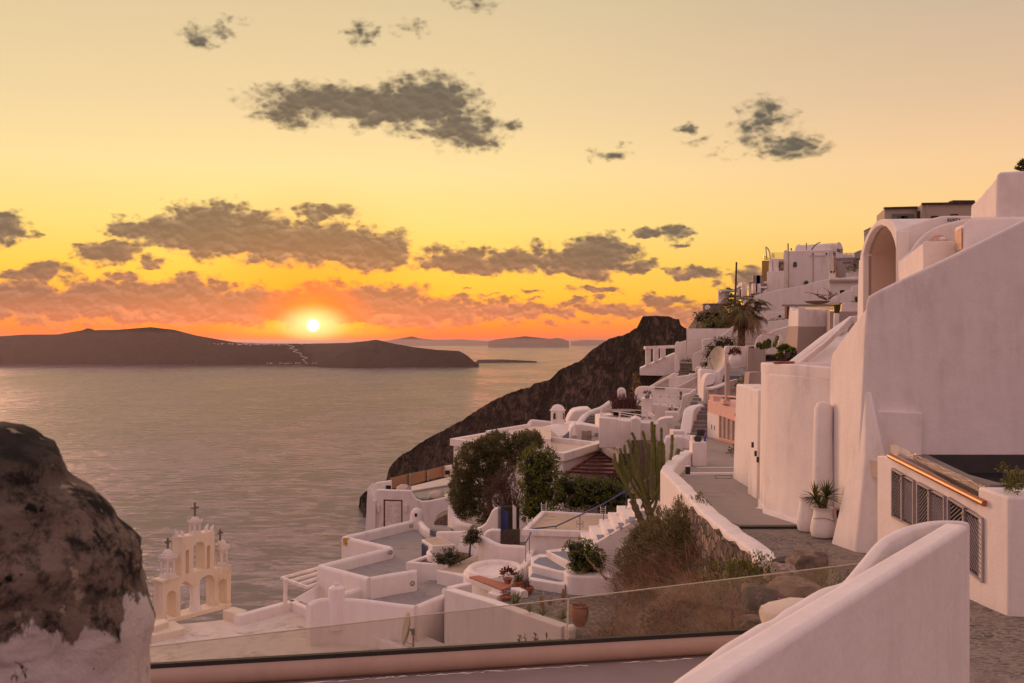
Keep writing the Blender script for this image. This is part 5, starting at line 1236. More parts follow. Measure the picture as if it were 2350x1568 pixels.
w = MB().box(P('R',1365,596,77.95), (1.55*.72,.1,.82)).build('window', WOODR, t); MB().box(P('R',1345,594,77.88), (.25,.06,.5)).build('curtain', WHITEP, w); MB().box(P('R',1380,598,77.88), (.4,.06,.45)).build('pane', GLASSD, w)
t = thing('domed_cupola', 'white six-sided cupola with a round dome and slit windows over the sea', 'cupola', P('R',1592,440,86))
cc_ = P('R',1592,430,86); rr = 97*.17142/F*86
def ngon(n, r, z, rot=.2): return [cc_+Vector((r*cos(2*pi*k/n+rot), r*sin(2*pi*k/n+rot), z)) for k in range(n)]
hz = (432-285)*.17142/F*86
MB().prism(ngon(6,rr*1.06,-1.0,.55), (0,0,1.0+hz)).build('drum', WHITE2, t, bevel=.03)
MB().lathe([(rr*1.10,hz-.04),(rr*1.10,hz+.04),(rr*.95,hz+.07),(rr*.84,hz+.22),(rr*.68,hz+.36),(rr*.42,hz+.46),(rr*.15,hz+.50),(0.01,hz+.505)], cc_, 26).build('dome', WHITE2, t, smooth=True)
MB().tube([cc_+Vector((.1,-rr*.70,hz+.20)), cc_+Vector((.1,-rr*.80,hz+.20))], .04, 8).build('vent', DARK, t)
for x, hw in ((1548,16),(1672,8)):
    a_ = archpts(x-hw, x+hw, 320, 405); yy = 85.15 if x < 1600 else 85.2
    fo_ = MB().prism([P('R',u_,v_,yy) for u_, v_ in archpts(x-hw-6, x+hw+6, 311, 412)], (0,.3,0)).build('window_frame', WHITEP, t)
    MB().prism([P('R',u_,v_,yy-.03) for u_, v_ in a_], (0,.1,0)).build('pane', GLASSD, fo_)
t = thing('sconce_house', 'white house with pale double doors between cone-shaped sconces', 'house', P('R',1950,700,74))
Yw = 74
MB().prism([P('R',x,y,Yw) for x,y in ((1750,700),(1760,560),(1775,510),(1810,480),(1870,470),(1950,478),(2050,495),(2150,515),(2150,780),(1750,760))], (0,2.5,0)).build('wall', WHITE, t, bevel=.06)
for x0, x1 in ((1912,1976),(1979,2044)):
    MB().prism([P('R',x,y,Yw-.04) for x,y in ((x0,556),(x1,562),(x1,692),(x0,686))], (0,.06,0)).build('door', WOODW, t)
for x in (1820,2174):
    p = P('R',x,620,Yw-.25); MB().lathe([(.20,0),(.17,.12),(.10,.55),(.03,.95),(0.005,1.0)], P('R',x,620,Yw-.2), 14).build('sconce', WHITE2, t, smooth=True)
g = MB()
for k in range(3):
    for q in range(3):
        p = P('R',2080+k*25,590+q*20,Yw-.02); g.tube([p, p+Vector((.1,0,.05*(q-1))), p+Vector((.18,0,0))], .02, 5)
text('VILLA ANTIPAS', 'lettering', P('R',2103,632,Yw-.05), .16, METALG, parent=t, ext=.01); g.build('emblem', METALG, t)
MB().prism([P('R',x,y,Yw-1.0) for x,y in ((2150,388),(2350,360),(2350,800),(2150,780))], (0,4,0)).build('side_block', WHITE, t, bevel=.04)
MB().prism([P('R',x,y,Yw+1) for x,y in ((1650,650),(1755,560),(1755,660),(1650,660))], (0,.3,0)).build('stair_wall', BLUEG, t)
t = thing('curved_vault', 'rounded white vault end left of the stair, above the low vault', 'house', P('R',1900,400,95))
MB().prism([P('R',x,y,95) for x,y in ((1715,480),(1725,430),(1750,370),(1790,310),(1830,285),(1920,268),(2030,262),(2100,330),(2100,480))], (0,4,0)).build('wall', WHITE, t, bevel=.2, seg=4)
t = thing('hillside_stair', 'dark stair flight behind a sloping white parapet near the terrace railing', 'staircase', P('R',2070,450,80))
for k, (a, b_, c, d_) in enumerate(((1975,2150,430,470),(2000,2150,395,432),(2040,2165,360,396))):
    MB().prism([P('R',a,c,79+k*.8), P('R',b_,c-12,79+k*.8), P('R',b_,d_+60,79+k*.8), P('R',a,d_+60,79+k*.8)], (0,1.5,0)).build('step', flat('dark_tread', (.16,.14,.12), .85) if 'dark_tread' not in bpy.data.materials else bpy.data.materials['dark_tread'], t)
MB().wall(bez([P('R',1850,465,77.5), P('R',1900,400,79), P('R',1960,330,81), P('R',2060,275,83), P('R',2160,240,85), P('R',2230,200,86), P('R',2290,155,87), P('R',2350,140,88)],4), .5, 3.5, rnd=.8).build('parapet', WHITE, t, smooth=True)
# ------------------------------------------------------------------ lane wall, pillar with stones, steps, rose house
zl = -4.42
lw = bez([Vector((5.22,20.0,zl)), Vector((5.28,21.5,zl)), Vector((5.22,23.3,zl)), Vector((5.16,25.6,zl)), Vector((5.22,28.8,zl)), Vector((5.30,32.0,zl)), Vector((5.36,34.2,zl)), Vector((5.75,36.0,zl)), Vector((6.5,38.5,zl)), Vector((7.25,40.6,zl))], 4)
random.seed(8)
lw = [p+Vector((random.uniform(-.03,.03), 0, random.uniform(-.02,.02))) for p in lw]
t = thing('lane_wall', 'thick whitewashed wall curving along the sea side of the lane', 'wall', lw[0])
MB().wall(lw, .48, .5, base=-9.6, rnd=.35).build('wall', WHITE, t, smooth=True)
def rubble_fn(t_, b):
    pos = t_.n.new('ShaderNodeNewGeometry').outputs['Position']
    vo = t_.n.new('ShaderNodeTexVoronoi'); vo.feature = 'DISTANCE_TO_EDGE'; t_.put(vo.inputs['Vector'], t_.vm('ADD', pos, t_.vm('MULTIPLY', t_.noise(pos, 3, 3, .6, out=1), (.3,.3,.3)))); vo.inputs['Scale'].default_value = 3.6
    vc = t_.n.new('ShaderNodeTexVoronoi'); t_.put(vc.inputs['Vector'], t_.vm('ADD', pos, t_.vm('MULTIPLY', t_.noise(pos, 3, 3, .6, out=1), (.3,.3,.3)))); vc.inputs['Scale'].default_value = 3.6
    c = t_.mix(t_.sep(vc.outputs['Color'])[0], (.06,.045,.04,1), (.34,.25,.2,1)); e = t_.rng(vo.outputs['Distance'], .01, .09)
    t_.put(b.inputs['Base Color'], t_.mix(e, (.05,.04,.035,1), c)); b.inputs['Roughness'].default_value = .95
    bp = t_.n.new('ShaderNodeBump'); bp.inputs['Distance'].default_value = .08; t_.put(bp.inputs['Height'], t_.m('ADD', e, t_.noise(pos, 9, 4, .6))); t_.put(b.inputs['Normal'], bp.outputs[0])
RUBBLE = mat('rubble_stone', rubble_fn)
MB().wall([p+Vector((-.17+.02*sin(i*1.7),0,-.12+.05*sin(i*2.3))) for i, p in enumerate(lw[:15])], .24, .5, base=-9.6, rnd=.2).build('rubble_face', RUBBLE, t, smooth=False)
t = thing('gate_pillar', 'white pillar topped with two dark lava stones where the steps begin', 'pillar', P('B',1360,1500,39.5))
MB().prism([P('B',x,y,39.5) for x,y in ((1278,1262),(1448,1262),(1448,1600),(1278,1600))], (0,.7,0)).build('shaft', WHITE2, t, bevel=.03)
MB().prism([P('B',x,y,40.4) for x,y in ((1276,1190),(1335,1190),(1335,1300),(1276,1300))], (0,.5,0)).build('back_step', WHITE2, t, bevel=.02)
rock('lava_stone', 'lower dark lava stone on the front of the pillar by the steps', P('B',1342,1222,39.8), (.17,.16,.14), STONE, 3, 'stone', ang=.7)
rock('lava_stone', 'upper larger dark lava stone balanced behind the blue bottle', P('B',1376,1145,40.6), (.20,.18,.16), STONE, 9, 'stone', ang=.8)
t = thing('blue_bottle', 'slim cobalt blue bottle beside the lava stones on the pillar', 'bottle', P('B',1428,1250,39.9))
h_ = 95*.19265/F*39.9
MB().lathe([(.035,0),(.037,h_*.55),(.03,h_*.66),(.013,h_*.74),(.012,h_*.95),(.016,h_)], P('B',1428,1250,39.9), 14).build('body', flat('blue_glass', (.02,.03,.25), .1, spec=.8, bump=0), t, smooth=True)
# steps
t = thing('lane_stair', 'grey stone steps climbing at the far end of the lane', 'staircase', P('B',1350,1205,51))
GST = plaster('grey_stone_step', (.27,.25,.25), .3, (.15,.14,.14))
rows_ = [(1218,1508,1155,1210,51.0),(1214,1480,1106,1155,51.5),(1210,1475,1058,1106,52.0),(1265,1460,1014,1058,52.5),(1268,1460,930,972,53.6),(1302,1460,892,932,54.1),(1325,1460,846,892,54.6),(1400,1460,800,850,55.2)]
for i, (a, b_, ya, yb_, Y) in enumerate(rows_):
    MB().prism([P('B',a,ya,Y), P('B',b_,ya,Y), P('B',b_,1260,Y), P('B',a,1260,Y)], (0,1.6,0)).build('step', GST, t, bevel=.015)
MB().wall(bez([P('B',1185,1210,50.9), P('B',1195,1130,51.2), P('B',1212,1020,51.8), P('B',1232,900,52.6), P('B',1250,860,53.2), P('B',1300,828,54.4), P('B',1380,812,55.5), P('B',1440,800,56.2)],3), .55, .5, base=-5.2, rnd=.3).build('left_parapet', WHITE2, t, smooth=True)
t = thing('upper_steps', 'second short run of grey steps above the curved stair parapet', 'staircase', P('B',1330,800,58))
for (a, b_, ya, Y) in ((1255,1408,778,57.0),(1280,1415,735,58.0),(1300,1420,702,59)):
    MB().prism([P('B',a,ya,Y), P('B',b_,ya,Y), P('B',b_,850,Y), P('B',a,850,Y)], (0,1.5,0)).build('step', GST, t, bevel=.015)
t = thing('left_steps', 'low grey step and landing left of the curved stair parapet', 'steps', P('B',1120,1120,50))
MB().prism([P('B',1065,1066,52), P('B',1200,1066,52), P('B',1200,1200,52), P('B',1065,1200,52)], (0,2.5,0)).build('step', GST, t, bevel=.015)
MB().prism([P('B',1050,1128,51), P('B',1180,1128,51), P('B',1180,1260,51), P('B',1050,1260,51)], (0,1.2,0)).build('landing', WHITE2, t, bevel=.02)
# rose-painted house with louvred doors
t = thing('rose_house', 'low rose-painted house with pink louvred doors beside the lane steps', 'house', P('B',1640,1270,49))
a0 = P('B',1456,1200,51.0); a1 = P('B',1822,1290,47.4); dp = (a1-a0); dp.z = 0; dp.normalize()
def VP(x, y, o=0): return V('B', x, y, a0+Vector((dp.y,-dp.x,0))*o, dp)
nP = Vector((-dp.y,dp.x,0))
MB().prism([VP(1458,756), VP(1822,880), VP(1822,1300), VP(1458,1210)], nP*3.5).build('wall', PINKF, t, bevel=.02)
MB().prism([VP(1822,880), P('B',1898,893,47.6), P('B',1898,1240,47.6), VP(1822,1300)], (0,.2,0)).build('side_wall', TAUPE, t)
MB().prism([VP(1456,900,.015), VP(1600,950,.015), VP(1600,1222,.015), VP(1456,1200,.015)], nP*.02).build('white_dado', WHITE2, t)
g = MB()
for a, b_ in (((1602,935),(1808,1010)),((1602,935),(1600,1215)),((1808,1010),(1805,1262)),((1700,972),(1696,1240)),((1600,1212),(1805,1260)),((1650,955),(1648,1225)),((1755,990),(1752,1250))):
    g.bar(VP(*a,.04), VP(*b_,.04), .07, .05)
f = g.build('door_frame', PINKF, t)
MB().prism([VP(1606,940,.01), VP(1806,1012,.01), VP(1803,1258,.01), VP(1604,1212,.01)], nP*.02).build('louvre_panel', flat('grey_louvre', (.33,.28,.26), .7), t)
for x in (1508,1540):
    g = MB()
    for q in range(5): g.box(VP(x, 1055+q*11+ (x-1508)*.4, .02), (.05,.03,.035))
    g.build('vent', DARK, t)
text('VILLAS', 'lettering', VP(1797,948,.05), .10, BLACK, rot=(pi/2,0,atan2(dp.y,dp.x)), parent=t, ext=.005)
MB().tube([VP(1785,930,.04), VP(1797,915,.04), VP(1808,930,.04)], .02, 6).build('emblem', BLACK, t)
for (x0,y0,x1,y1) in ((1485,700,1900,728),(1680,760,1905,768)):
    MB().bar(VP(x0,y0,-.2 if y0<750 else -1.5), VP(x1,y1,-.2 if y0<750 else -1.5), .10, .08).build('top_rail', PINKF, t)
MB().prism([VP(1480,700,-.1), VP(1525,715,-.1), VP(1525,780,-.1), VP(1480,765,-.1)], nP*.4).build('end_post', PINKF, t)
MB().prism([VP(1530,735,-.6), VP(1650,770,-.6), VP(1890,885,-.6), VP(1890,830,-2.5), VP(1720,762,-2.5), VP(1530,712,-2.5)], (0,0,-.05)).build('roof_terrace', flat('pale_pool_deck', (.7,.62,.58), .35), t)
solo(MB().prism([P('B',1680,316,49.0), P('B',1724,322,49.0), P('B',1724,800,49.0), P('B',1680,800,49.0)], (.0,.35,0)), 'slender_pillar', 'slender tall pillar with a glowing pink edge on the rose house roof', 'pillar', TAUPE, bevel=.01)
solo(MB().prism([P('B',1645,760,48.8), P('B',1735,775,48.8), P('B',1735,820,48.8), P('B',1645,805,48.8)], (0,.6,0)), 'pillar_base', 'rose-coloured block under the slender pillar', 'block', PINKF, bevel=.01)
# taupe curved wall with shrub behind
t = thing('taupe_retaining_wall', 'taupe retaining wall with a curved pale coping behind the rose house', 'wall', P('B',1600,700,57))
MB().prism([P('B',x,y,56.5) for x,y in ((1468,620),(1575,618),(1575,760),(1468,760))], (0,.3,0)).build('end', TAUPE, t)
MB().prism([P('B',x,y,57) for x,y in ((1575,615),(1640,575),(1700,545),(1800,518),(1955,475),(1955,720),(1575,720))], (0,.3,0)).build('wall', TAUPE, t)
MB().wall(bez([P('B',1470,612,56.4), P('B',1560,590,57), P('B',1640,560,57.2), P('B',1720,535,57.4), P('B',1850,500,57.8), P('B',1960,468,58)],3), .45, .12, rnd=.2).build('coping', WHITE2, t)
t = thing('raking_wall', 'tall taupe battered wall with a thin sunlit pink edge', 'wall', P('B',1930,1190,44.5))
MB().prism([P('B',1968,430,44.5), P('B',2091,425,44.5), P('B',2091,1205,44.5), P('B',1888,1195,44.5)], (0,1,0)).build('wall', TAUPE, t)
MB().prism([P('B',1960,440,44.45), P('B',1972,428,44.45), P('B',1893,1198,44.45), P('B',1878,1190,44.45)], (0,.2,0)).build('edge', TAUPE, t)
rock('lava_stone', 'round dark lava stone left of three at the lane corner', P('B',1850,1245,44), (.20,.2,.20), STONE, 51, 'stone', ang=.6)
rock('lava_stone', 'flat brown lava stone on top of the lane-corner pile', P('B',1925,1230,44), (.30,.2,.16), STONE, 53, 'stone', ang=.7)
rock('lava_stone', 'tilted dark lava stone low in the lane-corner pile', P('B',1930,1285,43.5), (.28,.2,.17), STONE, 55, 'stone', ang=.8)
# terraces behind with urn
t = thing('urn_terrace', 'white terrace corner with blue-grey steps under the big jar', 'terrace', P('B',1790,400,62))
MB().prism([P('B',x,y,63) for x,y in ((1668,150),(1680,118),(1720,114),(1945,122),(1945,380),(1668,380))], (0,.5,0)).build('back_wall', WHITE2, t, bevel=.04)
MB().prism([P('B',x,y,Yq) for x,y,Yq in ((1640,460,59.5),(1940,475,59.5),(1940,370,62.8),(1690,372,62.8))], (0,0,-.2)).build('floor', GREYF, t)
for k, (a, b_, y, Y) in enumerate(((1630,1950,472,59.3),(1605,1950,512,58.9))):
    MB().prism([P('B',a,y,Y), P('B',b_,y,Y), P('B',b_,y+34,Y), P('B',a,y+34,Y)], (0,.5,0)).build('step', flat('slate_step', (.16,.17,.19), .8) if 'slate_step' not in bpy.data.materials else bpy.data.materials['slate_step'], t)
MB().prism([P('B',1533,425,57.8), P('B',1600,420,57.8), P('B',1680,340,60.5), P('B',1680,315,60.5), P('B',1575,395,58.5)], (0,0,-1.8)).build('left_parapet', WHITE2, t, bevel=.03)
MB().prism([P('B',x,y,61.5) for x,y in ((1942,128),(1995,140),(1985,425),(1960,560),(1935,560))], (.0,.5,0)).build('pier', TAUPE, t)
MB().prism([P('B',x,y,61.6) for x,y in ((1992,138),(2150,150),(2150,430),(1982,424))], (0,.5,0)).build('taupe_wall', TAUPE, t)
ub = P('B',1785,382,60.5); su = 178*.19265/F*60.5
urn(ub, su, 'garden_jar', 'big round white jar holding a dry red succulent on the terrace', 'jar', prof=[(.22,0),(.24,.02),(.24,.10),(.30,.2),(.40,.42),(.42,.60),(.38,.80),(.30,.92),(.29,1.0),(.25,1.0)])
solo(MB().prism([P('B',x,y,57.3) for x,y in ((1408,805),(1412,600),(1430,500),(1450,462),(1480,443),(1560,445),(1545,520),(1525,575),(1455,590),(1455,805))], (0,1.4,0)), 'rounded_pier', 'tall rounded white pier above the curved stair parapet', 'wall', WHITE2, bevel=.05)
solo(MB().prism([P('B',x,y,58.5) for x,y in ((1375,400),(1400,385),(1520,400),(1560,420),(1560,520),(1375,760))], (0,1.0,0)), 'stepped_wall', 'white wall between the satellite dish and the rounded pier', 'wall', WHITE, bevel=.05)
# satellite dish behind
def dish(name, label, c, r, n_dir, feed, m_=None, parent=None):
    t_ = thing(name, label, 'satellite dish', c); n_dir = Vector(n_dir).normalized()
    q = n_dir.to_track_quat('Z','Y'); g = MB(); pr = [(r*k/8, r*.22*(k/8)**2) for k in range(9)]
    NN = 28
    for rr_, zz in pr:
        for k in range(NN): g.v.append(Vector(c)+q@Vector((rr_*cos(2*pi*k/NN), rr_*1.08*sin(2*pi*k/NN), zz)))
    for i in range(8):
        for k in range(NN): g.f.append([i*NN+k, i*NN+(k+1)%NN, (i+1)*NN+(k+1)%NN, (i+1)*NN+k])
    b0_ = len(g.v)
    for v in g.v[:b0_]: pass
    g.v += [v-n_dir*.02 for v in g.v[:b0_]]
    g.f += [[b0_+i for i in f_][::-1] for f_ in g.f[:8*NN]]
    g.build('reflector', m_ or flat('dish_cream', (.52,.45,.36), .6) if 'dish_cream' not in bpy.data.materials else bpy.data.materials['dish_cream'], t_, smooth=True)
    g = MB(); e = Vector(c)+q@Vector((0,-r,r*.2)); hd = Vector(c)+n_dir*r*feed; g.tube([e, hd], .012*r/.5+.006, 6); g.build('feed_arm', WOODW, t_)
    MB().tube([hd-n_dir*.10, hd+n_dir*.03], [.05,.07], 10).build('receiver', METALG, t_)
    return t_, q
dish('satellite_dish', 'large pale satellite dish leaning beside the terrace shrub', P('B',1590,290,61.5), .82, (-.86,-.45,.22), .95)
t, q = dish('satellite_dish', 'satellite dish on a post at the foot of the court wall behind the glass', P('F',1330,1075,39.6), .60, (-.94,-.25,.20), .0)
pb = P('F',1372,1235,39.5)
MB().tube([P('F',1374,1065,39.5), pb], .035, 8).build('post', METALG, t)
MB().tube([P('F',1300,1190,39.3), P('F',1385,1222,39.3)], .012, 6).build('stay', METALG, t)
MB().box(P('F',1370,1100,39.5), (.14,.1,.22)).build('bracket', METALG, t)
# railing terrace, chimney, pots
def FR(Y, pts, depth, name, label, cat='house', m_=WHITE2, bev=.04, k='B', par=None, group=None):
    pp_ = [P(k,x,y,Y) for x,y in pts]; mb = MB().prism(pp_, (depth*max(0, min(p.x for p in pp_))/Y*1.03,depth,0))
    if par is not None: return mb.build(name, m_, par, bevel=bev)
    return solo(mb, name, label, cat, m_, group=group, bevel=bev)
t = thing('railing_terrace_house', 'white two-level house with a railed roof terrace above the sconce doors', 'house', P('B',400,1250,63))
FR(64, [(168,968),(400,985),(560,1005),(560,1330),(168,1330)], 3, 'wall', '', par=t)
FR(62.5, [(395,1000),(548,1010),(548,1400),(395,1400)], 3, 'wall', '', par=t)
FR(61, [(545,990),(600,970),(662,995),(662,1240),(545,1240)], 2.2, 'pier', '', par=t)
FR(63, [(655,1030),(900,1040),(900,1240),(655,1240)], 3, 'wall', '', par=t)
FR(60.5, [(865,1010),(900,985),(960,972),(1052,968),(1052,1260),(865,1260)], 1.5, 'curved_wall', '', par=t)
FR(65.8, [(350,955),(670,965),(670,1000),(350,1000)], .2, 'inner_wall', '', par=t)
sh_ = FR(62.45, [(345,1078),(392,1078),(392,1222),(345,1222)], .05, 'shutter', '', par=t, bev=0)
rail = thing('terrace_railing', 'white metal railing round the roof terrace with the small table', 'railing', P('B',500,900,63.5))
g = MB()
for a, b_, Ya, Yb2 in (((190,872),(365,858),65.5,67.5),((190,912),(365,900),65.5,67.5),((365,858),(740,890),67.5,65),((330,892),(830,960),64.5,62.5),((410,925),(830,1000),63,62.5),((740,890),(830,950),65,62.5)):
    g.bar(P('B',*a,Ya), P('B',*b_,Yb2), .05)
g.build('rails', WHITEP, rail)
for x, a, b_, Y in ((190,868,965,65.3),(412,905,1002,63),(735,885,985,64.8),(825,945,1015,62.5),(365,858,940,67.4)):
    MB().bar(P('B',x,a,Y), P('B',x,b_,Y), .09).build('post', WHITEP, rail)
MB().bar(P('B',738,905,64.8), P('B',800,975,63.2), .05).build('brace', WHITEP, rail); MB().bar(P('B',200,930,65.2), P('B',355,870,67.4), .03).build('brace', WHITEP, rail)
t = thing('round_table', 'small round pale table on the railed terrace', 'table', P('B',425,890,64.6))
MB().lathe([(.98,0),(1.0,.04),(.98,.08),(0,.08)], P('B',425,888,66), 28).build('top', WOODW, t); MB().tube([P('B',425,888,66), P('B',425,960,66)], .05, 8).build('leg', METALG, t)
FR(68, [(383,760),(382,650),(400,620),(440,615),(470,625),(482,650),(488,700),(500,760)], .8, 'rounded_chimney', 'tall rounded white chimney above the bare red-stemmed shrub', 'chimney', bev=.1)
t = thing('pot_terrace_house', 'white house front under the crossed terrace railing and potted plants', 'house', P('B',900,900,67))
FR(66, [(670,745),(800,740),(800,960),(670,960)], 2.5, 'wall', '', par=t)
FR(66.5, [(790,818),(1120,850),(1120,1010),(790,1000)], 2.5, 'wall', '', par=t)
FR(65, [(950,895),(1120,900),(1120,1030),(950,1030)], 1, 'step', '', par=t, bev=.08)
FR(69, [(590,740),(590,665),(605,625),(645,597),(700,594),(1000,612),(1330,632),(1330,760),(1200,900),(590,820)], .5, 'back_wall', '', par=t, bev=.06)
for x0, x1 in ((988,1030),(1065,1095)):
    FR(66.3, archpts(x0, x1, 856, 888), .3, 'niche', '', par=t, m_=flat('niche_clay', (.25,.15,.11), .9) if 'niche_clay' not in bpy.data.materials else bpy.data.materials['niche_clay'], bev=0)
MB().bar(P('B',828,618,68.8), P('B',952,626,68.8), .12).build('awning_case', METALG, t)
MB().box(P('B',1033,832,66.3), (.1,.1,.16)).build('lamp', BLACK, t)
t = thing('crossed_railing', 'grey railing with crossed bars between two potted plants', 'railing', P('B',950,800,66))
g = MB(); x_ = [795,897,995,1100]; tp = lambda x: 662+(x-795)*.065; bt_ = lambda x: 820+(x-795)*.05; md = lambda x: 708+(x-795)*.06
for x in x_: g.bar(P('B',x,tp(x),66), P('B',x,bt_(x),66), .06)
for fn_ in (tp, bt_, md): g.bar(P('B',795,fn_(795),66), P('B',1100,fn_(1100),66), .06)
for a, b_ in zip(x_, x_[1:]): g.bar(P('B',a,md(a),66), P('B',b_,bt_(b_),66), .03); g.bar(P('B',b_,md(b_),66), P('B',a,bt_(a),66), .03)
g.bar(P('B',640,664,67), P('B',795,668,66), .04); g.bar(P('B',643,664,67), P('B',643,740,67), .04)
g.build('rails', WHITEP, t)
for x, yb_, yt, w, lab in ((740,742,695,34,'round grey pot with a dark red succulent at the end of the crossed railing'),(1140,758,700,22,'tall grey pot with a small upright cactus right of the crossed railing')):
    t_ = thing('plant_pot', lab, 'plant pot', P('B',x,yb_,65.6)); h_ = (yb_-yt)*.19265/F*65.6; r_ = w*.19265/F*65.6
    MB().lathe([(r_*.6,0),(r_*.95,h_*.4),(r_,h_*.7),(r_*.8,h_),(r_*.7,h_)], P('B',x,yb_,65.6), 16).build('pot', METALG, t_, smooth=True)
# scrolling side parapet of the steps
t = thing('wavy_parapet', 'wavy white stair parapet right of the tall grey pot', 'wall', P('B',1200,850,60))
FR(61, [(1112,900),(1135,850),(1155,720),(1185,690),(1240,680),(1300,632),(1330,628),(1320,680),(1290,720),(1270,820),(1215,850),(1200,890),(1130,1010),(1112,1010)], .6, 'wall', '', par=t, bev=.1)
# slanting walls above
FR(74, [(770,596),(1050,440),(1120,440),(1000,604)], .4, 'slanting_wall', 'grey-white slanting stair wall above the awning case', 'wall', m_=WHITE2)
FR(73.5, [(993,606),(993,490),(1090,482),(1240,465),(1240,450),(1378,447),(1378,632),(1030,612)], 1.2, 'stair_flank', 'white stair flank with a rosy curved edge above the pot terrace', 'wall', m_=WHITE)
solo(MB().wall([P('B',770,594,73.9), P('B',1052,440,73.9)], .35, .2, rnd=.3), 'slanting_coping', 'long pale slanting coping above the awning case', 'coping', WHITE2)
solo(MB().wall([P('B',1050,616,73.2), P('B',1375,455,73.2)], .25, .15, rnd=.3), 'slanting_coping', 'pale slanting coping line on the stair flank left of the rounded pier', 'coping', WHITE2)
# jutting terrace with post frame over the cliff
t = thing('cliff_terrace', 'white wedge-shaped terrace wall with an open post frame over the cliff', 'terrace', P('B',850,400,84))
FR(84, [(650,465),(650,382),(1070,200),(1092,202),(1092,440),(930,472)], 4, 'wall', '', par=t)
g = MB(); g.bar(P('B',708,137,83.8), P('B',1072,122,84.6), .35, .25); g.build('beam', WHITEP, t)
for x, y in ((750,345),(842,300),(926,262)): MB().bar(P('B',x,140,84), P('B',x,y,84), .42, .3).build('post', WHITEP, t)
FR(85, [(650,472),(930,474),(770,600),(650,600)], .5, 'dark_undercroft', 'dark lava-stone wall under the jutting terrace', 'wall', m_=STONE)
FR(80, [(1065,440),(1065,225),(1078,215),(1092,232),(1105,270),(1128,340),(1130,470),(1060,470)], .6, 'swooping_parapet', 'swooping white parapet left of the old stone steps', 'wall', bev=.06)
FR(83, [(1068,250),(1070,100),(1080,70),(1100,58),(1125,62),(1125,440),(1095,440)], 1, 'rounded_wall_end', 'tall rounded wall end beside the old stone steps', 'wall', bev=.1)
t = thing('old_steps', 'old brown stone steps between white walls', 'staircase', P('B',1200,440,80))
OST = flat('old_stone_step', (.15,.13,.10), .9, var=.3, vs=3)
for k in range(6):
    y = 455-k*26; MB().prism([P('B',1112,y,78+k), P('B',1300,y,78+k), P('B',1300,y+30,78+k), P('B',1112,y+30,78+k)], (0,1.4,0)).build('step', OST, t, bevel=.03)
FR(86, [(1120,320),(1120,70),(1700,-95),(1700,60),(1430,120),(1275,215),(1275,330)], .6, 'long_retaining_wall', 'long beige-white retaining wall above the old stone steps', 'wall')
FR(79, [(1275,415),(1278,215),(1440,122),(1440,245),(1400,250),(1400,370),(1390,415)], 1.0, 'stair_side_wall', 'white wall right of the old stone steps with a stepped end', 'wall')
FR(72, [(1310,440),(1312,400),(1330,370),(1500,370),(1540,390),(1500,440)], 2, 'low_white_roof', 'low white roof edge in front of the terrace shrub', 'roof')
FR(76, [(1400,250),(1460,238),(1460,370),(1400,370)], 1, 'small_block', 'small white block beside the terrace shrub', 'block')
FR(60, [(1110,1200),(1290,1170),(1290,1300),(1110,1300)], .5, 'rough_path_wall', 'rough whitewashed slope wall behind the tall cactus', 'wall', m_=WHITE, bev=.08)
FR(46, [(960,1190),(1150,1185),(1230,1215),(1280,1260),(1280,1500),(900,1560),(930,1300)], .6, 'rough_slope_wall', 'rough lumpy whitewashed wall behind the cactus tips', 'wall', m_=WHITE, bev=.1)
# ------------------------------------------------------------------ upper village on the skyline
def FA(Y, pts, depth, name, label, cat='house', m_=WHITE, bev=.05, par=None, dx=0, k='A'):
    pp_ = [P(k,x,y,Y) for x,y in pts]; mb = MB().prism(pp_, (dx or depth*min(p.x for p in pp_)/Y*1.02,depth,0))
    if par is not None: return mb.build(name, m_, par, bevel=bev)
    return solo(mb, name, label, cat, m_, bevel=bev)
FA(96, [(560,960),(640,905),(870,862),(1090,812),(1310,778),(1500,722),(1700,682),(1702,1120),(1702,1500),(560,1600)], .8, 'long_sloping_wall', 'very long white sloping wall under the tall skyline house', 'wall')
FA(97, [(1700,690),(1700,640),(1790,655),(1800,672),(2000,655),(2100,650),(2100,1010),(1700,1010)], .8, 'ledged_wall', 'white wall with a thin string course right of the long sloping wall', 'wall')
solo(MB().bar(P('A',1700,706,96.8), P('A',2100,704,96.8), .3, .22), 'string_course', 'thin string course on the wall under the skyline house', 'moulding', TAUPE)
t = thing('cave_hotel', 'tall plain white skyline house with two green arched windows and a vaulted top floor', 'house', P('A',1400,860,112))
FA(112, [(1092,900),(1088,400),(1095,310),(1105,294),(1125,290),(1160,306),(1400,296),(1700,288),(1722,268),(1726,290),(1708,330),(1700,440),(1692,900)], 8, 'wall', '', par=t, bev=.12)
FA(113, [(1705,330),(1726,272),(1750,330),(1762,400),(1766,800),(1695,800)], 5, 'side_wall', '', par=t, bev=.08)
FA(111.9, [(1440,360),(1665,356),(1665,370),(1440,372)], .1, 'string_course', '', par=t, bev=0)
for a, b_ in ((1485,348),(1665,345)):
    MB().box(P('A',a,b_,111.8), (.12,.1,.22)).build('bracket', BLACK, t)
for x in (1158,1488): MB().bar(P('A',x,380 if x>1200 else 300,111.95), P('A',x,800 if x>1200 else 830,111.95), .06).build('downpipe', TAUPE, t)
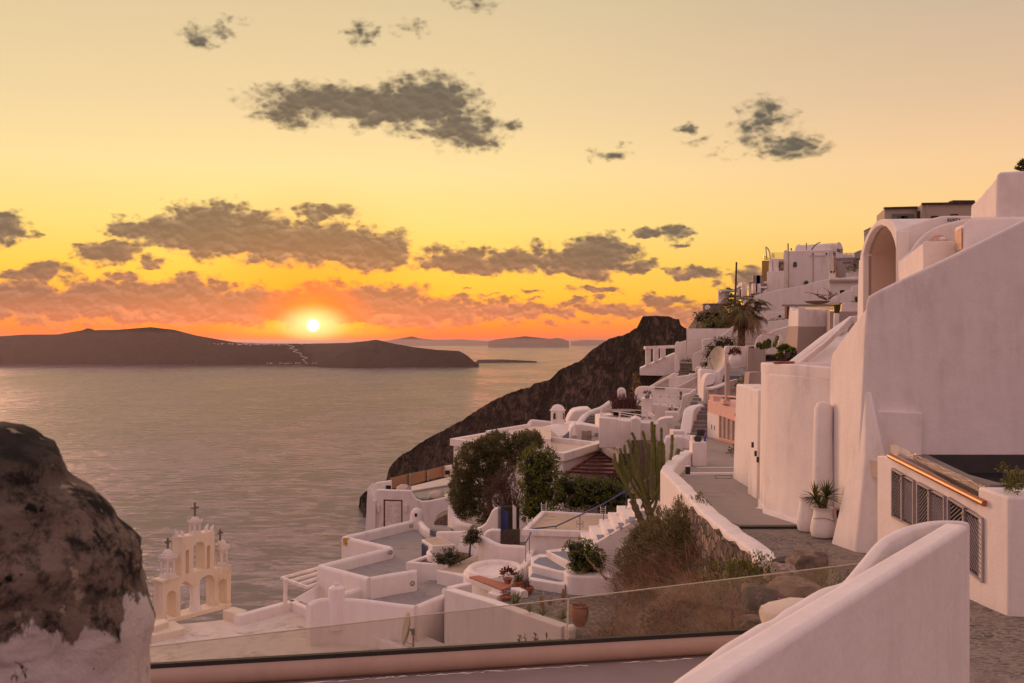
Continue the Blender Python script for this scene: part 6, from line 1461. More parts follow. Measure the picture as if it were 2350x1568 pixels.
# vaulted top floor: barrel running left to right
c_l, c_r = P('A',1300,300,115), P('A',1835,300,114)
g = MB(); A_ = []
lefts = [(1240,330),(1243,296),(1250,262),(1262,235),(1282,220),(1300,216),(1322,222)]
rights = [(1790,320),(1792,250),(1800,210),(1815,190),(1835,184),(1858,200),(1875,235),(1886,280),(1886,400),(1790,420)]
FA(114, rights, .6, 'vault_end', '', par=t, bev=.05)
FA(115, [(1240,330),(1243,296),(1250,262),(1262,235),(1282,220),(1300,216),(1330,225),(1810,196),(1860,300),(1860,330)], 5, 'vault', '', par=t, bev=.25, dx=0)
FA(116, [(1760,350),(2030,355),(2030,410),(1760,410)], 4, 'rear_wing', '', par=t)
text('White Cave', 'lettering', P('A',1843,290,113.9), .34, BLACK, parent=t, ext=.02, sx=.42)
MB().prism([P('A',x,y,113.9) for x,y in ((1810,303),(1876,321),(1876,329),(1810,311))], (0,.05,0)).build('underline', BLACK, t)
for (x0,x1,yt,yb_) in ((1220,1270,450,518),(1370,1420,706,760)):
    cx = (x0+x1)/2
    fo_ = MB().prism([P('A',u_,v_,111.9) for u_, v_ in archpts(x0, x1, yt, yb_)], (0,.1,0)).build('window', GREENP, t)
    MB().prism([P('A',u_,v_,111.85) for u_, v_ in archpts(x0+9, x1-9, yt+9, yb_-8)], (0,.05,0)).build('pane', GLASSD, fo_)
    MB().bar(P('A',cx,yt+6,111.8), P('A',cx,yb_-4,111.8), .05).build('mullion', GREENP, fo_)
    MB().bar(P('A',x0+6,(yt+yb_)/2,111.8), P('A',x1-6,(yt+yb_)/2,111.8), .05).build('mullion', GREENP, fo_)
    if yt > 600:
        MB().prism([P('A',u_,v_,111.93) for u_, v_ in archpts(x0-16, x1+14, yt-10, yb_+6)], (0,.1,0)).build('surround', flat('pale_green_surround', (.45,.5,.42), .7), t)
# lower left wing and terraces
FA(108, [(868,870),(868,600),(880,578),(1092,572),(1092,820)], 3, 'lower_wing', 'lower white wing left of the tall skyline house', 'house')
t = thing('ochre_tower', 'narrow ochre-yellow tower block against the sky', 'tower', P('A',850,860,116))
FA(116, [(800,900),(800,435),(900,435),(900,900)], 5, 'wall', '', par=t, m_=OCHRE)
FA(116.0-.05, [(900,432),(935,432),(935,640),(900,640)], 1, 'corner', '', par=t, m_=plaster('dark_ochre', (.30,.19,.10), .1))
t = thing('roof_pergola', 'white flat canopy sheltering an outdoor fan unit beside the ochre tower', 'pergola', P('A',1000,570,110))
FA(110, [(905,440),(920,405),(1092,408),(1092,436)], 4, 'roof', '', par=t)
for x in (925,955,985): MB().bar(P('A',x,436,110.1), P('A',x,575,110.1), .5 if x == 985 else .3).build('post', WHITEP, t)
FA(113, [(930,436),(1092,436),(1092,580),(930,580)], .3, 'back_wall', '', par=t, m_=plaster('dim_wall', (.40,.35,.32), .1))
t = thing('fan_unit', 'outdoor air-conditioning unit under the white canopy', 'air conditioner', P('A',1040,540,111))
MB().box(P('A',1042,510,111), (3.6*.2*5*.17+2.2,.9,1.5)).build('case', WOODW, t, bevel=.03) if False else MB().box(P('A',1040,510,111), (.62*1.05,.3,.42)).build('case', WOODW, t) if False else MB().prism([P('A',x,y,111) for x,y in ((1002,485),(1082,485),(1082,535),(1002,535))], (0,.6,0)).build('case', WOODW, t)
MB().tube([P('A',1022,510,110.95), P('A',1022,510,110.8)], .17*1.0, 20).build('fan', BLACK, t)
for (x0,y0,x1,y1,lab) in ((822,362,905,428,'small glass windbreak on the ochre tower roof'),(930,330,1092,402,'glass windbreak over the white canopy')):
    t_ = thing('glass_windbreak', lab, 'windbreak', P('A',x0,y1,112))
    if x0 < 900: MB().prism([P('A',822,362,114), P('A',905,400,112), P('A',905,430,112), P('A',822,430,114)], (0,.05,0)).build('pane', GLASS, t_)
    else:
        MB().prism([P('A',930,330,113), P('A',972,352,111), P('A',972,402,111), P('A',930,402,113)], (0,.05,0)).build('pane', GLASS, t_)
        MB().prism([P('A',935,326,114), P('A',1092,324,114), P('A',1092,402,114), P('A',935,402,114)], (0,.05,0)).build('pane', GLASS, t_)
def mast(pts, r, name, label, Y, cat='pole', m_=METALG, k='A'):
    return solo(MB().tube([P(k,x,y,Y) for x,y in pts], r, 8), name, label, cat, m_, smooth=True)
mast([(905,575),(908,480),(912,400),(905,330),(885,280),(862,255),(852,250)], [.10]*4+[.09,.07,.05], 'curved_lamp_post', 'curved white lamp post arching left beside the ochre tower', 109, 'lamp post', WHITEP)
mast([(852,250),(860,340),(868,428)], .06, 'flag_pole', 'thin leaning pole on the ochre tower roof', 113)
mast([(1465,290),(1500,240),(1545,205),(1585,190)], [.08,.08,.06,.05], 'curved_lamp_post', 'curved lamp arm over the roof of the skyline house', 111, 'lamp post')
mast([(1396,196),(1396,292)], .06, 'roof_pole', 'short pole in the middle of the skyline roof', 111)
mast([(1150,205),(1152,298)], .07, 'roof_pole', 'short pole at the left end of the skyline roof', 111, m_=BLACK)
mast([(1192,270),(1195,298)], .08, 'roof_stub', 'tiny vent pipe on the skyline roof', 111, m_=BLACK)
mast([(460,455),(450,800),(440,1050),(433,1255)], [.07,.08,.09,.10], 'tall_mast', 'tall thin dark mast behind the palm', 82, m_=WOODD)
# right group
FA(106, [(1760,400),(1780,415),(1800,560),(1815,600),(1815,672),(1792,672),(1765,600)], 1, 'ochre_pilaster', 'curved ochre wall strip right of the skyline house', 'wall', m_=OCHRE, bev=.02)
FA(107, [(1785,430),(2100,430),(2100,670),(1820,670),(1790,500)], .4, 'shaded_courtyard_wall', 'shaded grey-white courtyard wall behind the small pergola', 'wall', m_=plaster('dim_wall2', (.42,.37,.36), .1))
FA(101, [(1702,655),(1702,590),(1712,572),(1775,572),(1786,590),(1790,655)], 1.5, 'double_niche_block', 'small white block with two round niches by the skyline house', 'block')
for x in (1728,1765):
    tag(MB().tube([P('A',x,585,100.95), P('A',x,585,100.9)], .10, 16).build('round_niche', DARK), ('left' if x < 1750 else 'right')+' round dark niche in the small white block', 'niche', 'round niches in the small white block')
t = thing('roof_pergola', 'small grey steel pergola on the skyline terrace at the right', 'pergola', P('A',1960,500,104))
g = MB()
for y, x0 in ((410,1785),(432,1785),(462,1885),(474,1885)): g.bar(P('A',x0,y,104), P('A',2100,y-8,103), .16)
g.build('beams', METALG, t)
for x in (2030,2072): MB().bar(P('A',x,400,103.5), P('A',x,560,103.5), .28).build('post', METALG, t)
g = MB()
for y in (336,348): g.bar(P('A',1888,y,112), P('A',2040,y,112), .06)
for x in (1930,1985,2040): g.bar(P('A',x,334,112), P('A',x,356,112), .06)
solo(g, 'roof_railing', 'thin white roof railing right of the vaulted top floor', 'railing', WHITEP)
FA(103, [(1925,670),(1925,600),(1980,600),(1985,575),(2050,570),(2060,552),(2110,550),(2110,670)], 2, 'stepped_parapet', 'white stepped parapet beside the arch at the far right', 'wall')
t = thing('grey_annex', 'grey-white boxy annex with steel canopy left of the big arch', 'house', P('A',2060,350,100))
FA(100, [(2035,330),(2100,300),(2130,292),(2150,310),(2150,420),(2035,400)], 2, 'box', '', par=t, m_=plaster('grey_box', (.36,.33,.33), .1))
FA(90, [(2000,1010),(2000,780),(2020,772),(2110,768),(2110,1010)], 2, 'lit_white_wall', 'clean white wall beside the big arch with a yucca at its foot', 'wall')
FA(89, [(1832,1010),(1835,890),(1900,850),(2003,830),(2003,1010)], 2, 'lit_white_wall', 'white raked garden wall left of the yucca', 'wall')
FA(91, [(1580,1020),(1700,960),(1770,915),(1838,890),(1838,1010)], .5, 'raked_grey_wall', 'grey-white raked wall with bare twigs above the taupe houses', 'wall')
FA(92, [(1845,830),(1910,830),(1910,880),(1845,880)], .5, 'dark_opening', 'dark shuttered opening above the raked garden wall', 'window', m_=DARK, bev=0)
# houses at the left end, lit from the sea
t = thing('arched_house', 'small white house with tall arched opening, sunlit on its sea side', 'house', P('A',530,920,112))
FA(112, [(535,720),(600,722),(600,900),(640,905),(640,960),(535,960)], 4, 'front_wall', '', par=t)
MB().prism([P('A',536,720,112), P('A',484,738,118), P('A',484,960,118), P('A',536,960,112)], (.5,.2,0)).build('sea_wall', WHITE, t)
MB().prism([P('A',484,765,119), P('A',428,775,124), P('A',428,960,124), P('A',484,960,119)], (.5,.2,0)).build('sea_wing', WHITE, t)
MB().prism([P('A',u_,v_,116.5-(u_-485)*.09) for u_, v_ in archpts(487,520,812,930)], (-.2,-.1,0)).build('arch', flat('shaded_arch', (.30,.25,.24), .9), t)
t = thing('veranda_house', 'white flat-roofed house with a veranda left of the ochre tower', 'house', P('A',700,880,106))
FA(108, [(620,710),(700,706),(690,880),(640,905),(625,900)], 3, 'end_wall', '', par=t)
FA(107.5, [(655,765),(690,765),(690,880),(655,885)], 3, 'front_wall', '', par=t)
FA(106, [(620,712),(735,708),(790,720),(868,712),(868,740),(790,748),(700,730)], 3, 'roof', '', par=t, bev=.03)
FA(107, [(690,745),(868,745),(868,900),(690,900)], .3, 'back_wall', '', par=t, m_=bpy.data.materials['grey_box'])
FA(105.5, [(755,785),(868,778),(868,800),(755,805)], .5, 'beam', '', par=t, bev=0)
for x in (700,745): MB().bar(P('A',x,745,105.8), P('A',x,885,105.8), .5).build('post', WHITEP, t)
for x in (727,775): MB().box(P('A',x,835,105.9), (.75,.1,3.2)).build('door', METALG, t)
FA(109, [(735,710),(735,665),(745,658),(770,660),(770,712)], 1, 'chimney', '', par=t)
FA(104, [(652,898),(656,880),(790,876),(870,862),(870,880)], .5, 'red_awning', 'low dark red awning strip under the veranda house', 'awning', m_=flat('crimson', (.20,.02,.03), .7), bev=0)
FA(105, [(795,862),(868,815),(868,865)], .5, 'white_gable', 'little white gable tip beside the ochre tower', 'wall', bev=.02)
t = thing('flat_canopy', 'pale flat canopy on thin posts at the left end of the skyline', 'pergola', P('A',340,1000,104))
MB().prism([P('A',x,y,Yq) for x,y,Yq in ((208,833,104),(250,820,108),(480,812,108),(478,840,104),(260,846,102))], (0,0,-.12)).build('roof', METALG, t)
for x, a, b_ in ((238,833,990),(285,845,998),(338,833,968)): MB().bar(P('A',x,a,104), P('A',x,b_,104), .36).build('post', WHITEP, t)
FA(103, [(195,1010),(205,985),(300,975),(360,970),(480,985),(480,1060),(195,1020)], 2, 'terrace_parapet', 'rosy terrace parapet under the flat canopy', 'wall', bev=.03)
t = thing('round_stone_fort', 'round grey stone-built bastion at the left end of the skyline', 'tower', P('A',150,1130,101))
cb = P('A',150,1130,103); rb_ = 140*.17142/F*103
MB().lathe([(rb_,-1),(rb_,105*.17142/F*103),(rb_*1.03,106*.17142/F*103),(rb_*1.03,116*.17142/F*103),(0,116*.17142/F*103)], cb, 32).build('wall', flat('grey_rubble', (.17,.14,.12), .9, var=.35, vs=3, bump=.8, bs_=5), t, smooth=True)
MB().tube([P('A',72,1062,100), P('A',72,1062,99.6)], .28, 14).build('porthole', WHITEP, t)
# rocky knoll under it
import bmesh
def mound(name, label, outline, Y, depth, m_, seed, nrm=18, kind=None, cat='hillside', amp=.8):
    mb = MB(); m = len(outline)
    for j in range(nrm+1):
        t_ = j/nrm
        for i, (x, y) in enumerate(outline):
            p = P('A',x,y,Y); p2 = Vector((p.x*(1-.12*t_)+0, p.y-depth*t_, p.z-depth*1.15*t_**1.2))
            n_ = noise.fractal(Vector((p2.x*.45, p2.y*.45+seed, p2.z*.6)), 1, 2.1, 5)*amp*min(1, t_*3+.35)
            mb.v.append(p2+Vector((n_*.3, -abs(n_), n_*.7)))
    for j in range(nrm):
        for i in range(m-1): a = j*m+i; mb.f.append([a, a+1, a+m+1, a+m])
    o = mb.build(name, m_, smooth=False); return tag(o, label if not kind else None, cat if not kind else None, kind=kind)
ol = []
pts_ = [(-190,1345),(-150,1280),(-110,1215),(-95,1180),(-60,1150),(-40,1125),(0,1110),(60,1100),(150,1100),(300,1090),(400,1140),(460,1200),(520,1260)]
for (a, b_), (c, d_) in zip(pts_, pts_[1:]):
    for q in range(6): ol.append((a+(c-a)*q/6, b_+(d_-b_)*q/6))
mound('knoll', None, ol, 101, 14, STONEB, 3, kind='structure')
FA(84, [(-210,1345),(500,1345),(410,1420),(215,1460),(0,1480),(-210,1510),(-210,1800),(-210,1345)][:7]+[(-210,1800)], .6, 'plain_retaining_wall', 'plain beige-white wall under the bushy knoll', 'wall', m_=WHITE, bev=.02)
FA(82, [(0,1484),(215,1462),(330,1380),(480,1252),(560,1190),(620,1300),(620,1500),(0,1800)], .6, 'sweeping_ramp_wall', 'white ramp wall sweeping up behind the palm', 'wall', bev=.1)
FA(79, [(400,1460),(520,1405),(760,1360),(880,1345),(880,1560),(400,1560)], .6, 'low_ramp_wall', 'low white ramp wall passing behind the palm trunk', 'wall', bev=.08)
FA(76, [(880,1430),(880,1245),(990,1240),(1160,1222),(1160,1330),(1160,1400)], 1, 'planter_wall', 'white planter wall with little shrubs above the taupe houses', 'wall', bev=.03)
FA(90, [(800,1240),(860,1180),(870,1120),(1085,1122),(1140,1130),(1140,1240)], 1, 'porthole_wall', 'white wall with round dark porthole above the planter wall', 'wall', bev=.05)
tag(MB().tube([P('A',1041,1181,89.9), P('A',1041,1181,89.8)], .12, 18).build('porthole', DARK), 'round dark porthole in the white wall', 'window')
FA(74, [(700,1568),(720,1500),(770,1430),(880,1410),(960,1360),(1160,1308),(1160,1700),(700,1700)], .8, 'curved_stair_wall', 'white curved stair wall left of the two-tone tower', 'wall', bev=.1)
# two-tone tower houses
t = thing('two_tone_tower', 'white-topped taupe house with a rosy corner and chimney stub', 'house', P('A',1400,1560,66))
FA(66, [(1290,1060),(1300,1052),(1345,1056),(1400,1072),(1660,1075),(1660,1320),(1285,1320)], 4, 'upper_wall', '', par=t, m_=WHITE, bev=.06)
MB().prism([P('A',1290,1060,66.05), P('A',1270,1102,67), P('A',1205,1112,69.5), P('A',1195,1068,70), P('A',1172,1066,70.5), P('A',1165,1130,70.5), P('A',1152,1320,70.8), P('A',1285,1320,66.05)], (.5,.25,0)).build('side_wall', WHITE, t, bevel=.04)
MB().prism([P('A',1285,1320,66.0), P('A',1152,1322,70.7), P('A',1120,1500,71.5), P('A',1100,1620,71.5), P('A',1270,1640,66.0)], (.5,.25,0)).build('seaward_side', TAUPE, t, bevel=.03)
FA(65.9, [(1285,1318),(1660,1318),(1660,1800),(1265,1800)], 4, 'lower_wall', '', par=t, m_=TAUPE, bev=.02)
t = thing('second_taupe_house', 'taupe house with a narrow rosy flank right of the two-tone tower', 'house', P('A',1900,1300,62))
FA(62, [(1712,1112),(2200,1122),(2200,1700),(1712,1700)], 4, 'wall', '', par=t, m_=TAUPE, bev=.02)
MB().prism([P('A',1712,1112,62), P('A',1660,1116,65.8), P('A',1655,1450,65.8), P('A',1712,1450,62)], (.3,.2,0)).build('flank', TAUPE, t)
FA(63, [(1860,1120),(1870,1008),(1880,1002),(2110,1008),(2110,1120)], 2, 'upper_storey', '', par=t)
t = thing('sail_awning', 'long thin awning beam on a wooden-topped white pole with a furled canopy', 'awning', P('A',1800,1570,48))
MB().bar(P('A',1085,1036,62), P('A',1800,1036,48.4), .14, .12).build('beam', WOODD, t)
MB().prism([P('A',1350,1045,56), P('A',1410,1088,55), P('A',1745,1086,49.2), P('A',1790,1060,48.6), P('A',1700,1052,49.5), P('A',1400,1040,55.5)], (0,.06,-.02)).build('canopy', plaster('canvas_white', (.78,.70,.64), .1), t)
MB().bar(P('A',1410,1090,54.9), P('A',1745,1089,49.1), .05).build('edge_bar', METALG, t)
MB().tube([P('A',1807,1020,48), P('A',1808,1080,48), P('A',1800,1142,48)], [.17,.15,.11], 10).build('pole_top', WOODD, t, smooth=True)
MB().tube([P('A',1800,1140,48), P('M',1184,1285,48)], .13, 12).build('pole', WHITEP, t, smooth=True)
t = thing('brick_pier', 'dark brown brick pier under the awning beam', 'pier', P('A',1150,1210,72))
MB().prism([P('A',x,y,71.2) for x,y in ((1133,1040),(1170,1042),(1158,1215),(1130,1215))], (0,.5,0)).build('shaft', WOODR, t)
MB().prism([P('A',x,y,71) for x,y in ((1255,1050),(1268,1050),(1268,1105),(1255,1105))], (0,.3,0)).build('bracket', METALG, t)
solo(MB().lathe([(.2,0),(.85,.12),(1.1,.28),(1.05,.30),(0,.18)], P('A',1540,1022,85), 20), 'roof_bowl', 'shallow pale bowl on the wall above the awning', 'bowl', plaster('bowl', (.5,.4,.35), .2), smooth=True)
# ramp with double coping climbing to the big house, and the wall behind block
solo(MB().prism([P('C',x,y,Yq) for x,y,Yq in ((705,312,34),(800,225,36),(1100,0,40),(1280,-130,44),(1390,-140,44),(1390,400,33),(705,400,34))], (.3,.9,0)), 'ramp_wall', 'broad white ramp wall climbing to the right behind the tall block', 'wall', WHITE, bevel=.1)
solo(MB().wall([P('C',712,308,33.6), P('C',1100,0,39.5), P('A',1985,1180,42.5), P('A',2100,1172,42)], .35, .35, rnd=.6), 'ramp_coping', 'rounded white coping along the ramp behind the tall block', 'coping', WHITE2, smooth=True)
solo(MB().wall([P('C',795,308,32.8), P('C',1120,60,36.5), P('M',1280,1050,40), P('M',1340,1048,40)], .12, .2, rnd=.6), 'ramp_coping', 'thinner lower coping line on the ramp behind the tall block', 'coping', WHITE2, smooth=True)
# ------------------------------------------------------------------ plants
def rv():
    while True:
        v = Vector((random.uniform(-1,1), random.uniform(-1,1), random.uniform(-1,1)))
        if .05 < v.length < 1: return v.normalized()
def leaf(mb, p, d_, L, w, fold=0):
    s = d_.cross(rv()); s = s.normalized()*w/2 if s.length > 1e-3 else Vector((w/2,0,0))
    b = len(mb.v); mb.v += [p, p+d_*L*.5+s, p+d_*L, p+d_*L*.5-s]; mb.f.append([b,b+1,b+2,b+3])
def foliage(mb, blobs, size, w=None, up=.3, inner=.35, clump=9):
    # blobs: (centre, (rx,ry,rz), clumps); leaves stand in small sprays near each blob's uneven skin
    w = w or size*.42
    for c, r, n in blobs:
        c = Vector(c); off = rv()*10
        for _ in range(n):
            d_ = rv(); k = 1+noise.noise(d_*2.2+off)*.42
            k *= (1-inner*random.random()**2)
            q = c+Vector((d_.x*r[0], d_.y*r[1], d_.z*r[2]))*k
            for _ in range(clump):
                o_ = rv(); dd = (d_*.9+o_*.9+Vector((0,0,up))).normalized()
                leaf(mb, q+rv()*size*random.uniform(.2,1.3), dd, size*random.uniform(.6,1.3), w*random.uniform(.7,1.2))
def twigs(mb, base, tip_blobs, n, r=.012, sag=0, mid=.4):
    for _ in range(n):
        c, rr = random.choice(tip_blobs)[:2]; e = Vector(c)+Vector((rr[0]*random.gauss(0,.5), rr[1]*random.gauss(0,.5), rr[2]*random.gauss(0,.5)))
        b_ = Vector(base)+rv()*.1; m_ = b_.lerp(e, .5)+rv()*mid; m_.z += sag
        mb.tube([b_, b_.lerp(m_,.5)+rv()*.05, m_, m_.lerp(e,.5)+rv()*mid*.25, e], [r*2.4,r*1.7,r*1.2,r*.8,r*.4], 4, cap=False)
random.seed(11)
# olive tree
Yo = 55.5
t = thing('olive_tree', 'broad dark olive tree in front of the flat-roofed house', 'tree', P('D',1350,1180,Yo))
def pD(x,y,Y=Yo): return P('D',x,y,Y)
s_ = .23548/F*Yo
bl = []
for x, y, rx, ry, n in ((1180,560,110,90,150),(1120,700,110,110,170),(1080,860,100,120,170),(1080,1000,95,110,150),(1120,1120,90,80,90),(1330,520,120,110,190),(1450,500,110,110,160),(1300,680,140,120,200),(1250,850,140,130,170),(1220,1000,120,110,110),(1480,640,120,110,130),(1600,560,100,90,120),(1700,470,80,90,110),(1760,430,80,70,90),(1820,470,45,50,40),(1640,430,60,50,50),(1380,420,60,50,60),(1060,1080,50,60,60),(1400,800,120,120,110),(1290,1180,70,60,60),(1010,980,45,70,45)):
    bl.append((pD(x,y,Yo+random.uniform(-.9,.9)), (rx*s_,1.1,ry*s_), n))
bl = [(c, r, int(n*2.1)) for c, r, n in bl]; mb = MB(); foliage(mb, bl, .14, .055, up=.5); mb.build('crown', LEAF_OL, t)
mb = MB(); base = pD(1380,1290); mb.tube([base, pD(1370,1150), pD(1340,1020), pD(1360,900)], [.22,.17,.15,.11], 8)
for e in ((1200,800),(1300,600),(1450,560),(1600,560),(1700,500),(1130,720),(1100,950)):
    mb.tube([pD(1360,1000), pD((1360+e[0])/2,(1000+e[1])/2+20)+rv()*.2, pD(*e)], [.10,.06,.02], 6)
twigs(mb, pD(1360,920), bl, 60, .010, mid=.3); mb.build('trunk', BARK, t)
# bare brown climber
t = thing('bare_climber', 'tangle of bare brown vine stems between the olive and the tall hedge', 'vine', P('D',1480,1250,52.5))
mb = MB(); vb = [(P('D',x,y,52.8), (rx*.0055*1,.6,ry*.0055)) for x,y,rx,ry in ((1400,820,130,120),(1500,760,110,120),(1560,900,80,130),(1420,950,120,100),(1330,900,110,110),(1300,1020,100,90),(1560,1050,60,90),(1500,1080,70,60),(1570,660,50,90))]
twigs(mb, P('D',1560,1230,52.4), vb, 170, .011, mid=.7); twigs(mb, P('D',1480,900,52.6), vb, 150, .008, mid=.5)
mb.build('stems', flat('vine_stem', (.13,.07,.05), .9, var=.4, vs=8, bump=0), t)
mb = MB(); foliage(mb, [(c, r, 16) for c, r in vb], .09, .03, clump=4); mb.build('leaves', LEAF_SH, t)
# hedges
def hedge(name, label, blobs, k, Y, th, lm, size=.15, clump=8, dens=1.0, cat='hedge', core=True, up=.35, w=None):
    t_ = thing(name, label, cat, P(k, blobs[0][0], blobs[0][1]+blobs[0][3], Y)); s = ZT[k][2]/F*Y; bl_ = []
    for x, y, rx, ry in blobs:
        yy = Y+random.uniform(-.2,.4); bl_.append((P(k,x,y,yy), (rx*s, th, ry*s), max(6, int(rx*ry*s*s*200*dens))))
    mb_ = MB(); foliage(mb_, bl_, size, w or size*.5, up=up, inner=.3, clump=clump); mb_.build('foliage', lm, t_)
    if core:
        mb_ = MB()
        twigs(mb_, bl_[0][0]-UP*(bl_[0][1][2]), bl_, 40, .012, mid=.3)
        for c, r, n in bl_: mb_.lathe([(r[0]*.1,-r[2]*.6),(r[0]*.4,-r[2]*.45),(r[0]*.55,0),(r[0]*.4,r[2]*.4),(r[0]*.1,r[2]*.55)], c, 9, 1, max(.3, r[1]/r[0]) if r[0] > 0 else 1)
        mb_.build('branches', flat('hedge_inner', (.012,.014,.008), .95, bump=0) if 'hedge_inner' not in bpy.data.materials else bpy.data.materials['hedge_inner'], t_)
    return t_
hedge('tall_hedge', 'tall glossy green clipped hedge column beside the olive tree', [(690,170,150,90),(590,220,90,110),(790,240,90,110),(680,300,180,130),(600,380,110,120),(760,400,120,120),(660,500,150,120),(780,540,110,110),(600,600,90,110),(690,650,150,120),(640,760,100,80),(740,730,100,70),(570,700,60,80)], 'E', 49.5, .8, LEAF_DG, dens=1.0)
hedge('long_hedge', 'long dark green hedge under the red pergola', [(930,420,90,80),(1000,470,110,110),(900,560,110,110),(1080,440,80,60),(1160,480,110,90),(1270,440,80,70),(1280,520,120,100),(1390,480,90,100),(1180,600,130,80),(1050,620,130,80),(1330,610,120,80),(1470,560,80,90),(1450,640,90,50),(1540,570,60,60),(1600,590,60,40)], 'E', 51, .8, LEAF_DG, dens=.95)
# court planter shrub
hedge('planter_shrub', 'bushy green shrub with yellowish tips in the rounded court planter', [(1010,1060,65,60),(1090,1050,80,65),(1170,1060,60,60),(1120,1130,110,75),(1240,1140,90,70),(1050,1200,80,70),(1150,1220,110,70),(1270,1210,80,80),(1060,1270,70,35),(1200,1285,110,30)], 'E', 36.8, .45, LEAF_DG, .10, dens=2.2, cat='shrub')
solo(MB().tube([P('E',1350,1370,34.5), P('E',1260,1280,35), P('E',1160,1170,35.5), P('E',1130,1090,36)], [.04,.03,.02,.008], 6), 'dead_branch', 'bare pale branch leaning over the court planter shrub', 'branch', TWIG)
hedge('round_shrub', 'low dark round shrub in the angular corner planter', [(1620,425,60,45),(1700,400,80,60),(1770,410,60,50),(1690,440,90,30)], 'F', 46.6, .5, LEAF_OL, .10, dens=1.8, cat='shrub')
t = hedge('standard_tree', 'small round-headed tree on a thin stem beside the corner planter', [(1900,190,70,55),(1870,240,55,50),(1940,240,55,50),(1905,265,70,40),(1950,190,40,40)], 'F', 47.3, .55, LEAF_OL, .10, dens=1.3, cat='tree', w=.035)
MB().tube([P('F',1885,408,47.3), P('F',1890,340,47.3), P('F',1897,270,47.3)], [.05,.045,.035], 8).build('trunk', BARK, t)
hedge('terrace_shrub', 'dark bushy shrub behind the large satellite dish', [(1520,140,70,60),(1600,90,90,70),(1700,60,70,60),(1480,210,60,60),(1560,200,90,70),(1500,290,70,70),(1640,160,70,70),(1440,330,50,40),(1740,90,50,50),(1500,340,60,30)], 'B', 70, .8, LEAF_OL, .15, dens=.8, cat='shrub')
hedge('feathery_shrub', 'small feathery dark shrub on the taupe terrace', [(1880,520,50,50),(1860,590,70,50),(1900,640,60,50),(1810,650,60,22),(1920,690,40,30)], 'B', 54, .3, LEAF_OL, .11, dens=1.6, cat='shrub', core=False)
hedge('stair_weed', 'low weeds growing on the top old stone step', [(1180,290,30,10),(1230,300,45,14),(1235,285,20,12)], 'B', 84, .3, LEAF_OL, .12, cat='weed', core=False)
hedge('lane_weed', 'spiky low plant at the foot of the lava stones', [(1830,1345,60,26),(1790,1360,50,12),(1870,1370,50,18)], 'B', 42.5, .25, LEAF_YU, .13, dens=2.5, cat='plant', core=False, up=.8)
hedge('lane_weed', 'second low spiky plant against the slim block wall', [(1950,1405,46,26)], 'B', 40.5, .2, LEAF_YU, .13, dens=3, cat='plant', core=False, up=.8)
hedge('pier_shrub', 'shrub growing on the square planter pier at the right edge', [(1590,480,60,60),(1650,470,60,70),(1530,400,22,50),(1510,350,25,30),(1680,420,40,60),(1610,530,60,26)], 'I', 18.2, .25, LEAF_YU, .055, dens=9, cat='shrub', core=False, up=.6)
hedge('orange_weed', 'ochre trailing plant on the dark wall under the jutting terrace', [(612,480,22,40),(600,560,24,50),(580,640,22,50)], 'B', 83, .5, leafmat('ochre_leaf', (.14,.09,.015), (.28,.17,.03)), .2, dens=.9, cat='plant', core=False)
hedge('knoll_bushes', 'mass of brown scrub over the rocky knoll', [(-40,1180,60,40),(60,1140,90,40),(180,1150,110,45),(300,1120,90,50),(370,1170,60,70),(120,1210,130,40),(260,1210,110,50),(20,1240,90,40)], 'A', 94, 1.6, LEAF_SH, .28, dens=.32, cat='scrub')
hedge('knoll_hedge', 'green-yellow shrubs above the plain retaining wall', [(120,1280,90,45),(230,1250,100,60),(330,1270,80,60),(420,1240,50,50),(60,1310,60,30),(260,1310,140,30)], 'A', 88, 1.2, LEAF_YU, .24, dens=.4, cat='hedge')
for x, lab in ((960,'tiny shrub left on the planter wall above the taupe houses'),(1110,'tiny shrub right on the planter wall above the taupe houses')):
    hedge('wall_shrub', lab, [(x,1230,38,10)], 'A', 76.5, .3, LEAF_SH, .12, dens=2, cat='shrub', core=False)
hedge('balcony_shrub', 'dark shrub on the shaded skyline terrace', [(1990,540,30,30),(2040,535,35,30)], 'A', 102.5, .6, LEAF_OL, .2, dens=.8, cat='shrub', core=False)

# scrub bush on the bank, with dry stems
t = thing('bank_scrub', 'big tangled grey-green scrub bush on the bank below the lane wall', 'bush', P('E',1800,1400,28))
s_ = .23548/F*28; bl = []
for x, y, rx, ry, n, Y in ((1900,800,80,110,70,30),(2080,720,60,110,70,29),(2150,820,140,130,170,28),(2260,780,80,150,110,27.5),(2020,900,150,120,170,28.5),(1800,900,140,90,110,30),(1700,960,120,90,100,30.5),(1900,1000,180,120,200,28.5),(1650,1080,130,110,130,30),(2100,1000,170,120,170,27.5),(1750,1150,180,110,180,29),(2250,950,120,140,140,27),(1560,1200,120,90,100,30.5),(2350,1000,110,130,110,26.5),(2420,1150,110,110,90,25.5),(2200,1180,150,110,130,26.5),(2000,1200,170,110,140,27.5),(2500,1250,90,80,70,24),(1620,1330,120,70,80,29.5)):
    bl.append((P('E',x,y,Y), (rx*s_,.8,ry*s_), n))
bl = [(c, (r[0]*1.15,r[1],r[2]*1.2), int(n*1.7)) for c, r, n in bl]; mb = MB(); foliage(mb, bl, .085, .028, up=.7, inner=.5, clump=10); mb.build('foliage', LEAF_SH, t)
mb = MB()
for c, r, n in bl: twigs(mb, c-UP*r[2]*1.1, [(c, r)], 16, .007, mid=.25)
mb.build('stems', TWIG, t)
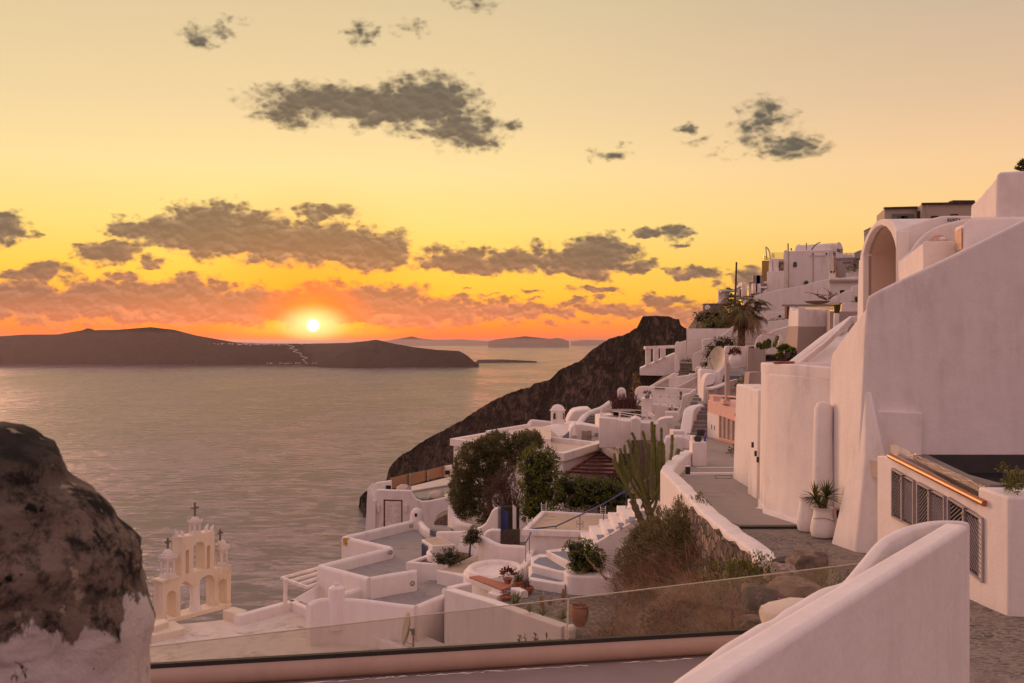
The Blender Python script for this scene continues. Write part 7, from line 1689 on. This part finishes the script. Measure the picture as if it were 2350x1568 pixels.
def stalks(name, label, spots, n, H, m_, lean=(.1,0), r=.006, kind='stuff', spread=.5, cat='grass', curve=.5, leafm=None):
    mb = MB(); random.seed(len(label))
    for _ in range(n):
        c, rr = random.choice(spots); b_ = Vector(c)+Vector((random.uniform(-rr,rr), random.uniform(-rr,rr), 0)); b_.z = min(b_.z, b_.z)
        h = H*random.uniform(.45,1.15); d_ = Vector((random.gauss(lean[0],spread), random.gauss(lean[1],spread), 1)).normalized()
        e = b_+d_*h; m2 = b_+d_*h*.55+rv()*h*.08; e = e+Vector((random.gauss(lean[0],curve), random.gauss(0,curve), -abs(random.gauss(0,curve))*.6))*h*.5
        mb.tube([b_, b_.lerp(m2,.5), m2, m2.lerp(e,.55)+UP*h*.05, e], [r,r,r*.8,r*.6,r*.3], 3, cap=False)
    o = mb.build(name, m_); 
    return tag(o, label, cat, kind=kind)
spots = []
random.seed(21)
for k in range(190):
    u = random.uniform(1320,1780); x_y = None
    Y = random.uniform(12.5,28); x = (u-1175)/F*Y
    if 1.15 < x < 5.0: spots.append((Vector((x, Y, ground_z(x, Y)-.05)), .45))
stalks('dry_grass', 'tangled dry brown grass and stems all over the bank', spots, 6500, .72, STRAW, (-.25,0), .0055, spread=.55)
stalks('dry_stems', 'dark dry stems on the bank', spots, 1500, .75, TWIG, (-.2,0), .004, spread=.6)
sp2 = [P('E',x,y,Y) for x,y,Y in ((1750,1300,29),(1900,1330,28),(2050,1300,27),(2200,1250,26),(1650,1380,29.5),(1800,1420,28),(2000,1420,27),(2150,1400,26))]
stalks('reed_stems', 'rusty dry stems leaning left in front of the scrub bush', [(p-UP*.3, .6) for p in sp2], 520, 1.05, flat('rusty_stem', (.22,.13,.08), .9, var=.4, bump=0), (-.5,0), .006, spread=.35)
mb = MB(); bl = []
random.seed(31)
for k in range(46):
    u = random.uniform(1330,1720); Y = random.uniform(13,27); x = (u-1175)/F*Y
    if 1.2 < x < 5.0: bl.append((Vector((x, Y, ground_z(x, Y)+.12)), (.42,.42,.24), 46))
foliage(mb, bl, .065, .022, up=.8, inner=.5, clump=9)
tag(mb.build('low_scrub', LEAF_SH), 'low grey-green ground cover on the bank', 'ground cover', kind='stuff')
mb = MB(); bl = [(P('J',x,y,17.5), (.30,.3,.2), 50) for x,y in ((450,190),(520,215),(380,210),(300,230),(560,150),(1080,250),(1000,290),(940,330))]
foliage(mb, bl, .06, .018, up=1.0, clump=9); tag(mb.build('green_weeds', LEAF_YU), 'fresh green weeds near the rocks', 'weeds', kind='stuff')
for i, (x, y) in enumerate(((575,350),(400,425),(715,400))):
    p = P('J',x,y,13); mb = MB()
    for q in range(26): a = rv(); leaf(mb, p+Vector((a.x*.03,a.y*.03,random.uniform(-.09,.09))), a, .03, .018)
    t_ = thing('purple_flower', ('upper','left','right')[i]+' purple wildflower spike seen through the right glass pane', 'flower', p, 'purple wildflowers behind the glass')
    mb.build('petals', flat('mauve_petal', (.30,.12,.30), .7, bump=0) if 'mauve_petal' not in bpy.data.materials else bpy.data.materials['mauve_petal'], t_)
    MB().tube([p-UP*.5, p], .005, 4).build('stem', TWIG, t_)
# sprigs just below the glass
for i, (x, y, h) in enumerate(((520,1060,130),(560,1060,110),(655,1060,130),(700,1060,90),(790,1060,130),(830,1060,70))):
    Y = 11.5; t_ = thing('sprig', ('far left','second','third','fourth','fifth','far right')[i]+' leafy sprig poking up behind the foot of the glass', 'sprig', P('G',x,y,Y), 'leafy sprigs behind the foot of the glass'); mb = MB(); st = MB()
    b_ = P('G',x,y+120,Y); tp_ = P('G',x+random.uniform(-25,25),y-h,Y); st.tube([b_, b_.lerp(tp_,.5)+rv()*.02, tp_], [.006,.004,.002], 4)
    for q in range(16):
        s = random.uniform(.45,1); c = b_.lerp(tp_, s); leaf(mb, c, (rv()+UP*.8).normalized(), .045, .014)
    st.build('stem', BARK, t_); mb.build('leaves', LEAF_OL, t_)

# candelabra cactus
t = thing('candelabra_cactus', 'tall branching candelabra cactus behind the lane wall', 'cactus', P('E',1770,880,36.5))
def ribbed(mb, pts, r, ph=0):
    pts = bez(pts, 5); n = len(pts); prev = None; ns = 10; b = len(mb.v)
    for i, p in enumerate(pts):
        tt = (pts[min(i+1,n-1)]-pts[max(i-1,0)]).normalized(); a = prev - tt*prev.dot(tt) if prev else tt.cross(Vector((.3,1,0)))
        a.normalize(); prev = a; c = tt.cross(a)
        k = r*(1+.16*sin(i*1.9+ph)); k *= .8 if i < 1 else (.55 if i == n-1 else 1)
        for q in range(ns):
            rr = k*(1.0 if q % 2 == 0 else .62); mb.v.append(p+(a*cos(2*pi*q/ns)+c*sin(2*pi*q/ns))*rr)
    for i in range(n-1):
        for q in range(ns): mb.f.append([b+i*ns+q, b+i*ns+(q+1)%ns, b+(i+1)*ns+(q+1)%ns, b+(i+1)*ns+q])
    mb.f.append([b+(n-1)*ns+q for q in range(ns)])
arms = [ # picture E: base..tip, depth offset
 ([(1790,880),(1780,760),(1750,660),(1720,560)],0,.15,'trunk'),([(1745,890),(1690,800),(1640,690),(1600,590)],-.3,.12,'trunk'),
 ([(1600,600),(1560,500),(1490,380),(1440,290),(1408,205)],-.4,.075,0),([(1640,690),(1590,560),(1540,440),(1480,330),(1440,240),(1425,140)],-.2,.085,0),
 ([(1740,640),(1660,540),(1590,420),(1530,300),(1500,180),(1482,90)],.1,.09,0),([(1750,640),(1680,500),(1620,380),(1580,250),(1530,130),(1525,60)],.3,.09,0),
 ([(1740,620),(1700,500),(1660,380),(1600,220),(1580,80),(1556,10)],-.2,.09,0),([(1760,620),(1720,500),(1690,360),(1660,220),(1640,60),(1612,-30),(1590,-60)],.2,.09,0),
 ([(1760,600),(1740,460),(1720,340),(1700,200),(1690,60),(1655,-100)],-.1,.09,0),([(1770,600),(1750,460),(1745,320),(1740,180),(1728,40),(1700,-80)],.3,.09,0),
 ([(1780,600),(1770,480),(1765,340),(1770,200),(1768,60),(1765,-80),(1752,-150)],0,.10,0),([(1790,600),(1800,480),(1790,340),(1790,200),(1800,60),(1795,-60),(1793,-170)],-.2,.10,0),
 ([(1790,590),(1830,480),(1830,340),(1820,200),(1820,60),(1815,-70),(1818,-140)],.3,.085,0),([(1780,640),(1830,560),(1850,460),(1850,330),(1845,200),(1850,90),(1862,20)],0,.085,0),
 ([(1820,560),(1860,450),(1880,330),(1890,200),(1885,60),(1885,-40),(1885,-110)],.2,.09,0),([(1800,700),(1840,600),(1850,520),(1880,420),(1905,300),(1910,180),(1908,80),(1900,40)],-.1,.085,0),
 ([(1870,430),(1930,330),(1965,230),(1985,120),(1990,0),(1988,-40)],.4,.10,0),([(1690,680),(1700,640),(1720,590),(1700,520),(1650,460)],.2,.07,0),
 ([(1740,800),(1790,730),(1830,640),(1840,540),(1845,440)],.3,.08,0),([(1560,520),(1540,400),(1500,280),(1470,170)],.2,.07,0),([(1640,520),(1600,440),(1580,330),(1560,240),(1545,190)],.4,.07,0),([(1660,420),(1670,300),(1665,180),(1670,60),(1680,0)],.45,.07,0)]
i_ = 0
for pts, off, r, kd in [a_ for q_, a_ in enumerate(arms) if q_ not in (8,10,21)]:
    mb = MB(); 
    if kd: mb.tube(bez([P('E',x,y,36.6+off) for x,y in pts],4), [r*1.1]+[r]*11+[r], 10) if False else ribbed(mb, [P('E',x,y,36.6+off) for x,y in pts], r*1.1)
    else: ribbed(mb, [P('E',x,y,36.6+off) for x,y in pts], r*.62, i_)
    mb.build('trunk' if kd else 'arm', flat('cactus_cork', (.13,.11,.055), .85, var=.3) if kd and 'cactus_cork' not in bpy.data.materials else (bpy.data.materials['cactus_cork'] if kd else CACT), t); i_ += 1
ribc = MB(); ribbed(ribc, [P('E',2035,165,39), P('E',2045,130,39), P('E',2058,98,39)], .09)
solo(ribc, 'small_cactus', 'single short cactus stub poking over the lane wall', 'cactus', CACT)

# palm
def fan(mb, c, d_, L, n=22, droop=.5):
    side = d_.cross(UP); side = side.normalized() if side.length > .05 else Vector((1,0,0)); nn = side.cross(d_)
    for k in range(n):
        a = (k/(n-1)-.5)*2.3; dd = (d_*cos(a)+side*sin(a)).normalized(); l = L*(1-.25*abs(a)/1.15)*random.uniform(.85,1.1)
        w = L*.035; s = dd.cross(nn).normalized()*w; p1 = c+dd*l*.55; p2 = c+dd*l-UP*l*droop*random.uniform(.3,1)
        b = len(mb.v); mb.v += [c, p1+s, p2, p1-s]; mb.f.append([b,b+1,b+2,b+3])
Yp = 77
t = thing('palm_tree', 'ragged fan palm with a hanging skirt of dry leaves against the white walls', 'palm tree', P('A',525,1560,Yp))
pc = P('A',545,1080,Yp)
mb = MB(); prof = []; tb, tt_ = P('A',522,1580,Yp), P('A',530,1200,Yp)
mb.tube([tb.lerp(tt_, k/14) for k in range(15)], [.30-.004*k+(.03 if k % 2 else 0) for k in range(15)], 12)
for k in range(26):
    a = random.uniform(0, 2*pi); z = random.uniform(.75, 1.0); c = tb.lerp(tt_, z)
    mb.tube([c, c+Vector((cos(a)*.45, sin(a)*.4, .18))], [.08,.04], 5)
mb.tube([tt_, pc], [.28,.14], 8); mb.build('trunk', flat('palm_bark', (.17,.11,.07), .9, var=.4, vs=5, bump=.6), t)
random.seed(14)
mb = MB(); stem = MB(); dead = MB()
heads = [((545,1060),1.0,26,0),((760,1120),.62,13,1),((415,920),.5,8,1),((660,950),.55,9,1)]
for (hx, hy), sc, n, kind_ in heads:
    c = P('A',hx,hy,Yp+random.uniform(-.5,.5))
    if kind_: stem.tube([pc, pc.lerp(c,.5)+UP*.1, c], [.06,.05,.04], 6)
    for k in range(n):
        a = 2*pi*k/n*2.4+random.random(); e = random.uniform(-.9,1.1)
        d_ = Vector((cos(a)*cos(e), sin(a)*cos(e), sin(e))); l = random.uniform(1.0,1.7)*sc
        q = c+d_*l*.75; stem.tube([c, q], [.025,.015], 4, cap=False); fan(mb if e > -.45 else dead, q, (d_*.8-UP*.35).normalized(), l*.95, 18, .5)
for k in range(13):
    a = random.uniform(0,2*pi); c = P('A',545,1180,Yp)+Vector((cos(a)*.35, sin(a)*.35, random.uniform(-.6,.3))); fan(dead, c, Vector((cos(a)*.45,sin(a)*.45,-1)).normalized(), random.uniform(.9,1.6), 10, .2)
mb.build('fronds', LEAF_PA, t); stem.build('frond_stalks', TWIG, t); dead.build('dry_fronds', leafmat('dry_frond', (.14,.08,.04), (.30,.18,.09)), t)

# swords of yucca, agave
def spiky(name, label, c, L, n, m_, w=.05, emin=.0, emax=1.4, cat='plant', droop=.15, par=None, partname='leaves', heads=None):
    t_ = par or thing(name, label, cat, c); mb_ = MB()
    for hc, sc, nn in (heads or [(c,1,n)]):
        for k in range(nn):
            a = random.uniform(0,2*pi); e = random.uniform(emin,emax); d_ = Vector((cos(a)*cos(e), sin(a)*cos(e), sin(e))); l = L*sc*random.uniform(.75,1.1)
            s = d_.cross(UP).normalized()*w*sc/2; up_ = s.cross(d_).normalized()*w*sc*.18
            p1 = hc+d_*l*.45; p2 = hc+d_*l-UP*l*droop*cos(e)
            b = len(mb_.v); mb_.v += [hc-s*.6, hc+s*.6, p1+s+up_, p1-s+up_, p2, p1-up_*.5]
            mb_.f += [[b,b+1,b+2,b+5],[b,b+5,b+3],[b+5,b+2,b+4],[b+3,b+5,b+4]]
    mb_.build(partname, m_, t_); return t_
jarp = [(.20,0),(.245,.03),(.27,.12),(.275,.22),(.25,.40),(.215,.56),(.20,.66),(.21,.72),(.245,.745),(.245,.765),(.205,.765),(.18,.70)]
ribj = []
for (r0,z0),(r1,z1) in zip(jarp, jarp[1:]):
    nk = max(1, int((z1-z0)/.018)) if z1 > z0 and z0 < .66 else 1
    for q in range(nk): ribj.append((r0+(r1-r0)*q/nk+(.004 if q % 2 else 0), z0+(z1-z0)*q/nk))
ribj.append(jarp[-1])
jb = Q('H',1293,1212,-4.97); sc = (1212-890)*.21411/F*jb.y/.765
t = thing('yucca_jar', 'large ribbed white jar planted with a yucca at the foot of the big wall', 'jar', jb)
MB().lathe([(r*sc*1.12,z*sc) for r,z in ribj], jb, 36).build('body', WHITE2, t, smooth=True)
MB().lathe([(.0,0),(.19*sc,0)], jb+UP*.70*sc, 20).build('soil', EARTH, t)
g = MB(); g.tube([jb+Vector((cos(a)*.262*sc*1.1, sin(a)*.262*sc*1.1, .47*sc-.06*cos((a+pi/2)*1.6)*sc)) for a in [pi+ .35+ k*(pi-.7)/10 for k in range(11)]], .006, 5); g.build('cord', BLACK, t)
jb2 = Q('H',1125,1148,-4.97); sc2 = .95
t2 = thing('ribbed_jar', 'second ribbed white jar standing half hidden behind the yucca jar', 'jar', jb2)
MB().lathe([(r*sc2*1.0,z*sc2*1.28) for r,z in ribj], jb2, 30).build('body', WHITE2, t2, smooth=True)
random.seed(17)
yc = jb+UP*.72*sc
tk = thing('yucca', 'two-headed spiky green yucca growing in the large white jar', 'plant', yc)
h1, h2 = P('H',1330,780,jb.y), P('H',1210,790,jb.y-.2)
MB().tube([yc, yc.lerp(h1,.6), h1], [.09,.08,.07], 8).build('stem', BARK, tk); MB().tube([yc, h2], [.06,.05], 8).build('stem', BARK, tk)
spiky('yucca', '', yc, .52, 0, LEAF_YU, .045, -.5, 1.5, par=tk, heads=[(h1,1.0,58),(h2,.85,46),(P('H',1250,850,jb.y-.25),.7,26)])
spiky('small_yucca', 'little yucca at the foot of the clean white wall by the arch', P('A',2065,995,85), 1.0*.7, 26, LEAF_YU, .09, .2, 1.5)
# succulent tree on the tall block
t = thing('tree_succulent', 'round-headed bright green succulent on the roof corner of the tall block', 'plant', P('C',625,300,28.8))
st = MB(); b_ = P('C',625,305,28.8); random.seed(19)
for x, y in ((570,150),(610,130),(650,120),(700,150),(735,160),(640,160),(680,180),(580,190),(560,230),(575,270),(720,190),(600,160),(665,145),(590,215)):
    e = P('C',x,y,28.8+random.uniform(-.2,.2)); st.tube([b_, b_.lerp(e,.55)+rv()*.03, e], [.03,.02,.014], 5)
    lv = MB()
    for q in range(46):
        d_ = rv(); d_.z = abs(d_.z)*.7+.1; leaf(lv, e, d_.normalized(), .12*random.uniform(.7,1.1), .06)
    lv.build('rosette', LEAF_AE, t)
st.build('stems', BARK, t)
solo(MB().lathe([(.28,-.02),(.32,.03),(.30,.05),(0,.05)], b_-UP*.03, 18), 'terracotta_dish', 'shallow terracotta dish of soil under the round-headed succulent', 'dish', TERRA)
# prickly pear, columnar cactus and bottles beyond it
t = thing('prickly_pear', 'low prickly pear with flat pads left of the round-headed succulent', 'cactus', P('C',380,130,45))
mb = MB(); random.seed(23)
for x, y in ((310,110),(335,100),(360,115),(390,105),(420,90),(450,70),(440,60),(400,80),(350,125),(420,120),(450,110),(380,125)):
    c = P('C',x,y,45+random.uniform(-.2,.2)); a = random.uniform(-.7,.7); r_ = .13
    pts = [c+Vector((r_*cos(q)*.75*cos(a), .0+r_*cos(q)*.75*sin(a), r_*sin(q))) for q in [2*pi*k/12 for k in range(12)]]
    mb.prism(pts, (0.02,.04,0))
mb.build('pads', LEAF_YU, t)
g = MB(); ribbed(g, [P('C',510,130,45), P('C',520,90,45), P('C',540,40,45), P('C',556,-5,45)], .10); solo(g, 'leaning_cactus', 'leaning columnar cactus beside the prickly pear', 'cactus', CACT)
tz = thing('amphora', 'small pale amphora-like bottle right of the leaning cactus', 'bottle', P('C',588,110,46)); MB().lathe([(.08,0),(.12,.15),(.12,.3),(.06,.42),(.05,.55),(.06,.56)], P('C',588,118,46), 14).build('body', WHITEP, tz, smooth=True)
solo(MB().tube([P('C',365,30,47), P('C',365,-20,47), P('C',480,-30,47)], .04, 6), 'pink_pipe_frame', 'small rosy pipe frame beyond the prickly pear', 'frame', PINKF)
# red succulents
def red_plant(label, c, r_, n=120, name='red_succulent'):
    lv_ = MB()
    for _ in range(n):
        d_ = rv(); d_.z = abs(d_.z); leaf(lv_, Vector(c)+d_*r_*random.uniform(.4,1), (d_+rv()*.6).normalized(), r_*.4, r_*.2)
    return tag(lv_.build(name, LEAF_RD), label, 'plant')
rs_ = red_plant('dark red succulent filling the big round white jar', ub+UP*su*.95, .42*su, 220)
g = MB(); [g.tube([ub+UP*su*.95, ub+UP*su*1.25+Vector((dx_,0,.0)), ub+UP*su*1.5+Vector((dx_*1.4,0,0))], [.03,.025,.01], 5) for dx_ in (-.25,-.05,.2,.3)]; g.build('stems', BARK, rs_)
red_plant('dark red succulent in the round grey pot by the crossed railing', P('B',740,688,65.6), .26, 130)
solo((lambda g: [g.tube([P('B',1140,705,65.6), P('B',1140+a,680,65.6), P('B',1140+a*1.5,655,65.6)], [.04,.04,.02], 6) for a in (-8,0,8)] and g)(MB()), 'finger_cactus', 'small three-fingered cactus in the tall grey pot', 'cactus', CACT)
# bare red-stemmed shrub on the railed terrace
t = thing('bare_shrub', 'bare red-stemmed shrub behind the round table', 'shrub', P('B',430,940,67))
mb = MB(); random.seed(29)
for k in range(60):
    x0 = random.uniform(340,560); e = (x0+random.gauss((x0-440)*.55,45), random.uniform(660,790)); m = ((x0+e[0])/2+random.uniform(-15,15), random.uniform(780,860))
    a, b_, c = P('B',x0,940,67), P('B',*m,67+random.uniform(-.4,.4)), P('B',*e,67+random.uniform(-.6,.6)); mb.tube([a, b_, c], [.04,.028,.012], 4, cap=False)
    for q in range(3): f_ = b_.lerp(c, random.uniform(.2,.8)); mb.tube([f_, f_+Vector((random.uniform(-.25,.25),0,random.uniform(.15,.45)))], [.018,.008], 4, cap=False)
mb.build('stems', flat('red_stem', (.10,.035,.03), .8, var=.3, bump=0), t)
# dead twigs over the raked wall
g = MB(); random.seed(37)
for k in range(14): a = P('A',1680,965,88); g.tube([a, a+Vector((random.uniform(-1,.9),0,random.uniform(.1,.7))), a+Vector((random.uniform(-2.2,1.4),0,random.uniform(.3,1.2)))], [.05,.03,.015], 4)
solo(g, 'dead_twigs', 'spray of dead twigs above the raked grey wall', 'branch', TWIG)
mast([(1677,870),(1679,1020)], .05, 'thin_pole', 'thin white pole rising from the dead twigs', 88, m_=WHITEP)
# conifer tip at the frame edge
t = thing('norfolk_pine', 'tip of a tiered conifer behind the topmost block', 'tree', P('S',1930,300,60))
mb = MB(); 
for k, (x, y) in enumerate(((1838,100),(1875,48),(1905,15),(1935,80),(1960,40))):
    c = P('S',x,y,60); e = P('S',1960,y+35,60)
    mb.tube([e, c], .05, 5)
    for q in range(90): s = random.random()**2; p = c.lerp(e, s); leaf(mb, p, (rv()+Vector((-.2,0,.6))).normalized(), .30*(1-s*.5), .07)
mb.build('branches', LEAF_OL, t); MB().tube([P('S',1960,600,60), P('S',1960,-60,60)], .12, 8).build('trunk', BARK, t)

# pots of the court
def pot(label, k, x, y, Y, r_, h_, m_=TERRA, name='flower_pot'):
    c = P(k,x,y,Y); t_ = thing(name, label, 'flower pot', c)
    MB().lathe([(r_*.66,0),(r_*.88,h_*.75),(r_*1.02,h_*.78),(r_*1.06,h_),(r_*.92,h_),(r_*.88,h_*.9)], c, 24).build('body', m_, t_, smooth=True)
    MB().lathe([(0,0),(r_*.9,0)], c+UP*h_*.88, 18).build('soil', EARTH, t_)
    return c+UP*h_
c = pot('terracotta pot with a dry dark plant at the right of the pot group', 'G',588,600,36.6,.25,.52)
g = MB(); random.seed(41); [twigs(g, c, [(c+Vector((0,0,.22)), (.2,.2,.15))], 26, .006, mid=.1)]; tag(g.build('dry_plant', BARK), 'dry dark plant in the right-hand terracotta pot', 'plant')
red_plant('brownish red leaves among the dry plant in the right-hand pot', c+UP*.02, .17, 40)
c = pot('low terracotta pot beside the agave, left of the pot group', 'G',378,625,35.6,.22,.26)
red_plant('small red-brown succulent in the low terracotta pot', c, .20, 60)
c = pot('terracotta pot holding the big reddish rosette succulent', 'G',398,425,38.0,.18,.2)
red_plant('big round reddish rosette succulent at the back of the court', c+UP*.12, .30, 200)
c = pot('wide terracotta pot with thin grey branches in the middle of the group', 'G',510,470,37.4,.22,.26)
g = MB(); twigs(g, c, [(c+Vector((0,0,.3)), (.28,.2,.22))], 40, .007, mid=.12); foliage(g, [(c+Vector((0,0,.3)), (.25,.2,.2), 14)], .06, .02, clump=5); tag(g.build('grey_shrub', LEAF_SH), 'thin grey-green shrub in the wide terracotta pot', 'plant')
spiky('agave', 'pale green agave with upright swords beside the bench', P('G',480,640,35.2), .52, 26, AGAV, .075, .35, 1.5, droop=.05)
spiky('agave', 'agave half hidden behind the first glass pane', P('G',620,715,33), .36, 18, AGAV, .05, .3, 1.5, droop=.05)
spiky('spiky_rosette', 'spiky rosette behind the glass, second from the joint', P('G',750,750,31.5), .46, 22, AGAV, .05, .5, 1.5, droop=.1)
spiky('spiky_rosette', 'spiky rosette behind the glass right next to the joint', P('G',940,790,30.5), .42, 22, AGAV, .05, .4, 1.5, droop=.1)
for i, (x, y0, y1, Y) in enumerate(((955,585,480,33),(740,640,545,32.5),(822,610,562,32.5))):
    g = MB(); a, b_ = P('G',x,y0+30,Y), P('G',x,y1,Y)
    for q in range(22): a_ = random.uniform(0,2*pi); o_ = Vector((cos(a_)*.07, sin(a_)*.07, 0)); g.tube([a+o_*.6, a.lerp(b_,.6)+o_, b_+o_*.3], [.012,.014,.006], 4)
    solo(g, 'dry_leaf_bundle', ('tall straw-coloured dried leaf bundle at the court edge','left straw-coloured dried leaf bundle peeking over the glass','short straw-coloured dried leaf bundle between the other two')[i], 'dried plant', STRAW, group='straw-coloured dried leaf bundles')
ub2 = P('G',1120,850,29.0); t = thing('big_urn', 'big ribbed pale terracotta urn seen through the right glass pane', 'urn', ub2)
pr = [(.22,0),(.36,.28),(.42,.55),(.40,.78),(.37,.86),(.43,.90),(.43,.95),(.36,.95),(.34,.85)]; sU = 210*.22856/F*29/.95
rp_ = []
for (r0,z0),(r1,z1) in zip(pr, pr[1:]):
    nk = max(1, int((z1-z0)/.03)) if z1 > z0 and z0 < .8 else 1
    for q in range(nk): rp_.append((r0+(r1-r0)*q/nk+(.008 if q % 2 else 0), z0+(z1-z0)*q/nk))
rp_.append(pr[-1])
MB().lathe([(r*sU,z*sU) for r,z in rp_], ub2, 32).build('body', TERRA2, t, smooth=True); MB().lathe([(0,0),(.36*sU,0)], ub2+UP*.86*sU, 20).build('soil', EARTH, t)
g = MB(); twigs(g, ub2+UP*.86*sU, [(ub2+UP*1.05*sU, (.3,.3,.12))], 40, .005, mid=.1); tag(g.build('dry_tuft', STRAW), 'dry tuft in the big terracotta urn', 'plant')
# odds and ends of the lane
t = thing('path_lamp', 'small wall lamp on the lane wall by the long shallow step', 'lamp', P('E',2140,300,34.5))
MB().box(P('E',2140,310,34.6), (.16,.14,.26)).build('body', BLACK, t, bevel=.02); MB().tube([P('E',2142,268,34.6), P('E',2142,262,34.6)], [.09,.04], 12).build('cap', WHITE2, t)
t = thing('tap_box', 'small round bulkhead by the foot of the yucca jar wall', 'wall fitting', P('H',1460,960,25.2))
MB().tube([P('H',1450,945,25.5), P('H',1450,945,25.3)], .12, 16).build('rim', PINKF, t); MB().box(P('H',1462,965,25.3), (.10,.06,.22)).build('cover', BLACK, t, bevel=.02)
# ------------------------------------------------------------------ air
def haze():
    R2, zb, zt = 120000, SEA_Z-6, 90.0
    mb = MB(); mb.add([(x, y, z) for z in (zb, zt) for x, y in ((-R2,-R2),(R2,-R2),(R2,R2),(-R2,R2))],
        [[3,2,1,0],[4,5,6,7],[0,1,5,4],[1,2,6,5],[2,3,7,6],[3,0,4,7]])
    m_ = bpy.data.materials.new('haze'); m_.use_nodes = True; t = NT(m_.node_tree); t.n.clear()
    pv = t.n.new('ShaderNodeVolumePrincipled'); out = t.n.new('ShaderNodeOutputMaterial')
    pv.inputs['Color'].default_value = (.86,.72,.80,1); pv.inputs['Density'].default_value = 1.6e-5; pv.inputs['Anisotropy'].default_value = .55
    t.l.new(pv.outputs[0], out.inputs['Volume'])
    tag(mb.build('haze', m_), kind='stuff')
haze()
